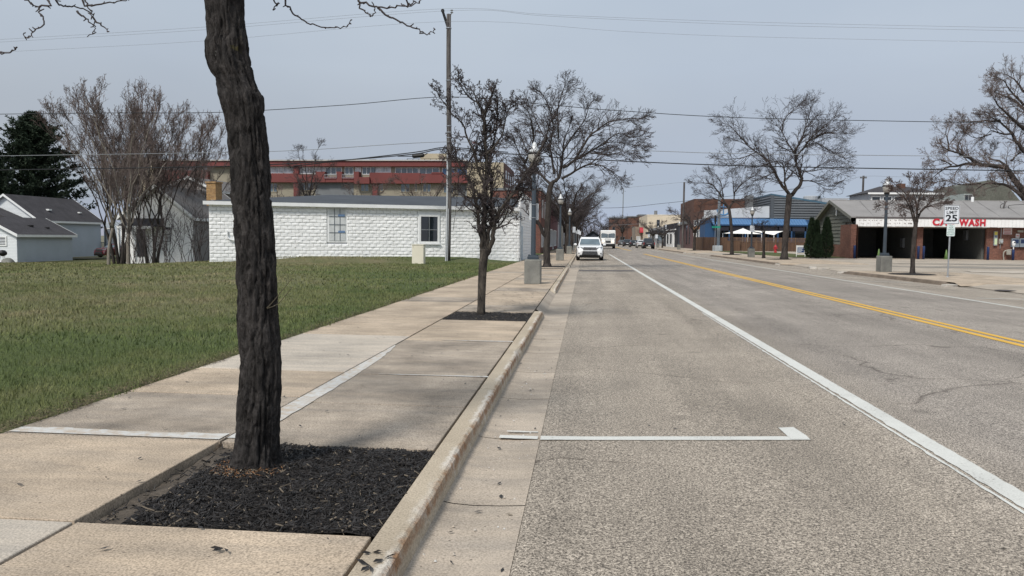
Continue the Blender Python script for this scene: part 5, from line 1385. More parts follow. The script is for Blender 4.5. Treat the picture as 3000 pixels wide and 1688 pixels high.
# --- apartment block behind
M_RED = mat('brick_red_cladding', (.165, .046, .043), .7, .10, .4, .08, 6)
M_TAN = mat('tan_stucco', (.40, .345, .25), .8, .08, .5, .08, 8)
M_GREYW = mat('grey_panel', (.17, .18, .19), .7, .1, .6, .05)
M_TANSH = mat('greyish_tan_stucco', (.30, .27, .21), .8, .10, .5, .08, 8)
AY = 120.0
def R(u0, v0, u1, v1, y):
    a, b = at(u0, v1, y), at(u1, v0, y); return a.x, b.x, a.z, b.z
def apartments():
    xl = at(395, 500, AY).x; xr = at(1476, 500, AY).x
    t = thing('apartment_building', 'long red and tan flat roofed apartment block with balconies, behind the white block building', 'building', ((xl+xr)/2, AY, -1), 0)
    T = WT((0, AY), (1, 0)); ztop = at(900, 473, AY).z
    xm = at(466, 500, AY).x; xt = at(1370, 500, AY).x
    mb = MB(); mb.span(xm, xt-.02, AY, AY+14, -1.5, ztop-.05); mb.build('wall', M_TANSH, t)
    mb = MB(); mb.span(xt, xr, AY-.6, AY+13, -1.5, at(1420, 477, AY).z); mb.build('end_wall', M_TAN, t)
    mb = MB(); mb.span(xr+.003, xr+.12, AY+.4, AY+16, -1.5, ztop-.2); mb.build('side_wall', brick('dull_red_brick', (.17, .075, .06), (.13, .055, .05), (.12, .10, .09), 1.4), t)
    T2 = WT((xr+.12, AY+.4), (0, 1))
    for k in range(4):
        for f in range(4): window(t, T2, 1.2+3.7*k, 2.6+3.7*k, 1.2+3.1*f, 2.9+3.1*f, M_WPAINT, M_GLASSM, 1, 1, .12)
    x0 = at(404, 460, AY+6).x; mb = MB(); mb.span(x0, at(452, 500, AY+6).x, AY+6, AY+14, -1.5, at(425, 462, AY+6).z); mb.build('left_tower', M_TAN, t)
    mb = MB()
    a = R(466, 475, 1370, 489, AY); mb.span(xm-.3, xt-.03, AY-.9, AY-.003, ztop-.85, ztop-.02)
    mb.build('red_cornice', M_RED, t)
    mb = MB(); mb.span(xm-.5, xt-.01, AY-1.1, AY+14.2, ztop-.015, ztop+.16); mb.build('roof_slab', mat('pale_roof_edge', (.46, .45, .43), .7, .1), t)
    # stepped red balcony parapets
    def par(u0, u1, vt, vb, d):
        x0, x1, z0, z1 = R(u0, vt, u1, vb, AY-d); mb.span(x0, x1, AY-d, AY-.004-.01*random.random(), z0, z1)
    for k, (u0, u1, vt, vb, d) in enumerate(((470, 608, 499, 530, .8), (780, 870, 508, 534, .8), (870.5, 924, 512, 534, .82), (924.5, 952, 503, 534, .9), (952.5, 985, 518, 534, .8), (985.5, 1002, 503, 534, .92), (1002.5, 1036, 519, 534, .8), (1036.5, 1051, 503, 538, 1.3), (1051.5, 1082, 519, 538, 1.25), (1082.5, 1150, 506, 537, .84), (1090, 1106, 537.5, 574, .5), (1150.5, 1230, 507, 538, .8), (1230.5, 1300, 509, 536, .82), (1264, 1296, 505, 509, .9), (1300.5, 1320, 512, 536, 1.0), (1320.5, 1343, 506, 536, 1.1), (1343.5, 1369, 512, 536, 1.0), (860, 874, 489, 575, .6))):
        mb = MB(); par(u0, u1, vt, vb, d); mb.build('red_parapet', M_RED, t)
    def win(u0, v0, u1, v1, gm, nx, fm=M_WPAINT, d=0.0):
        x0, x1, z0, z1 = R(u0, v0, u1, v1, AY); window(t, WT((0, AY-d), (1, 0)), x0, x1, z0, z1, fm, gm, nx, 1, .10, .08, mw=.09)
    for a in ((480, 489, 520, 500, M_GLASSP, 3), (525, 489, 606, 500, M_GLASSP, 5), (790, 490, 858, 507, M_GLASSP, 5), (878, 491, 950, 508, M_GLASSP, 5), (955, 492, 1000, 510, M_GLASSM, 3), (1012, 491, 1034, 510, M_GLASSM, 2), (1042, 492, 1056, 518, M_GLASSP, 1), (1063, 491, 1098, 510, M_GLASSM, 3), (1100, 491, 1144, 504, M_GLASSP, 3), (1160, 493, 1225, 509, M_GLASSM, 4), (1230, 493, 1286, 511, M_GLASSM, 3), (1297, 494, 1330, 522, mat('blue_glass', (.10, .20, .36), .1), 2), (1340, 494, 1368, 513, mat('blue_glass', (.10, .20, .36), .1), 2)):
        win(*a)
    for a in ((790, 538, 812, 562), (876, 537, 918, 558), (1058, 538, 1080, 560), (1110, 538, 1122, 560), (1175, 540, 1200, 562), (1215, 540, 1222, 562), (1240, 540, 1262, 562), (1300, 542, 1328, 565)): win(*a, M_GLASSM, 2, M_TAN)
    for u0, u1, v0, v1 in ((924, 1036, 535, 572), (1342, 1368, 540, 575)):
        x0, x1, z0, z1 = R(u0, v0, u1, v1, AY); mb = MB(); mb.span(x0, x1, AY-.02, AY+.0, z0, z1); mb.build('balcony_recess', M_GREYW, t)  # flat grey sheet on the wall paints the shade of a balcony recess
    for u0, u1 in ((950, 986), (1002, 1036)):
        x0, x1, z0, z1 = R(u0, 512, u1, 522, AY-1); mb = MB()
        for z in (z0, z1): mb.span(x0, x1, AY-1.0, AY-.95, z, z+.06)
        for k in range(9): x = x0+(x1-x0)*k/8; mb.span(x-.02, x+.02, AY-.99, AY-.96, z0+.06, z1)
        mb.build('railing', M_STEEL, t)
    x0, x1, z0, z1 = R(1231, 450, 1310, 478, AY+5); mb = MB(); mb.span(x0, x1, AY+5, AY+11, ztop, z1); ph = mb.build('penthouse', M_TAN, t)
    x0, x1, z0, z1 = R(1287, 456, 1301, 474, AY+5); mb = MB(); mb.span(x0, x1, AY+4.95, AY+5.0, z0, z1); mb.build('door', mat('brown_door', (.12, .09, .07), .6), ph)
    mb = MB(); x0, x1, z0, z1 = R(1193, 465, 1312, 476, AY+1.5)
    for z in (z1, (z0+z1)/2): mb.span(x0, x1, AY+1.5, AY+1.55, z-.06, z)
    for k in range(8): x = x0+(x1-x0)*k/7; mb.span(x-.05, x+.05, AY+1.49, AY+1.56, ztop+.16, z1)
    mb.build('roof_railing', M_BLACK, t)
    r = random.Random(3); mb = MB()
    for u in (795, 812, 858, 878, 1010, 1020, 1062, 1082, 1165, 1180): 
        x = at(u, 470, AY+3).x; mb = MB(); mb.span(x, x+.95, AY+3, AY+4, ztop+.16, ztop+.16+r.uniform(.3, .55)); mb.build('roof_vent', mat('roof_vent_grey', (.22, .23, .24), .6), t)
apartments()

# --- houses on the far left, ground falls away there
def gable_house(name, label, x0, x1, y0, y1, zb, ze, zr, wm_, rm, lapw=.14, over=.35, fm=None):
    """ridge along y; gable ends face -y and +y"""
    t = thing(name, label, 'house', ((x0+x1)/2, y0, zb), 0); xm = (x0+x1)/2
    mb = MB(); mb.prism([(x0, y0, zb), (x1, y0, zb), (x1, y0, ze), (xm, y0, zr-.05), (x0, y0, ze)], (0, y1-y0, 0))
    mb.T = WT((x0, y0), (1, 0)); hw = (x1-x0)/2
    def sr(z):
        if z <= ze: return 0, 2*hw
        f = (z-ze)/(zr-ze); return hw*f, 2*hw-hw*f
    lap(mb, sr, zb, zr-.1, lapw, .022)
    w = mb.build('wall', wm_[0], t)
    mb = MB(); mb.T = WT((x1, y0), (0, 1)); lap(mb, lambda z: (0, y1-y0), zb, ze-.02, lapw, .022); mb.build('side_wall', wm_[1], t)
    k = (zr-ze)/hw; th = .10
    mb = MB()
    for s in (-1, 1):
        a = (xm+s*(hw+over), ze-k*over); pr = [(a[0], y0-over, a[1]), (xm, y0-over, zr), (xm, y0-over, zr+th), (a[0], y0-over, a[1]+th)]
        mb.prism(pr, (0, y1-y0+2*over, 0))
    mb.build('roof', rm, t)
    mb = MB()
    for s in (-1, 1):
        a = (xm+s*(hw+over), ze-k*over)
        for yy in (y0-over-.035, y1+over+.004): mb.prism([(a[0], yy, a[1]-.14), (xm, yy, zr-.14), (xm, yy, zr+th+.02), (a[0], yy, a[1]+th+.02)], (0, .03, 0))
        mb.span(a[0]-.015*s-.012, a[0]-.015*s+.012+.02*s, y0-over+.002, y1+over-.002, a[1]-.14, a[1]+th-.01)
    mb.build('fascia', fm or M_WPAINT, t)
    return t
def vents(t, pts, m):
    for x, y, z, s in pts:
        mb = MB(); mb.box((x, y, z), (.3*s, .35*s, .14*s)); mb.build('roof_vent', m, t)
g = gable_house('garage', 'small white sided garage with dark shingle roof, at the left edge', -58.4, -52.3, 66.5, 74.2, -1.1, 1.55, 3.05, (M_SIDING, M_SIDINGB), M_SHINGLE)  # one white siding all round; the side wall colour carries its shade
T = WT((-58.4, 66.5), (1, 0)); a = hit(-22, 717, T); b = hit(17, 696, T)
window(g, T, a[0], b[0], a[1], b[1], M_WPAINT, M_GLASSD, 2, 1, .12, .09)
vents(g, [(-53.6, 70, 2.32, 1.2), (-53.3, 71.9, 2.16, 1)], M_BLACK)
h = gable_house('house', 'white sided house with long dark roof behind the garage', -67.9, -60.3, 80, 91, -1.1, 3.2, 5.85, (M_SIDING, M_SIDINGB), M_SHINGLE)
vents(h, [(-61.6, 83.5, 4.35, 1.3), (-61.3, 88.5, 4.2, 1)], M_WPAINT)
mb = MB(); mb.prism([(-72, 77.0, 3.1), (-60.9, 77.0, 3.0), (-64.9, 77.0, 4.6), (-72, 77, 4.6)], (0, 2.6, 0)); mb.build('front_wing_roof', M_SHINGLE, h)
mb = MB(); mb.span(-72, -61.3, 77.3, 79.9, -1.1, 3.02); mb.build('front_wing', M_SIDINGB, h)
mb = MB(); mb.T = WT((-61.2, 93), (1, 0)); lap(mb, lambda z: (0, 3.4), -1.0, 3.1, .14, .022); mb.T = None; mb.span(-61.2, -57.8, 93, 98, -1.0, 3.2); mb.build('rear_wing', M_SIDINGB, h)
mb = MB(); mb.span(-61.6, -59.6, 90.9, 92.6, -1, -.2); mb.span(-61.6, -59.6, 90.9, 90.96, .55, .62)
for k in range(12): mb.span(-61.55+.17*k, -61.5+.17*k, 90.9, 90.95, -.2, .55)
for x in (-61.6, -59.7): mb.span(x, x+.12, 90.85, 90.97, -.2, 2.6)
mb.build('porch', mat('porch_grey', (.10, .12, .14), .7), h)
window(h, WT((-61.2, 93), (1, 0)), .5, 1.1, .6, 2.3, M_WPAINT, M_GLASSD, 1, 2, .1)
# white painted brick house
M_WBRICK = mat('white_painted_brick', (.84, .845, .84), .7, .06, 1, .12, 9, .5, 14, .02)
HY = 57.0
p0, p1, pk = at(345, 636, HY), at(574, 636, HY), at(452, 545, HY)
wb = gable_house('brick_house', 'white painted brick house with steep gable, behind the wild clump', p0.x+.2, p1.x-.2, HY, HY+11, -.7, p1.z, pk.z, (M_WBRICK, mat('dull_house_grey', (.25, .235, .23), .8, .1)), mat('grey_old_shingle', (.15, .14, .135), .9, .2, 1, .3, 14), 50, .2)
T = WT((0, HY), (1, 0))
a, b = hit(478, 706, T), hit(498, 668, T); window(wb, T, a[0], b[0], a[1], b[1], mat('dark_sash', (.03, .03, .03), .5), M_GLASSD, 1, 2, .05)
a, b = hit(378, 664, T), hit(480, 640, T); mb = MB(); mb.prism([(a[0], HY-1.6, a[1]), (a[0], HY, b[1]), (a[0], HY, a[1])], (b[0]-a[0], 0, 0)); mb.build('porch_roof', M_SHINGLE, wb)
mb = MB(); mb.span(a[0], b[0], HY-1.63, HY-1.602, a[1]-.16, a[1]+.03)
for f in (.02, .5, .97): x = a[0]+(b[0]-a[0])*f; mb.span(x-.06, x+.06, HY-1.55, HY-1.43, -.5, a[1]-.16)
mb.build('porch_post', M_WPAINT, wb)
a, b = hit(400, 752, T), hit(425, 672, T); mb = MB(); mb.span(a[0], b[0], HY-.06, HY-.004, a[1], b[1]); mb.build('door', mat('dark_storm_door', (.06, .06, .065), .5), wb)
g2 = gable_house('house', 'grey gabled house with white bargeboards behind the white brick house', at(482, 600, 76).x, at(628, 600, 76).x, 76, 86, -1, at(620, 556, 76).z, at(556, 519, 76).z, (mat('dull_house_grey', (.25, .235, .23), .8, .1), mat('dull_house_grey', (.25, .235, .23), .8, .1)), mat('grey_old_shingle', (.15, .14, .135), .9, .2, 1, .3, 14), .2, .3)
mb = MB(); a = at(590, 770, 66); b = at(650, 600, 66); mb.span(a.x-2, b.x+4, 66, 74, -1, at(600, 610, 66).z)
tt = thing('shed', 'long grey low wall glimpsed between the brush and the chimney', 'building', (a.x, 66, -1)); mb.build('wall', mat('dull_house_grey', (.25, .235, .23), .8, .1), tt)

# --- row of shops on the left street front beyond the block building
def shopL(name, label, y0, y1, h, wall, x=-4.55, depth=16, feats=(), cor=None):
    t = thing(name, label, 'shop building', (x-depth/2, y0, .1), 0)
    mb = MB(); mb.span(x-depth, x, y0, y1, 0, h); mb.build('wall', wall, t)
    mb = MB(); mb.span(x-depth-.1, x+.10, y0-.1, y1+.1, h+.002, h+.25); mb.build('cornice', cor or M_GREYW, t)
    T = WT((x, y0), (0, 1))
    for (s0, s1, z0, z1, gm, nx) in feats: window(t, T, s0, s1, z0, z1, M_WPAINT, gm, nx, 1, .10, .08, mw=.08)
    return t
M_ORB = brick('orange_tan_brick', (.44, .19, .075), (.33, .15, .07), (.30, .24, .18), 1.3)
M_RDB = brick('red_shop_brick', (.185, .066, .050), (.135, .05, .04), (.16, .13, .11), 1.2)
M_MAR = mat('maroon_painted_wall', (.105, .028, .032), .7, .15, .8, .1)
shopL('shop_building', 'tan and orange brick shop next past the white block building', 59.5, 66, 4.4, M_ORB, depth=9, feats=[(1, 2.2, .3, 2.4, M_GLASSD, 1), (3, 5.6, 1, 2.4, M_GLASSD, 2)])
shopL('shop_building', 'red brick shop on the left street front seen through the forked tree', 76, 92, 6.3, M_RDB, x=-4.4, depth=5, feats=[(1.5, 5, .8, 2.6, M_GLASSD, 3), (8, 11, .3, 2.6, M_GLASSD, 2), (2, 3.2, 3.8, 5.4, M_GLASSM, 1), (7, 8.2, 3.8, 5.4, M_GLASSM, 1), (12, 13.2, 3.8, 5.4, M_GLASSM, 1)])
s = shopL('shop_building', 'maroon fronted shop with a white end pilaster on the left street', 92.2, 122, 6.4, M_MAR, x=-4.3, depth=6, feats=[(2, 8, .7, 2.7, M_GLASSD, 4), (10, 12, .3, 2.6, M_GLASSD, 1), (14, 22, .7, 2.7, M_GLASSD, 5)])
mb = MB(); mb.span(-4.3, -4.0, 121, 122.4, .1, 6.0); mb.build('pilaster', M_WPAINT, s)
shopL('shop_building', 'pale cream block shop beyond the maroon front', 124, 160, 6.4, mat('cream_grey_block', (.40, .37, .31), .8, .12, .5, .1, 4), x=-4.6, feats=[(3, 8, .6, 2.8, M_GLASSD, 3), (12, 20, .6, 2.8, M_GLASSD, 5)])
shopL('shop_building', 'dark brick two storey shop far along the left street', 161, 200, 8, mat('dark_shop_brick', (.085, .055, .05), .8, .2, .6, .2, 3), x=-4.6, feats=[(3, 9, .6, 2.8, M_GLASSD, 3), (5, 7, 4.4, 6.4, M_GLASSM, 1), (14, 16, 4.4, 6.4, M_GLASSM, 1)])
shopL('shop_building', 'last dark shop of the far left street row', 201, 250, 8.5, mat('grey_shop_brick', (.11, .09, .085), .8, .2, .6, .2, 3), x=-4.6, feats=[(5, 14, .6, 2.8, M_GLASSD, 4)])
M_DKH = mat('dark_blue_house', (.030, .036, .048), .8, .2, .5, .1)
gable_house('house', 'dark gabled house closing the street behind the white car', at(1716, 700, 320).x, at(1757, 700, 320).x, 320, 332, -.5, at(1757, 691, 320).z, at(1737, 677, 320).z, (M_DKH, M_DKH), mat('near_black_roof', (.02, .022, .028), .8), .3, .8, M_DKH)

# --- car wash
def car_wash():
    X0 = at(2498, 700, 70.5).x; Y0 = 70.5; X1 = 62.0; Y1 = 81.0; ZE = 3.0; ZF = at(2499, 638, 69.9).z
    t = thing('car_wash', 'brick car wash with two dark open bays and white fascia, on the right', 'car wash', ((X0+X1)/2, Y0, .1), 0)
    BR = brick('red_brown_brick', (.205, .085, .060), (.135, .056, .042), (.15, .115, .095), 1.0)
    xa = at(2687, 700, Y0).x; xb = at(2704, 700, Y0).x; xc = at(2890, 700, Y0).x
    mb = MB()
    mb.span(X0, X0+.12, Y0-.9, Y0, .05, ZE); mb.span(X0-.45, X0+.10, Y0-.9, Y0+1.9, .05, at(2470, 659, 72).z)      # corner pier
    mb.span(xa, xb, Y0, Y0+.7, .05, ZE); mb.span(xc, X1, Y0, Y0+.25, .05, ZE+.6)
    mb.span(X0-.10, X0+.15, Y0+1.9, Y1, .05, 1.30)
    mb.span(X0-.25, X0+.15, Y1-1.3, Y1, .05, 2.2)
    mb.build('brick_wall', BR, t)
    M_IN = mat('bay_interior_block', (.125, .13, .125), .8, .15, .4, .1, 5)
    mb = MB()
    for x in (xb-.25, xc-.02): mb.span(x, x+.22, Y0+.75, Y1-.3, .05, ZE)
    mb.span(X0+.16, X0+.36, Y0+.05, Y1-.3, .05, ZE+.4); mb.span(X0+.16, X1, Y1-.28, Y1, .05, ZE+.4); mb.span(X0+.36, xc, Y0+.1, Y1-.3, ZE-.05, ZE+.15)
    mb.build('bay_wall', M_IN, t)
    mb = MB(); mb.span(X0+.12, xc, Y0+.02, Y0+.25, ZE-.16, ZE-.055); mb.build('bay_header', mat('grey_header_beam', (.28, .27, .25), .7, .15), t)
    # wavy edged boards on the street gable
    ym = (Y0+Y1)/2+.1; zr = at(2455, 590, ym).z
    M_OL = mat('olive_board', (.125, .128, .108), .75, .14, 1.2, .1, 8)
    mb = MB(); T = WT((X0-.03, Y1), (0, -1)); mb.T = T; W = Y1-Y0+.3; r = random.Random(4); z = 1.32; ze = 3.15
    while z < zr-.2:
        zt = z+.335
        def lim(zz): f = max(0, (zz-ze)/(zr-ze)); return W*.5*f, W-W*.5*f
        a, b = lim(z); a2, b2 = lim(zt)
        if z < 3.0: b = b2 = min(b, W-2.1)
        n = 26; lo = []; hi = []
        for k in range(n+1):
            s = a+(b-a)*k/n; w = .045*mnoise.noise((s*1.3, z*7, 1))+.02*mnoise.noise((s*4, z*7, 2)); lo.append((s, -.075, z+w)); hi.append((a2+(b2-a2)*k/n, -.004, zt+.06))
        mb.add(lo+hi, [(k, k+1, n+2+k, n+1+k) for k in range(n)])
        mb.add(lo+[(p[0], -.01, p[2]) for p in lo], [(n+1+k, n+2+k, k+1, k) for k in range(n)])
        z = zt
    mb.T = None; mb.prism([(X0+.02, Y0+.1, 1.3), (X0+.02, Y1, 1.3), (X0+.02, Y1, ze), (X0+.02, ym, zr-.12), (X0+.02, Y0+.1, ze)], (.14, 0, 0))
    mb.build('board_gable', M_OL, t)
    mb = MB(); M_RF = mat('pale_grey_roll_roof', (.255, .245, .240), .85, .10, .5, .12, 14)
    yf = Y0-.75; ye = Y1+.8; zb = at(2398, 661, ye).z
    mb.prism([(X0-.45, yf, ZF), (X0-.45, ym, zr), (X0-.45, ym, zr+.10), (X0-.45, yf, ZF+.10)], (X1-X0, 0, 0)); mb.prism([(X0-.45, ye, zb), (X0-.45, ym, zr), (X0-.45, ym, zr+.10), (X0-.45, ye, zb+.10)], (X1-X0, 0, 0))
    rf = mb.build('roof', M_RF, t)
    mb = MB()
    for k in range(22):
        x = X0+1.5+k*1.75; a = .25*(k % 3-1); mb.prism([(x, yf+.05, ZF+.105), (x+.9+a, ym-.3, zr+.07), (x+.93+a, ym-.3, zr+.074), (x+.03, yf+.05, ZF+.109)], (0, 0, .008))
    mb.build('roof_seam', mat('roof_seam_grey', (.19, .18, .18), .9), rf)
    mb = MB(); mb.span(X0-.3, X1, ym-.1, ym+.1, zr+.09, zr+.13); mb.build('ridge_cap', mat('pale_ridge', (.40, .39, .38), .8, .2, 2), rf)
    mb = MB()
    for y0, z0 in ((yf, ZF), (ye, zb)): mb.prism([(X0-.50, y0, z0-.16), (X0-.50, ym, zr-.16), (X0-.50, ym, zr+.12), (X0-.50, y0, z0+.12)], (.045, 0, 0))
    mb.build('bargeboard', mat('olive_grey_trim', (.17, .17, .15), .7, .1), t)
    # fascia of white vertical boards
    zf0 = at(2499, 663, Y0-.7).z
    mb = MB(); x = X0-.02; r = random.Random(8)
    while x < X1: mb.span(x, x+.285, Y0-.80-r.uniform(0, .006), Y0-.70, zf0+r.uniform(-.01, .01), ZF-.02); x += .30
    mb.span(X0, X1, Y0-.70, Y0-.66, zf0+.02, ZF-.05); mb.span(X0, X1, Y0-.66, Y0-.001, ZE+.01, ZE+.06)
    fa = mb.build('fascia', mat('white_fascia_board', (.80, .80, .79), .55, .05, 1.5, .05), t)
    mb = MB(); mb.span(X0-.05, X1, Y0-.84, Y0-.803, ZF-.06, ZF+.09); mb.build('gutter', mat('dark_gutter', (.10, .09, .09), .6, .2), t)
    mb = MB(); r = random.Random(5)       # bolt holes of removed letters
    for (u0, u1) in ((2517, 2612), (2618, 2672)):
        for k in range(34):
            a = at(r.uniform(u0, u1), r.choice((645, 646, 654, 656)), Y0-.81); mb.box((a.x, Y0-.808, a.z), (.07, .008, .05))
    mb.build('letter_bolt_stain', mat('rusty_spot', (.30, .26, .24), .8), fa)
    RED = mat('red_sign_letter', (.50, .022, .040), .5, .08, 3, .05)
    for w, u0, u1, v in (('CAR', 2731, 2797, 652), ('WASH', 2811, 2889, 653.5)):
        a, b = at(u0, v, Y0-.85), at(u1, v, Y0-.85)
        text(w, .78, ((a.x+b.x)/2, Y0-.825, (a.z+b.z)/2), UPR, RED, fa, ex=.035, bold=.032, spacing=1.18, fit=b.x-a.x)
    # gable lamp and rooftop mast
    q = atx(2452, 612, X0-.12); mb = MB(); mb.box((X0-.14, q.y, q.z), (.16, .30, .16)); mb.lathe([(.05, -.55), (.09, -.45), (.08, -.1), (.03, 0)], 8, (X0-.16, q.y-.05, q.z-.1)); mb.build('gable_lamp', M_WPAINT, t)
    a = at(2934, 626, 73); b = at(2946, 591, 73); mb = MB(); mb.tube([tuple(a), tuple(b)], .07, 8); mb.box((a.x-.2, a.y, a.z-.05), (.9, .6, .05)); mb.box((b.x, b.y, b.z), (.22, .15, .1)); m_ = mb.build('roof_mast', M_POLE, t)
    mb = MB(); mb.tube(smooth_path([tuple(at(u, v, 73)) for u, v in ((2945, 594), (2931, 602), (2937, 615), (2955, 611), (2958, 602), (3010, 599), (3060, 600))], 6), .022, 5); mb.build('loose_cable', M_WIRE, m_)
    mb = MB(); c = at(2849, 585, 75.6); mb.lathe([(.13, 0), (.13, .55)], 10, (c.x, c.y, c.z-.3)); mb.build('vent_pipe', M_WPAINT, t)
    # wall fixtures right of the bays
    yw = Y0-.004
    def panel_at(u0, v0, u1, v1, name, m, th=.08, parent=t):
        x0, x1, z0, z1 = R(u0, v0, u1, v1, Y0); mb = MB(); mb.span(x0, x1, yw-th, yw, z0, z1, .01); return mb.build(name, m, parent), (x0, x1, z0, z1)
    p, q = panel_at(2908, 678, 2921, 720, 'vending_case', M_STEEL, .16)
    mb = MB(); mb.span(q[0]+.03, q[1]-.03, yw-.175, yw-.162, q[3]-.32, q[3]-.04); mb.build('yellow_header', mat('yellow_print', (.62, .52, .10), .5), p)
    mb = MB(); mb.span(q[0]+.06, q[0]+.27, yw-.17, yw-.162, q[2]+.1, q[2]+.62); mb.build('poster_strip', mat('pale_lime_print', (.55, .66, .42), .5), p)
    mb = MB(); mb.span(q[0]+.05, q[1]-.05, yw-.168, yw-.161, q[2]+.72, q[3]-.36); mb.build('picture', M_GLASSM, p)
    p, q = panel_at(2924, 700, 2937, 715, 'electric_meter', mat('meter_grey', (.34, .33, .29), .6, .1), .14); mb = MB(); mb.tube([((q[0]+q[1])/2, yw-.14, (q[2]+q[3])/2), ((q[0]+q[1])/2, yw-.23, (q[2]+q[3])/2)], .13, 12); mb.build('dial', M_GLASSP, p)
    mb = MB(); xx = (q[0]+q[1])/2; mb.tube([(xx, yw-.05, q[3]), (xx, yw-.05, ZE)], .035, 6); mb.tube([(xx-.02, yw-.05, q[2]-.4), (xx-.02, yw-.05, q[2])], .03, 6); mb.build('conduit', M_STEEL, p)
    p, q = panel_at(2938, 668, 2965, 687, 'notice_board', mat('pinkish_white_sign', (.60, .55, .54), .5, .05), .03); RI = mat('faded_red_print', (.42, .16, .16), .6)
    mb = MB()
    for k in range(4): mb.span(q[0]+.06, q[1]-.06-.05*(k % 2), yw-.036, yw-.031, q[3]-.13-.135*k, q[3]-.06-.135*k)
    mb.build('printed_lines', RI, p)
    p, q = panel_at(2975, 685, 2987, 697, 'small_notice', mat('pinkish_white_sign', (.60, .55, .54), .5, .05), .03); mb = MB(); mb.span(q[0]+.06, q[1]-.06, yw-.036, yw-.031, (q[2]+q[3])/2-.04, (q[2]+q[3])/2+.05); mb.build('printed_lines', RI, p)
    p, q = panel_at(2979, 675, 2996, 681, 'wall_light', mat('dim_lamp_cover', (.30, .30, .26), .5), .15)
    for u0, u1 in ((2960, 2983), (2983.6, 3008)):
        p, q = panel_at(u0, 699, u1, 724, 'coin_machine', mat('blue_grey_cabinet', (.20, .24, .28), .5, .1), .22)
        mb = MB(); mb.span(q[0]+.06, q[1]-.06, yw-.232, yw-.224, q[3]-.42, q[3]-.08); mb.build('screen', mat('dark_blue_panel', (.015, .03, .08), .3), p)
    mb = MB(); g0 = at(2950, 738, Y0-.3); mb.tube(smooth_path([(g0.x-.2, Y0-.25, .1), (g0.x-.2, Y0-.25, .85), (g0.x+.5, Y0-.25, .95), (g0.x+.55, Y0-.25, .1)], 4), .05, 7); mb.box((g0.x+.15, Y0-.3, .75), (.35, .25, .4), 0, .05); mb.build('gas_meter', mat('meter_grey', (.34, .33, .29), .6, .1), t)
    # dim equipment inside the bays
    for u, v in ((2652, 712), (2870, 690)): a = at(u, v, 74); mb = MB(); mb.box((xb-.34 if u < 2700 else xc-.1, a.y, a.z), (.2, .7, .9), 0, .03); mb.build('wash_hose_box', M_STEEL, t)
    return X0, Y0
CWX, CWY = car_wash()
GB = 'blue bollards before the wash bays'
BLUE = mat('bollard_blue', (.014, .030, .100), .5, .12, 3, .06)
def bollard(u, label, h=1.15):
    x = at(u, 740, 69.5).x; t = thing('bollard', label, 'bollard', (x, 69.5, .11), 0, GB); mb = MB(); mb.lathe([(.10, -.02), (.10, h-.05), (.08, h-.01), (.03, h)], 12); mb.build('post', BLUE, t, local=True, smooth=True)
    mb = MB(); mb.lathe([(.103, h-.22), (.103, h-.17)], 12); mb.build('band', mat('navy_print', (.02, .05, .16), .5), t, local=True); return t
bollard(2503.5, 'blue bollard at the left jamb of the first open wash bay'); bollard(2690.5, 'blue bollard before the brick pier, left one of the close pair'); bollard(2706, 'blue bollard before the brick pier, right one of the close pair'); bollard(2894.5, 'blue bollard at the right end of the second open wash bay')
t = bollard(2968.5, 'blue post carrying a white coin meter by the brick wall', .95)
x = at(2968.5, 740, 69.5).x; mb = MB(); mb.tube([(x, 69.5, 1.05), (x, 69.5, 1.35)], .04, 6); mb.lathe([(.08, 0), (.13, .12), (.15, .3), (.10, .42), (.02, .46)], 12, (x, 69.5, 1.32)); mb.build('coin_meter', M_WPAINT, t); mb = MB(); mb.span(x-.06, x+.06, 69.33, 69.36, 1.62, 1.70); mb.build('meter_window', M_INK, t)
t['category'] = 'coin meter'; t['group'] = ''; del t['group']
GREEN = mat('lime_cone', (.17, .28, .10), .6, .1, 3)
for u, lab in ((2574.5, 'green cone behind the concrete lamp block in the first bay'), (2772.5, 'green cone behind the speed limit post in the second bay')):
    p = at(u, 740, 71.2); t = thing('traffic_cone', lab, 'cone', (p.x, 71.2, .12), 0, 'green cones in the wash bays'); mb = MB(); mb.lathe([(.16, .03), (.04, .82), (.01, .84)], 12); mb.build('cone', GREEN, t, local=True, smooth=True); mb = MB(); mb.box((0, 0, .015), (.4, .4, .03)); mb.build('base', GREEN, t, local=True)

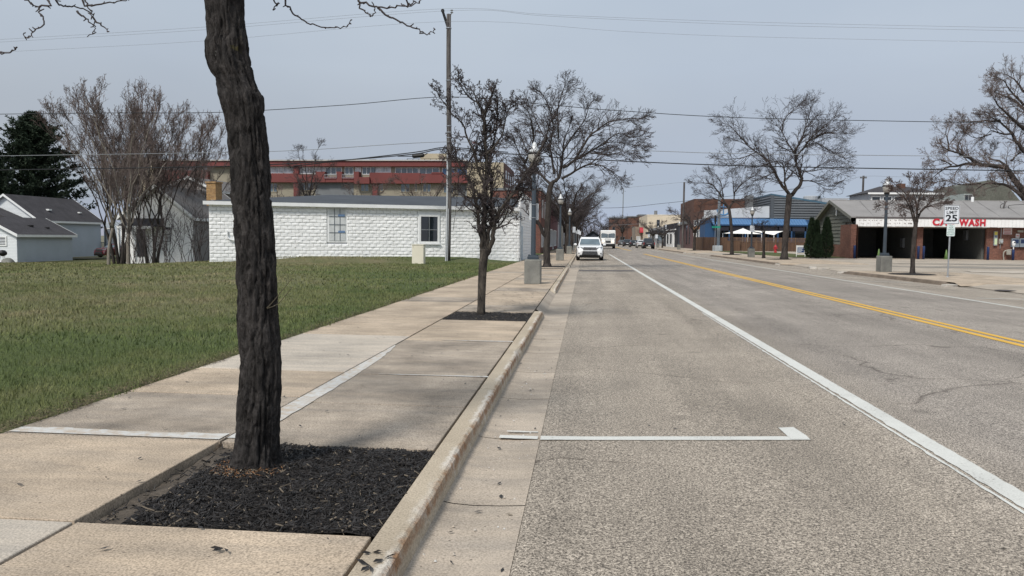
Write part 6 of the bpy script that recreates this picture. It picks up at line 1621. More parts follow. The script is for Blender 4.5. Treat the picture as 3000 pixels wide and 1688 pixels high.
# --- blue roofed restaurant, grey ribbed hall behind it
M_BLUEW = mat('blue_painted_wall', (.030, .082, .185), .6, .10, .6, .06)
M_RIB = mat('dark_ribbed_steel', (.105, .115, .125), .5, .08, .5, .05, metal=.3)
def restaurant():
    FY = 121.0
    t = thing('restaurant', 'blue walled restaurant with blue metal awning roof and grey ribbed upper hall', 'building', (29, FY, .1), 0)
    x0 = at(2066, 650, FY).x; x1 = at(2372, 690, FY).x
    mb = MB(); mb.span(x0, x1, FY, FY+5.5, 0, 4.9); mb.build('wall', M_BLUEW, t)
    T = WT((0, FY), (1, 0))
    for (u0, u1, v0, v1, n) in ((2098, 2172, 676, 697, 3), (2180, 2218, 676, 697, 2), (2226, 2300, 676, 697, 3), (2306, 2322, 677, 697, 1), (2328, 2358, 677, 697, 1)):
        a, b = hit(u0, v1, T), hit(u1, v0, T); window(t, T, a[0], b[0], a[1], b[1], M_BLUEW, M_GLASSD, n, 1, .12, .09, mw=.12)
    # awning roof with standing seams
    yb, yf = FY-.02, FY-3.2
    a0, a1 = at(2078, 638, yb), at(2362, 647, yb); f0, f1 = at(2090, 657, yf), at(2367, 660, yf)
    mb = MB(); mb.prism([(a0.x, yb, a0.z), (a1.x-.3, yb, a0.z-.15), (f1.x, yf, f0.z), (f0.x, yf, f0.z)], (0, 0, -.10))
    n = 34
    for k in range(n+1):
        f = k/n; p = Vector((a0.x, yb, a0.z)).lerp(Vector((a1.x-.3, yb, a0.z-.15)), f); q = Vector((f0.x, yf, f0.z)).lerp(Vector((f1.x, yf, f0.z)), f)
        mb.prism([tuple(p), tuple(p+Vector((.06, 0, 0))), tuple(q+Vector((.06, 0, 0))), tuple(q)], (0, 0, .06))
    mb.build('awning_roof', mat('blue_metal_roof', (.068, .175, .355), .4, .10, .25, .03, spec=.6), t)
    mb = MB(); mb.span(f0.x, f1.x, yf-.06, yf-.01, f0.z-.22, f0.z-.02); mb.build('awning_fascia', mat('dark_blue_trim', (.02, .06, .14), .5), t)
    mb = MB(); mb.span(f0.x+.1, f1.x-.1, yf+.1, yf+.3, f0.z-.95, f0.z-.23); mb.build('awning_beam', mat('dark_purple_beam', (.022, .022, .032), .6), t)
    for f in (0, .16, .34, .52, .70, .85, 1): x = f0.x+.3+(f1.x-f0.x-.6)*f; mb = MB(); mb.span(x-.09, x+.09, yf+.1, yf+.28, .1, f0.z-.11); mb.build('awning_post', M_BLUEW, t)
    # white sloping sign parapet
    c = [at(2063, 638, FY-.3), at(2254, 638, FY-.3), at(2254, 604, FY-.3), at(2080, 616, FY-.3), at(2063, 617, FY-.3)]
    mb = MB(); mb.prism([(p.x, FY-.3, p.z) for p in c], (0, .28, 0)); sg = mb.build('sign_parapet', mat('pale_grey_panel', (.52, .54, .56), .5, .06, .5), t)
    k = at(2119, 628, FY-.31); M_AN = mat('blue_emblem', (.10, .24, .42), .5)
    mb = MB(); ring = [(k.x+.95*math.cos(a), FY-.33, k.z+.75+.85*math.sin(a)) for a in np.linspace(math.pi, 2*math.pi, 12)]
    mb.tube(ring, .10, 6); mb.tube([(k.x, FY-.33, k.z-.1), (k.x, FY-.33, k.z+1.5)], .09, 6); mb.tube([(k.x-.5, FY-.33, k.z+1.1), (k.x+.5, FY-.33, k.z+1.1)], .08, 6)
    mb.span(k.x-1.0, k.x+1.0, FY-.34, FY-.31, k.z-.42, k.z-.32); mb.span(k.x-1.0, k.x+1.0, FY-.34, FY-.31, k.z-.72, k.z-.64); mb.span(k.x-1.0, k.x-.9, FY-.34, FY-.31, k.z-.64, k.z-.42); mb.span(k.x+.9, k.x+1.0, FY-.34, FY-.31, k.z-.64, k.z-.42)
    mb.build('emblem', M_AN, sg)
    # ribbed hall
    HYY = 127.0; cx = at(2260, 600, HYY).x; ex = at(2445, 640, HYY).x
    ztop = at(2260, 572, HYY).z; zr_ = at(2435, 603, HYY).z
    mb = MB(); mb.prism([(cx, HYY, 0), (ex+3, HYY, 0), (ex+3, HYY, zr_-.5), (cx, HYY, ztop)], (0, 22, 0))
    mb.T = WT((cx, HYY), (1, 0)); W = ex+3-cx
    lap(mb, lambda z: (0, W if z < zr_-.6 else max(.0, W*(ztop-z)/(ztop-zr_+.5))), 4.5, ztop-.1, .40, .17)
    mb.T = WT((cx, HYY+22), (0, -1)); lap(mb, lambda z: (0, 22), 4.5, ztop-.1, .40, .17)
    hl = mb.build('ribbed_hall', M_RIB, t)
    mb = MB(); mb.prism([(cx-.1, HYY-.12, ztop), (ex+3, HYY-.12, zr_-.5), (ex+3, HYY-.12, zr_-.15), (cx-.1, HYY-.12, ztop+.25)], (0, .1, 0)); mb.span(cx-.12, cx-.02, HYY-.1, HYY+22, ztop, ztop+.25); mb.build('roof_trim', mat('blue_grey_trim', (.06, .12, .17), .5), hl)
    mb = MB(); mb.span(cx-.16, cx+.35, HYY-.18, HYY-.121, 4.5, ztop); mb.build('corner_trim', M_RIB, hl)
    # rooftop plant
    M_FAN = mat('dull_fan_metal', (.38, .40, .42), .5, .1, 3)
    a = at(2371, 580, 132); mb = MB(); mb.lathe([(.5, -.9), (.5, -.2), (1.0, .0), (1.15, .25), (1.15, .8), (1.0, .9)], 16, (a.x+.2, 132, a.z-.6)); mb.build('exhaust_fan', M_FAN, hl)
    a = at(2388, 590, 132); mb = MB(); mb.lathe([(.5, -.6), (.7, .0), (.5, .35)], 12, (a.x, 132, a.z-.2)); mb.build('roof_cowl', M_FAN, hl)
    x0_, x1_, z0_, z1_ = R(2408, 581, 2450, 600, 132); mb = MB(); mb.span(x0_, x1_, 132, 135, z0_-1.5, z1_); mb.prism([(x1_, 132, z1_-.9), (x1_+2.4, 132, z1_), (x1_, 132, z1_)], (0, 3, 0)); mb.build('air_handler', M_FAN, hl)
    x0_, x1_, z0_, z1_ = R(2186, 572, 2208, 592, 140); mb = MB(); mb.span(x0_, x1_, 140, 142, z0_-2, z1_); mb.build('roof_unit', M_GREYW, hl)
restaurant()
# shade sails
def sail(pts, label, seed):
    c = [at(u, v, y) for u, v, y in pts]; m = sum(c, Vector())/len(c); m.z -= .25
    t = thing('shade_sail', label, 'shade sail', (m.x, m.y, .2), 0, 'white shade sails over the patio'); mb = MB(); N = 7; vs = []
    A, B, C = c
    for i in range(N+1):
        for j in range(N+1-i):
            a, b = i/N, j/N; k = 1-a-b; p = A*a+B*b+C*k; sag = 27*a*b*k; edge = 1-min(1, 6*min(a, b, k)+.0)
            p = p.lerp(m, .16*edge*(1-max(a, b, k))*2); p.z -= .12*sag*.3; vs.append(tuple(p))
    idx = {}; q = 0
    for i in range(N+1):
        for j in range(N+1-i): idx[i, j] = q; q += 1
    fs = []
    for i in range(N):
        for j in range(N-i):
            fs.append((idx[i, j], idx[i+1, j], idx[i, j+1]))
            if (i+1, j+1) in idx: fs.append((idx[i+1, j], idx[i+1, j+1], idx[i, j+1]))
    mb.add(vs, fs); mb.build('cloth', mat('white_sail_cloth', (.80, .79, .75), .7, .05), t, smooth=True)
    for p in c: mb = MB(); mb.tube([(p.x, p.y+.1, .2), (p.x, p.y+.1, p.z+.05)], .05, 6); mb.build('post', M_WPAINT, t)
sail([(2177, 669, 116), (2118, 684, 114.5), (2232, 686, 114)], 'white shade sail with one high peak, over the fenced patio', 1)
sail([(2192, 675, 118), (2296, 677, 114.5), (2268, 689, 114)], 'flatter white shade sail beside the peaked one, over the fenced patio', 2)
# fence
def fence():
    FY = 113.0; x0, x1 = at(2130, 700, FY).x, at(2359, 700, FY).x; zt = at(2240, 697, FY).z; zl = at(2240, 710, FY).z
    t = thing('wooden_fence', 'brown board fence with lattice top around the patio', 'fence', ((x0+x1)/2, FY, .15), 0)
    M_FEN = mat('brown_fence_board', (.105, .062, .040), .85, .3, .9, .2, 8, stretch=(3, 1, .3)); M_LAT = mat('lattice_brown', (.15, .095, .062), .85, .2)
    mb = MB(); x = x0; r = random.Random(6)
    while x < x1: mb.span(x, x+.138, FY-r.uniform(.0, .012), FY+.02, .1+r.uniform(0, .05), zl+r.uniform(-.01, .01)); x += .15
    xa = at(2060, 700, FY-.4).x; x = xa; zh = at(2080, 697, FY).z+.1
    while x < x0+1.8: mb.span(x, x+.138, FY-.4-r.uniform(.0, .012), FY-.36, .1, zh+r.uniform(-.02, .02)-(.5 if x > x0 else 0)); x += .15
    yy = FY-.3
    while yy < FY+8: mb.span(xa-.02, xa, yy, yy+.138, .1, zh+r.uniform(-.02, .02)); yy += .15
    mb.build('boards', M_FEN, t)
    for k in range(9):
        x = x0+(x1-x0)*k/8; mb = MB(); mb.span(x-.06, x+.06, FY-.09, FY-.014, .1, zt+.05); mb.build('post', M_LAT, t)
    mb = MB()
    for z in (zl+.02, zt-.05): mb.span(x0, x1, FY-.05, FY-.0141, z, z+.07)
    n = int((x1-x0)/.19); h = zt-zl-.09
    for k in range(n):
        a = x0+.19*k
        for s in (1, -1):
            p, q = (a, a+h) if s > 0 else (a+h, a)
            mb.prism([(p, FY-.03-.012*s, zl+.09), (p+.075, FY-.03-.012*s, zl+.09), (q+.075, FY-.03-.012*s, zt-.05), (q, FY-.03-.012*s, zt-.05)], (0, .01, 0))
    mb.build('lattice', M_LAT, t)
fence()
# --- right street row beyond the fence: fronts face the street (-x)
def shopR(name, label, y0, y1, h, wall, x=19.0, depth=14, cor=None, ch=.25):
    t = thing(name, label, 'shop building', (x+depth/2, y0, .1), 0)
    mb = MB(); mb.span(x, x+depth, y0, y1, 0, h); mb.build('wall', wall, t)
    if cor: mb = MB(); mb.span(x-.12, x+depth+.1, y0-.1, y1+.1, h+.002, h+ch); mb.build('cornice', cor, t)
    return t, WT((x, y1), (0, -1)), y1
def yx(u, x): return atx(u, 700, x).y
X = 19.4
ya, yb, yc, yd, ye_ = 127.2, yx(2031, X), yx(1992, X), yx(1943, X), yx(1900, X)
zv = lambda u, v: atx(u, v, X).z
M_BRN = brick('brown_brick', (.15, .075, .055), (.11, .055, .042), (.10, .075, .06), 1.3)
t, T, y1 = shopR('shop_building', 'glazed shop front with rubble stone base and pale pilaster, next to the fence', ya, yb, 6.6, M_BRN, X, 8)
for (u0, u1, v0, v1, n) in ((2033, 2056, 646, 660, 3), (2033, 2056, 675, 709, 3)):
    s0, s1 = y1-yx(u0, X), y1-yx(u1, X); window(t, T, s0, s1, zv(2045, v1), zv(2045, v0), M_WPAINT, M_GLASSM, n, 1, .10, .09, mw=.14)
mb = MB(); mb.T = T; mb.span(0, y1-ya, -.09, -.003, .1, zv(2045, 712)); mb.build('stone_base', mat('rubble_stone', (.20, .155, .10), .85, .5, 2.2, .4, 7, .8, 3, .05), t)
mb = MB(); mb.T = T; mb.span(y1-yx(2058, X), y1-ya, -.12, -.091+.03, .4, zv(2066, 634)); mb.build('pale_pilaster', mat('pale_metal_panel', (.42, .44, .46), .5, .1, 1), t)
mb = MB(); mb.T = T; mb.span(.2, y1-yx(2056, X), -.06, -.004, zv(2045, 672), zv(2045, 663)); mb.build('brick_band', M_ORB, t)
M_PUR = mat('purple_brown_panel', (.125, .075, .075), .7, .12, .5, .1)
t, T, y1 = shopR('brick_block', 'tall brown brick building with purple brown storefront, rising behind the white sign parapet', yb+.05, yc, at(2100, 583, yb).z, M_BRN, X, 9.4)
mb = MB(); mb.T = T; mb.span(0, y1-yb-.05, -.22, -.004, .1, zv(2010, 655)); mb.build('storefront', M_PUR, t)
for (u0, u1) in ((2004, 2007.5), (2013, 2018), (2021, 2026)): window(t, WT((X-.22, y1), (0, -1)), y1-yx(u0, X), y1-yx(u1, X), .9, zv(2010, 662), M_PUR, M_GLASSP if u0 < 2010 else M_GLASSD, 1, 1, .08, .06)
mb = MB(); mb.T = T; mb.span(.0, y1-yx(2018, X), -.6, -.222, zv(2010, 658), zv(2010, 650)); mb.build('canopy', M_GREYW, t)
M_BLK = mat('near_black_stucco', (.022, .024, .030), .7, .15, .5, .1)
t, T, y1 = shopR('shop_building', 'black fronted shop with white double doors', yc+.05, yd, zv(1992, 651), M_BLK, X)
s0, s1 = y1-yx(1955, X), y1-yx(1976, X)
mb = MB(); mb.T = T; mb.span(s0, s1, -.3, -.004, .1, zv(1965, 681)); dd = mb.build('white_entrance', M_WPAINT, t)
for f in (.12, .58): window(dd, WT((X-.3, y1), (0, -1)), s0+(s1-s0)*f, s0+(s1-s0)*(f+.28), .8, zv(1965, 686), M_WPAINT, M_GLASSD, 1, 1, .05, .05)
mb = MB(); mb.T = T; mb.span(s0, y1-yx(1984, X), -.5, -.302, zv(1965, 676), zv(1965, 673)); mb.build('light_bar', M_WPAINT, t)
mb = MB(); mb.T = T; mb.span(y1-yx(1949, X), y1-yx(1952, X), -.12, -.004, zv(1950, 671), zv(1950, 658)); mb.build('wall_emblem', M_SIGNW, t)
M_CRM = mat('cream_stucco', (.60, .52, .40), .8, .06, .2, .05, 3)
cw_ = at(1895, 640, ye_+4); t, T, y1 = shopR('cream_building', 'tall cream walled building behind the black shop', ye_+4, ye_+40, at(1940, 629, ye_+4).z, M_CRM, X-.2, at(1994, 640, ye_+4).x-X+.2)
mb = MB(); a = at(1929, 648, ye_+3.9); mb.span(a.x-.5, a.x+.4, ye_+3.88, ye_+3.99, a.z-2.4, a.z+.4); mb.build('window', M_GLASSD, t)
mb = MB(); a = at(1921, 626, ye_+8); mb.lathe([(.5, -1), (.5, .9)], 8, (a.x, ye_+8, a.z)); mb.build('chimney', M_GREYW, t)
t, T, y1 = shopR('shop_building', 'small white fronted shop with dark canopy and a window poster', yd+.05, ye_, zv(1935, 665), mat('white_shop_wall', (.55, .56, .56), .7, .1), X)
mb = MB(); mb.T = T; mb.span(.4, y1-yd-.4, -1.0, -.004, zv(1935, 684), zv(1935, 676)); mb.build('canopy', mat('dark_canopy', (.02, .028, .035), .7), t)
w = window(t, T, y1-yx(1926, X), y1-yx(1941, X), 1.0, zv(1935, 688), M_GREYW, M_GLASSP, 1, 1, .1, .08)
mb = MB(); mb.T = T; mb.span(y1-yx(1928, X), y1-yx(1940, X), -.09, -.081, 1.6, zv(1935, 689)); mb.build('poster', mat('blue_white_poster', (.32, .44, .52), .5, .5, .9), w)
window(t, T, y1-yx(1911, X), y1-yx(1918, X), .5, zv(1915, 688), M_WPAINT, M_GLASSP, 1, 1, .1, .08); window(t, T, y1-yx(1901.5, X), y1-yx(1906, X), .2, zv(1903, 689), M_WPAINT, M_GLASSD, 1, 1, .2, .08, 'door')
# red awning shop and the brick row closing the street
YB = 300.0
a, b = at(1870, 690, 262), at(1897, 670, 262)
t = thing('shop_building', 'small dark shop with a red rounded awning', 'shop building', (a.x, 262, .1)); mb = MB(); mb.span(a.x-1, b.x+2, 262, 280, 0, b.z+.6); mb.build('wall', mat('dull_tan_shop', (.26, .22, .18), .8, .15), t)
c0, c1 = at(1874, 682, 260), at(1889, 667, 260); mb = MB(); n = 8
prof = [(c0.x, 260-1.2*math.sin(k*math.pi/2/n)*1.2, c1.z-(c1.z-c0.z)*(1-math.cos(k*math.pi/2/n))) for k in range(n+1)]
mb.prism(prof+[(c0.x, 261.9, c0.z), (c0.x, 261.9, c1.z)], (c1.x-c0.x, 0, 0)); mb.build('awning', mat('red_awning', (.40, .035, .05), .6), t)
T = WT((a.x-1, 262), (1, 0)); window(t, T, .5, 1.6, .8, 2.8, M_WPAINT, M_GLASSP, 1, 1, .1); window(t, T, 3.2, 4.6, .8, 2.8, M_WPAINT, M_GLASSD, 1, 1, .1)
for (u0, u1, vt, y, lab, m) in ((1784, 1838, 641, 330, 'reddish brown brick block facing down the street end', brick('far_brown_brick', (.17, .085, .065), (.13, .065, .05), (.11, .085, .07), 2)), (1838.5, 1872, 637, 320, 'higher brown brick block just left of the red awning', brick('far_red_brick', (.21, .10, .075), (.15, .075, .055), (.11, .085, .07), 2)), (1870, 1892, 632, 310, 'dark brown narrow block rising beside the cream wall', M_BRN)):
    x0, x1, z0, z1 = R(u0, vt, u1, 715, y); t = thing('brick_block', lab, 'building', (x0, y, 0)); mb = MB(); mb.span(x0, x1, y, y+12, -1, z1); mb.build('wall', m, t)
    mb = MB(); mb.span(x0-.2, x1+.2, y-.25, y+12.2, z1+.003, z1+.5); mb.build('parapet', M_GREYW, t); T = WT((x0, y), (1, 0)); W = x1-x0; n = max(1, int(W/2.6))
    for k in range(n):
        s = W*(k+.5)/n
        for z in (5.2,): window(t, T, s-.5, s+.5, z, z+1.9, M_GREYW, M_GLASSD, 1, 2, .1, .12)
        window(t, T, s-.9, s+.9, .6, 2.9, M_GREYW, M_GLASSD, 1, 1, .1, .12)
# houses behind the car wash
def hip_house(u0, u1, veave, vridge, y, label, wallm, roofm, nw):
    x0, x1, _, ze = R(u0, veave, u1, 700, y); zr = at((u0+u1)/2, vridge, y+4).z
    t = thing('house', label, 'house', ((x0+x1)/2, y, 0)); mb = MB(); mb.span(x0, x1, y, y+9, 0, ze); mb.build('wall', wallm, t)
    o = .5; w = x1-x0; mb = MB(); mb.add([(x0-o, y-o, ze), (x1+o, y-o, ze), (x1+o, y+9+o, ze), (x0-o, y+9+o, ze), (x0+w*.3, y+4.5, zr), (x1-w*.3, y+4.5, zr)], [(0, 1, 5, 4), (1, 2, 5), (2, 3, 4, 5), (3, 0, 4), (3, 2, 1, 0)]); mb.build('roof', roofm, t)
    mb = MB(); mb.span(x0-o-.02, x1+o+.02, y-o-.03, y-o-.002, ze-.22, ze+.03); mb.build('fascia', M_WPAINT, t)
    T = WT((x0, y), (1, 0))
    for k in range(nw): s = w*(k+.5)/nw; window(t, T, s-.55, s+.55, ze-2.2, ze-.6, M_WPAINT, M_GLASSD, 1, 2, .1)
    return t
hh = hip_house(2545, 2752, 566, 546, 118, 'pale two storey house with dark hipped roof behind the car wash', mat('pale_grey_house', (.42, .43, .45), .7, .08), M_SHINGLE, 6)
a = at(2644, 538, 121); mb = MB(); mb.span(a.x-.45, a.x+.45, 121, 122, 7.5, a.z); mb.build('chimney', M_BRN, hh)
t = thing('brick_block', 'small red brick stub with a duct, left of the pale two storey house', 'building', (at(2545, 590, 126).x, 126, 0)); x0, x1, z0, z1 = R(2525, 578, 2556, 700, 126); mb = MB(); mb.span(x0, x1, 126, 132, 0, z1); x0_, x1_, _, z2 = R(2540, 567, 2556, 600, 126); mb.span(x0_, x1_, 126.5, 130, z1+.002, z2); mb.build('wall', mat('dull_red_wall', (.20, .055, .05), .8, .15), t)
mb = MB(); mb.tube(smooth_path([tuple(at(u, v, 124)) for u, v in ((2557, 590), (2556, 577), (2566, 573), (2574, 578), (2575, 592))], 4), .12, 6); mb.build('duct', M_BLACK, t)
t = thing('house', 'broad grey green gambrel roofed building behind the oak', 'house', (at(2900, 560, 112).x, 112, 0))
c = [at(u, v, 112) for u, v in ((2775, 700), (3060, 700), (3060, 600), (2990, 590), (2955, 548), (2905, 527), (2850, 540), (2832, 590))]
mb = MB(); mb.prism([(p.x, 112, p.z) for p in c[1:]+[at(2832, 700, 112)]], (0, 12, 0)); mb.build('gambrel_wall', mat('grey_green_shingle', (.115, .118, .100), .9, .15, .5, .25, 5), t)
x0, x1, z0, z1 = R(2818, 568, 2850, 700, 109); mb = MB(); mb.span(x0, x1, 109, 118, 0, z1); wg = mb.build('pale_wing', mat('pale_green_siding', (.34, .38, .37), .7, .06), t); T = WT((x0, 109), (1, 0))
for u in (2832, 2842): s = at(u, 580, 109).x-x0; window(wg, T, s-.22, s+.22, at(u, 586, 109).z, at(u, 572, 109).z, M_GREYW, M_GLASSD, 1, 1, .05)
t = thing('evergreen_tree', 'small dark evergreen top behind the rooftop fans', 'tree', (at(2400, 590, 150).x, 150, 0)); r = random.Random(77); mc = MB(); a = at(2400, 575, 150)
for k in range(900):
    f = r.random(); rr = 2.6*(1-f)**.8*r.random()**.5; q = r.uniform(0, 6.28); p = (a.x+rr*math.cos(q), 150+rr*math.sin(q), a.z-7*(1-f)); d = unit((math.cos(q), math.sin(q), .6)); l = r.uniform(.25, .5); o = perp_dir(d, 1.57, r)
    mc.add([(p[0]-o[0]*.1, p[1]-o[1]*.1, p[2]), (p[0]+o[0]*.1, p[1]+o[1]*.1, p[2]), (p[0]+d[0]*l, p[1]+d[1]*l, p[2]+d[2]*l)], [(0, 1, 2)])
mc.build('crown', M_NEEDLE, t, fix=False); mb = MB(); mb.tube([(a.x, 150, 0), (a.x, 150, a.z-.5)], [.3, .05], 6); mb.build('trunk', M_BARK, t)
# wooded skyline far beyond the street end
r = random.Random(88); mb = MB()
for k in range(1500):
    x = r.uniform(-160, 60); y = r.uniform(430, 520); h = r.uniform(6, 13); d = unit((r.gauss(0, .2), r.gauss(0, .2), 1))
    grow(mb, r, (x, y, -1), d, h, .16, 0, dict(seg=[4, 3], wob=[.1, .2], up=[.1, .05], n=[0, 7], ang=[.5, .7], lr=[1, .4], rr=[1, .5], t0=.2, tip=.05))
tag(mb.build('far_woods', M_TWIG, fix=False), 'far bare woods beyond the street end', None, kind='stuff')
# ---------------------------------------------------------------- vehicles
def paint(name, col, rough=.28):
    m = mat(name, col, rough, .03, .8, .0, spec=.6); m.node_tree.nodes['Principled BSDF'].inputs['Coat Weight'].default_value = .5; return m
M_CHROME = mat('chrome_trim', (.36, .37, .39), .22, .05, 3, 0, metal=.9)
M_HEAD = glass('headlight_lens', (.13, .145, .16), .12, .8)
def wheel(t, x, y, R_, w, out):
    mb = MB(); prof = [(R_*.62, -w/2), (R_*.93, -w/2), (R_, -w*.3), (R_, w*.3), (R_*.93, w/2), (R_*.62, w/2)]
    mb.T = Matrix.Translation((x, y, R_)) @ Matrix.Rotation(math.pi/2, 4, 'Y'); mb.lathe(prof, 20); tw = mb.build('wheel', M_RUBBER, t, local=True)
    mb = MB(); mb.T = Matrix.Translation((x, y, R_)) @ Matrix.Rotation(math.pi/2, 4, 'Y'); o = out*(w/2+.004)
    mb.lathe([(R_*.60, o-.02), (R_*.60, o), (.08, o+.012*out), (.05, o+.02*out)], 14)
    mb.build('rim', M_STEEL, tw, local=True)
def car_body(t, secs, m):
    """secs: (y, halfwidth, zbottom, zshoulder, ztop, topscale)"""
    mb = MB(); L = []
    for y, w, zb, zs, zt, k in secs:
        p = [(w*.86, zb), (w*.97, zb+.10), (w, (zb+zs)/2+.05), (w*.985, zs-.06), (w*.93, zs), (w*k, zt)]
        L.append([(x, y, z) for x, z in p]+[(-x, y, z) for x, z in reversed(p)])
    mb.loft(L); return mb.build('body', m, t, local=True, smooth=False)
def suv(name, label, loc, rz, m, rear=False, L=4.8, W=.965, H=1.73, group=None, roofm=None):
    t = thing(name, label, 'car', loc, rz, group)
    b = car_body(t, [(0, W*.80, .34, .62, .70, .80), (.10, W*.92, .26, .80, .93, .82), (.45, W*.985, .24, .98, 1.06, .86), (1.0, W, .24, 1.05, 1.12, .84), (1.35, W, .24, 1.07, 1.15, .84), (L-1.0, W, .24, 1.08, 1.14, .88), (L-.15, W*.97, .26, 1.06, 1.12, .86), (L, W*.88, .34, .98, 1.02, .84)], m)
    zt = H-.04; y1, y2, y3, y4 = 1.30, 2.05, L-.75, L-.28; wb, wt = W*.87, W*.70
    mb = MB(); mb.loft([[(-wb, y1, 1.12), (wb, y1, 1.12), (wb, y4, 1.12), (-wb, y4, 1.12)], [(-wt*1.02, y2-.06, zt-.05), (wt*1.02, y2-.06, zt-.05), (wt*1.02, y3+.05, zt-.05), (-wt*1.02, y3+.05, zt-.05)], [(-wt*.93, y2+.1, zt+.02), (wt*.93, y2+.1, zt+.02), (wt*.93, y3-.1, zt+.02), (-wt*.93, y3-.1, zt+.02)]]); mb.build('cabin', roofm or m, t, local=True)
    def q(z, y_b, y_t): f = (z-1.12)/(zt-.05-1.12); return y_b+(y_t-y_b)*f, wb+(wt*1.02-wb)*f
    ya, wa = q(1.16, y1, y2-.06); yb, w2 = q(zt-.12, y1, y2-.06)
    mb = MB(); mb.prism([(-wa+.07, ya-.022, 1.16), (wa-.07, ya-.022, 1.16), (w2-.06, yb-.022, zt-.12), (-w2+.06, yb-.022, zt-.12)], (0, .012, .006)); mb.build('windscreen', M_GLASSM if not rear else M_GLASSD, t, local=True)
    ya, wa = q(1.18, y4, y3+.05); yb, w2 = q(zt-.12, y4, y3+.05)
    mb = MB(); mb.prism([(-wa+.1, ya+.02, 1.18), (wa-.1, ya+.02, 1.18), (w2-.08, yb+.02, zt-.12), (-w2+.08, yb+.02, zt-.12)], (0, -.012, .006)); mb.build('rear_window', M_GLASSD, t, local=True)
    for s in (-1, 1):
        mb = MB(); ya, wa = q(1.17, y1, y2-.06); yc, _ = q(zt-.14, y1, y2-.06); w2 = q(zt-.14, y1, y2)[1]
        mb.prism([(s*(wa+.006), ya+.2, 1.17), (s*(wa+.006), y4-.25, 1.17), (s*(w2+.006), y3-.02, zt-.14), (s*(w2+.006), yc+.18, zt-.14)], (s*.01, 0, 0)); mb.build('side_window', M_GLASSD, t, local=True)
        mb = MB(); mb.box((s*(W+.10), 1.55, 1.16), (.22, .12, .16), 0, .05); mb.build('mirror', m, t, local=True)
        mb = MB(); mb.tube([(s*wt*.93, y2+.1, zt+.03), (s*wt*.95, y2+.3, zt+.07), (s*wt*.95, y3-.3, zt+.07), (s*wt*.93, y3-.1, zt+.03)], .018, 6); mb.build('roof_rail', M_STEEL, t, local=True)
        for y in (.95, L-1.0): wheel(t, s*(W-.11), y, .37, .24, s)
        mb = MB()                                        # wheel arch
        for y in (.95, L-1.0): 
            mb.loft([[(s*(W+.006), y+.43*math.cos(a), .37+.43*math.sin(a)), (s*(W+.016), y+.46*math.cos(a), .37+.46*math.sin(a)), (s*(W-.03), y+.46*math.cos(a), .37+.46*math.sin(a)), (s*(W-.03), y+.43*math.cos(a), .37+.43*math.sin(a))] for a in np.linspace(0, math.pi, 9)])
        mb.build('wheel_arch', M_BLACK, t, local=True)
        # headlamp, swept back
        mb = MB(); mb.prism([(s*.46, .055, .86), (s*.80, .20, .91), (s*.90, .42, .97), (s*.86, .30, 1.0), (s*.52, .10, .96)], (0, -.035, .0)); mb.build('headlight', M_HEAD, t, local=True)
        mb = MB(); mb.prism([(s*.62, .02, .44), (s*.84, .10, .46), (s*.88, .16, .66), (s*.80, .09, .70)], (0, -.035, 0)); fg = mb.build('fog_light_recess', M_BLACK, t, local=True)
        mb = MB(); mb.tube([(s*.78, .0, .54), (s*.78, .05, .54)], .05, 10); mb.build('fog_light', M_HEAD, fg, local=True)
        mb = MB(); mb.prism([(s*.60, L-.03, .80), (s*.88, L-.10, .84), (s*.90, L-.12, 1.04), (s*.66, L-.05, 1.0)], (0, .05, 0)); mb.build('tail_light', mat('tail_light_red', (.25, .01, .012), .3), t, local=True)
    mb = MB(); mb.prism([(-.50, -.005, .80), (.50, -.005, .80), (.46, .07, .98), (-.46, .07, .98)], (0, -.03, 0)); g = mb.build('upper_grille', M_BLACK, t, local=True)
    mb = MB()
    for z, w in ((.83, .50), (.90, .48), (.965, .46)): mb.box((0, -.03+(z-.8)*.42, z), (2*w, .03, .020))
    mb.lathe([(.075, -.02), (.075, .02)], 14, (0, -.03, .90)); mb.build('grille_bar', M_CHROME, g, local=True)
    mb = MB(); mb.prism([(-.58, -.02, .44), (.58, -.02, .44), (.50, -.005, .70), (-.50, -.005, .70)], (0, -.03, 0)); g = mb.build('lower_grille', M_BLACK, t, local=True)
    mb = MB()
    for z, w in ((.50, .56), (.57, .545), (.64, .53), (.695, .52)): mb.box((0, -.045, z), (2*w, .025, .018))
    mb.build('grille_bar', M_CHROME, g, local=True)
    mb = MB(); mb.prism([(-.80, .06, .22), (.80, .06, .22), (.72, -.015, .42), (-.72, -.015, .42)], (0, -.03, 0)); mb.build('bumper', M_BLACK, t, local=True)
    mb = MB(); mb.span(-.75, .75, L-.02, L+.05, .34, .60); mb.build('rear_bumper', M_BLACK, t, local=True)
    if rear: mb = MB(); mb.span(-.26, .26, L+.02, L+.055, .66, .80); mb.build('plate', M_SIGNW, t, local=True)
    return t
suv('parked_car', 'white sport utility car parked facing us at the left kerb', (.36, 55.4, .0), 0, paint('pearl_white_paint', (.78, .79, .80)))
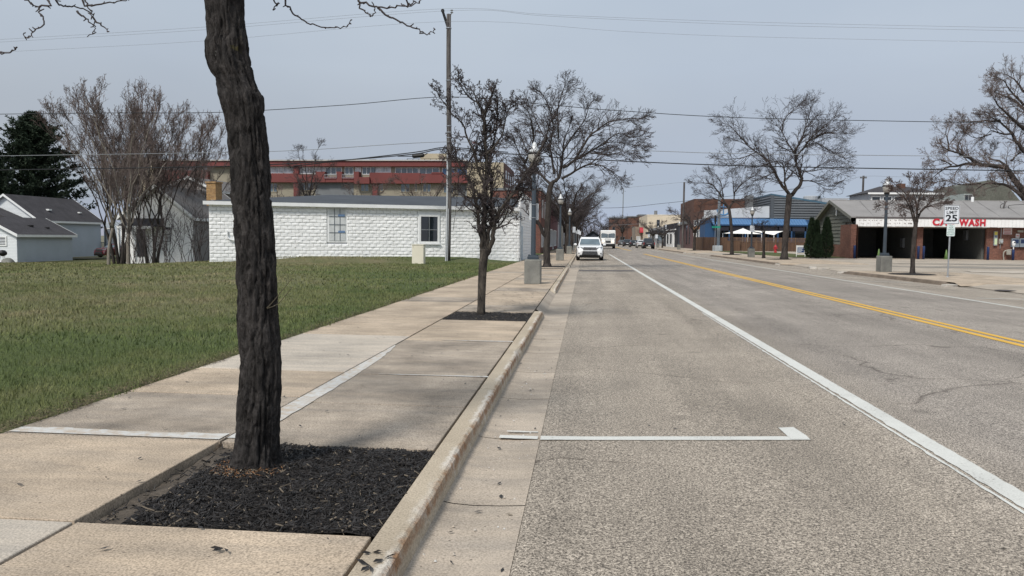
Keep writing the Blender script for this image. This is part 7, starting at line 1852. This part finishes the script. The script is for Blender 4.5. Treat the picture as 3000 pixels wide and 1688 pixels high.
def van():
    t = thing('delivery_truck', 'white boxy delivery truck coming toward us in the left lane', 'truck', (3.82, 129, .03), 0)
    m = paint('white_van_paint', (.78, .78, .77), .4); W = 1.24; H = 3.12
    mb = MB(); L = []
    for y, w, zb, zt in ((0.55, W*.97, .75, H-.14), (.75, W, .62, H), (7.2, W, .62, H)):
        p = [(w*.98, zb), (w, zb+.1), (w, zt-.22), (w*.97, zt-.06), (w*.90, zt)]; L.append([(x, y, z) for x, z in p]+[(-x, y, z) for x, z in reversed(p)])
    mb.loft(L); mb.build('box_body', m, t, local=True)
    mb = MB(); mb.loft([[(-W*.86, 0, .72), (W*.86, 0, .72), (W*.82, .02, 1.55), (-W*.82, .02, 1.55)], [(-W*.97, .56, .72), (W*.97, .56, .72), (W*.97, .56, 1.78), (-W*.97, .56, 1.78)]]); mb.build('hood', m, t, local=True)
    for s in (-1, 1):
        x0, x1 = (s*.03, s*(W-.10)); mb = MB(); mb.prism([(x0, .535, 1.86), (x1, .535, 1.86), (x1, .535, 2.46), (s*(W-.22), .535, 2.62), (s*.5, .535, 2.58), (x0, .535, 2.48)], (0, -.02, 0)); mb.build('windscreen', M_GLASSM, t, local=True)
        mb = MB(); mb.box((s*.80, -.012, 1.26), (.34, .06, .24), 0, .03); mb.build('headlight', lamp_mat('lit_headlight_%d' % s, (1, .80, .62), .9), t, local=True)
        mb = MB(); mb.tube([(s*W, .7, 2.1), (s*(W+.22), .45, 2.15)], .02, 5); mb.box((s*(W+.24), .42, 2.0), (.16, .06, .42), 0, .02); mb.build('mirror', M_BLACK, t, local=True)
        for y in (1.2, 5.6): wheel(t, s*(W-.18), y, .42, .30, s)
    mb = MB(); mb.box((0, -.015, 1.20), (.86, .06, .38), 0, .03); g = mb.build('grille', M_BLACK, t, local=True); mb = MB()
    for k in range(4): mb.box((0, -.05, 1.08+.08*k), (.80, .02, .02))
    mb.build('grille_bar', M_STEEL, g, local=True)
    mb = MB(); mb.box((0, -.05, .62), (2.36, .22, .46), 0, .05); mb.span(-1.1, 1.1, .1, 6.8, .45, .70); mb.build('bumper', M_BLACK, t, local=True)
    mb = MB()
    for k, (a, b) in enumerate(((-.52, -.2), (-.16, .12), (.16, .44))): mb.span(a, b, -.006, .0, 1.60, 1.68)
    mb.T = None; mb.build('brand_lettering', M_INK, t, local=True).location = (0, .02, .02)
van()
def flip(x, y, L): return (x, y+L, .03)
# dark pickup seen from behind
def pickup():
    L = 5.7; t = thing('pickup_truck', 'black pickup truck seen from behind, parked at the right kerb', 'pickup truck', flip(11.25, 137, L), math.pi)
    m = paint('black_car_paint', (.016, .018, .022)); W = 1.0
    car_body(t, [(0, W*.84, .45, .80, .90, .82), (.15, W*.95, .38, 1.0, 1.10, .84), (1.2, W, .38, 1.12, 1.22, .86), (1.7, W, .38, 1.14, 1.24, .86), (L-.1, W, .42, 1.16, 1.20, .92), (L, W*.97, .45, 1.14, 1.18, .92)], m)
    mb = MB(); mb.loft([[(-.86, 1.6, 1.2), (.86, 1.6, 1.2), (.86, 3.6, 1.2), (-.86, 3.6, 1.2)], [(-.70, 2.3, 1.84), (.70, 2.3, 1.84), (.70, 3.35, 1.84), (-.70, 3.35, 1.84)], [(-.62, 2.45, 1.9), (.62, 2.45, 1.9), (.62, 3.2, 1.9), (-.62, 3.2, 1.9)]]); mb.build('cabin', m, t, local=True)
    mb = MB(); mb.prism([(-.72, 3.58, 1.3), (.72, 3.58, 1.3), (.60, 3.40, 1.78), (-.60, 3.40, 1.78)], (0, .02, 0)); mb.build('rear_window', M_GLASSD, t, local=True)
    mb = MB(); mb.prism([(-.74, 1.68, 1.26), (.74, 1.68, 1.26), (.62, 2.24, 1.78), (-.62, 2.24, 1.78)], (0, -.02, .01)); mb.build('windscreen', M_GLASSD, t, local=True)
    mb = MB(); mb.span(-.84, .84, L+.002, L+.03, .70, 1.15); tg = mb.build('tailgate', m, t, local=True); mb = MB(); mb.span(-.5, .5, L+.031, L+.04, .92, .99); mb.build('badge_strip', M_STEEL, tg, local=True)
    mb = MB(); mb.span(-.95, .95, L, L+.14, .45, .66); mb.build('bumper', M_BLACK, t, local=True); mb = MB(); mb.span(-.17, .17, L+.142, L+.155, .50, .62); mb.build('plate', M_SIGNW, t, local=True)
    for s in (-1, 1):
        mb = MB(); mb.span(s*.86, s*.985, L-.05, L+.025, .74, 1.14); mb.build('tail_light', mat('tail_light_red', (.25, .01, .012), .3), t, local=True)
        mb = MB(); mb.box((s*1.12, 1.85, 1.32), (.24, .12, .2), 0, .04); mb.build('mirror', M_BLACK, t, local=True)
        for y in (1.0, L-1.25): wheel(t, s*.88, y, .40, .27, s)
pickup()
suv('parked_car', 'white car nosed in behind the black pickup, mostly hidden', flip(10.9, 150, 4.6), math.pi, paint('silver_white_paint', (.55, .56, .57)), True, 4.6, .93, 1.55)
suv('parked_car', 'black hatchback partly hidden left of the black pickup', flip(10.3, 163, 4.5), math.pi, paint('black_car_paint', (.016, .018, .022)), True, 4.5, .92, 1.55)
suv('parked_car', 'dark sport utility car further up the right kerb', flip(9.9, 182, 4.7), math.pi, paint('charcoal_paint', (.03, .035, .038)), True)
suv('parked_car', 'grey car parked beyond the dark sport utility car', flip(9.5, 200, 4.6), math.pi, paint('grey_car_paint', (.12, .13, .135)), True, 4.6, .93, 1.55)
c = at(290, 756, 84); suv('parked_car', 'dark red car by the house porch, half behind the wild trees', (c.x, 84, -1.1), -.25, paint('dark_red_paint', (.085, .009, .014)), False, 4.6, .93, 1.6)
# grill on the lawn's far edge by the garage
p = at(8, 755, 64); t = thing('barbecue_grill', 'dark covered barbecue grill by the garage corner', 'grill', (p.x, 64, lawn_z(p.x, 64)), 0); z0 = lawn_z(p.x, 64)
mb = MB(); mb.lathe([(.1, .6), (.32, .72), (.36, .85), (.34, .98), (.2, 1.12), (.03, 1.16)], 14, (p.x, 64, z0)); mb.build('kettle', M_BLACK, t, smooth=True)
for a in (0, 2.1, 4.2): mb = MB(); mb.tube([(p.x+.15*math.cos(a), 64+.15*math.sin(a), z0+.65), (p.x+.32*math.cos(a), 64+.32*math.sin(a), z0)], .02, 5); mb.build('leg', M_STEEL, t)
p = at(24, 760, 64); t = thing('boulder', 'low grey boulder beside the grill at the garage corner', 'rock', (p.x, 64, z0)); mb = MB(); vs = []
for i in range(7):
    for k in range(12):
        a = 2*math.pi*k/12; e = i/6*math.pi/2; rr = .45*(1+.25*mnoise.noise((math.cos(a)*1.3, math.sin(a)*1.3, e))); vs.append((p.x+rr*math.cos(a)*math.cos(e)*1.2, 64+rr*math.sin(a)*math.cos(e), z0-.03+.5*math.sin(e)))
mb.add(vs, [(i*12+k, i*12+(k+1) % 12, (i+1)*12+(k+1) % 12, (i+1)*12+k) for i in range(6) for k in range(12)]); mb.build('stone', M_BLOCK, t, smooth=True)
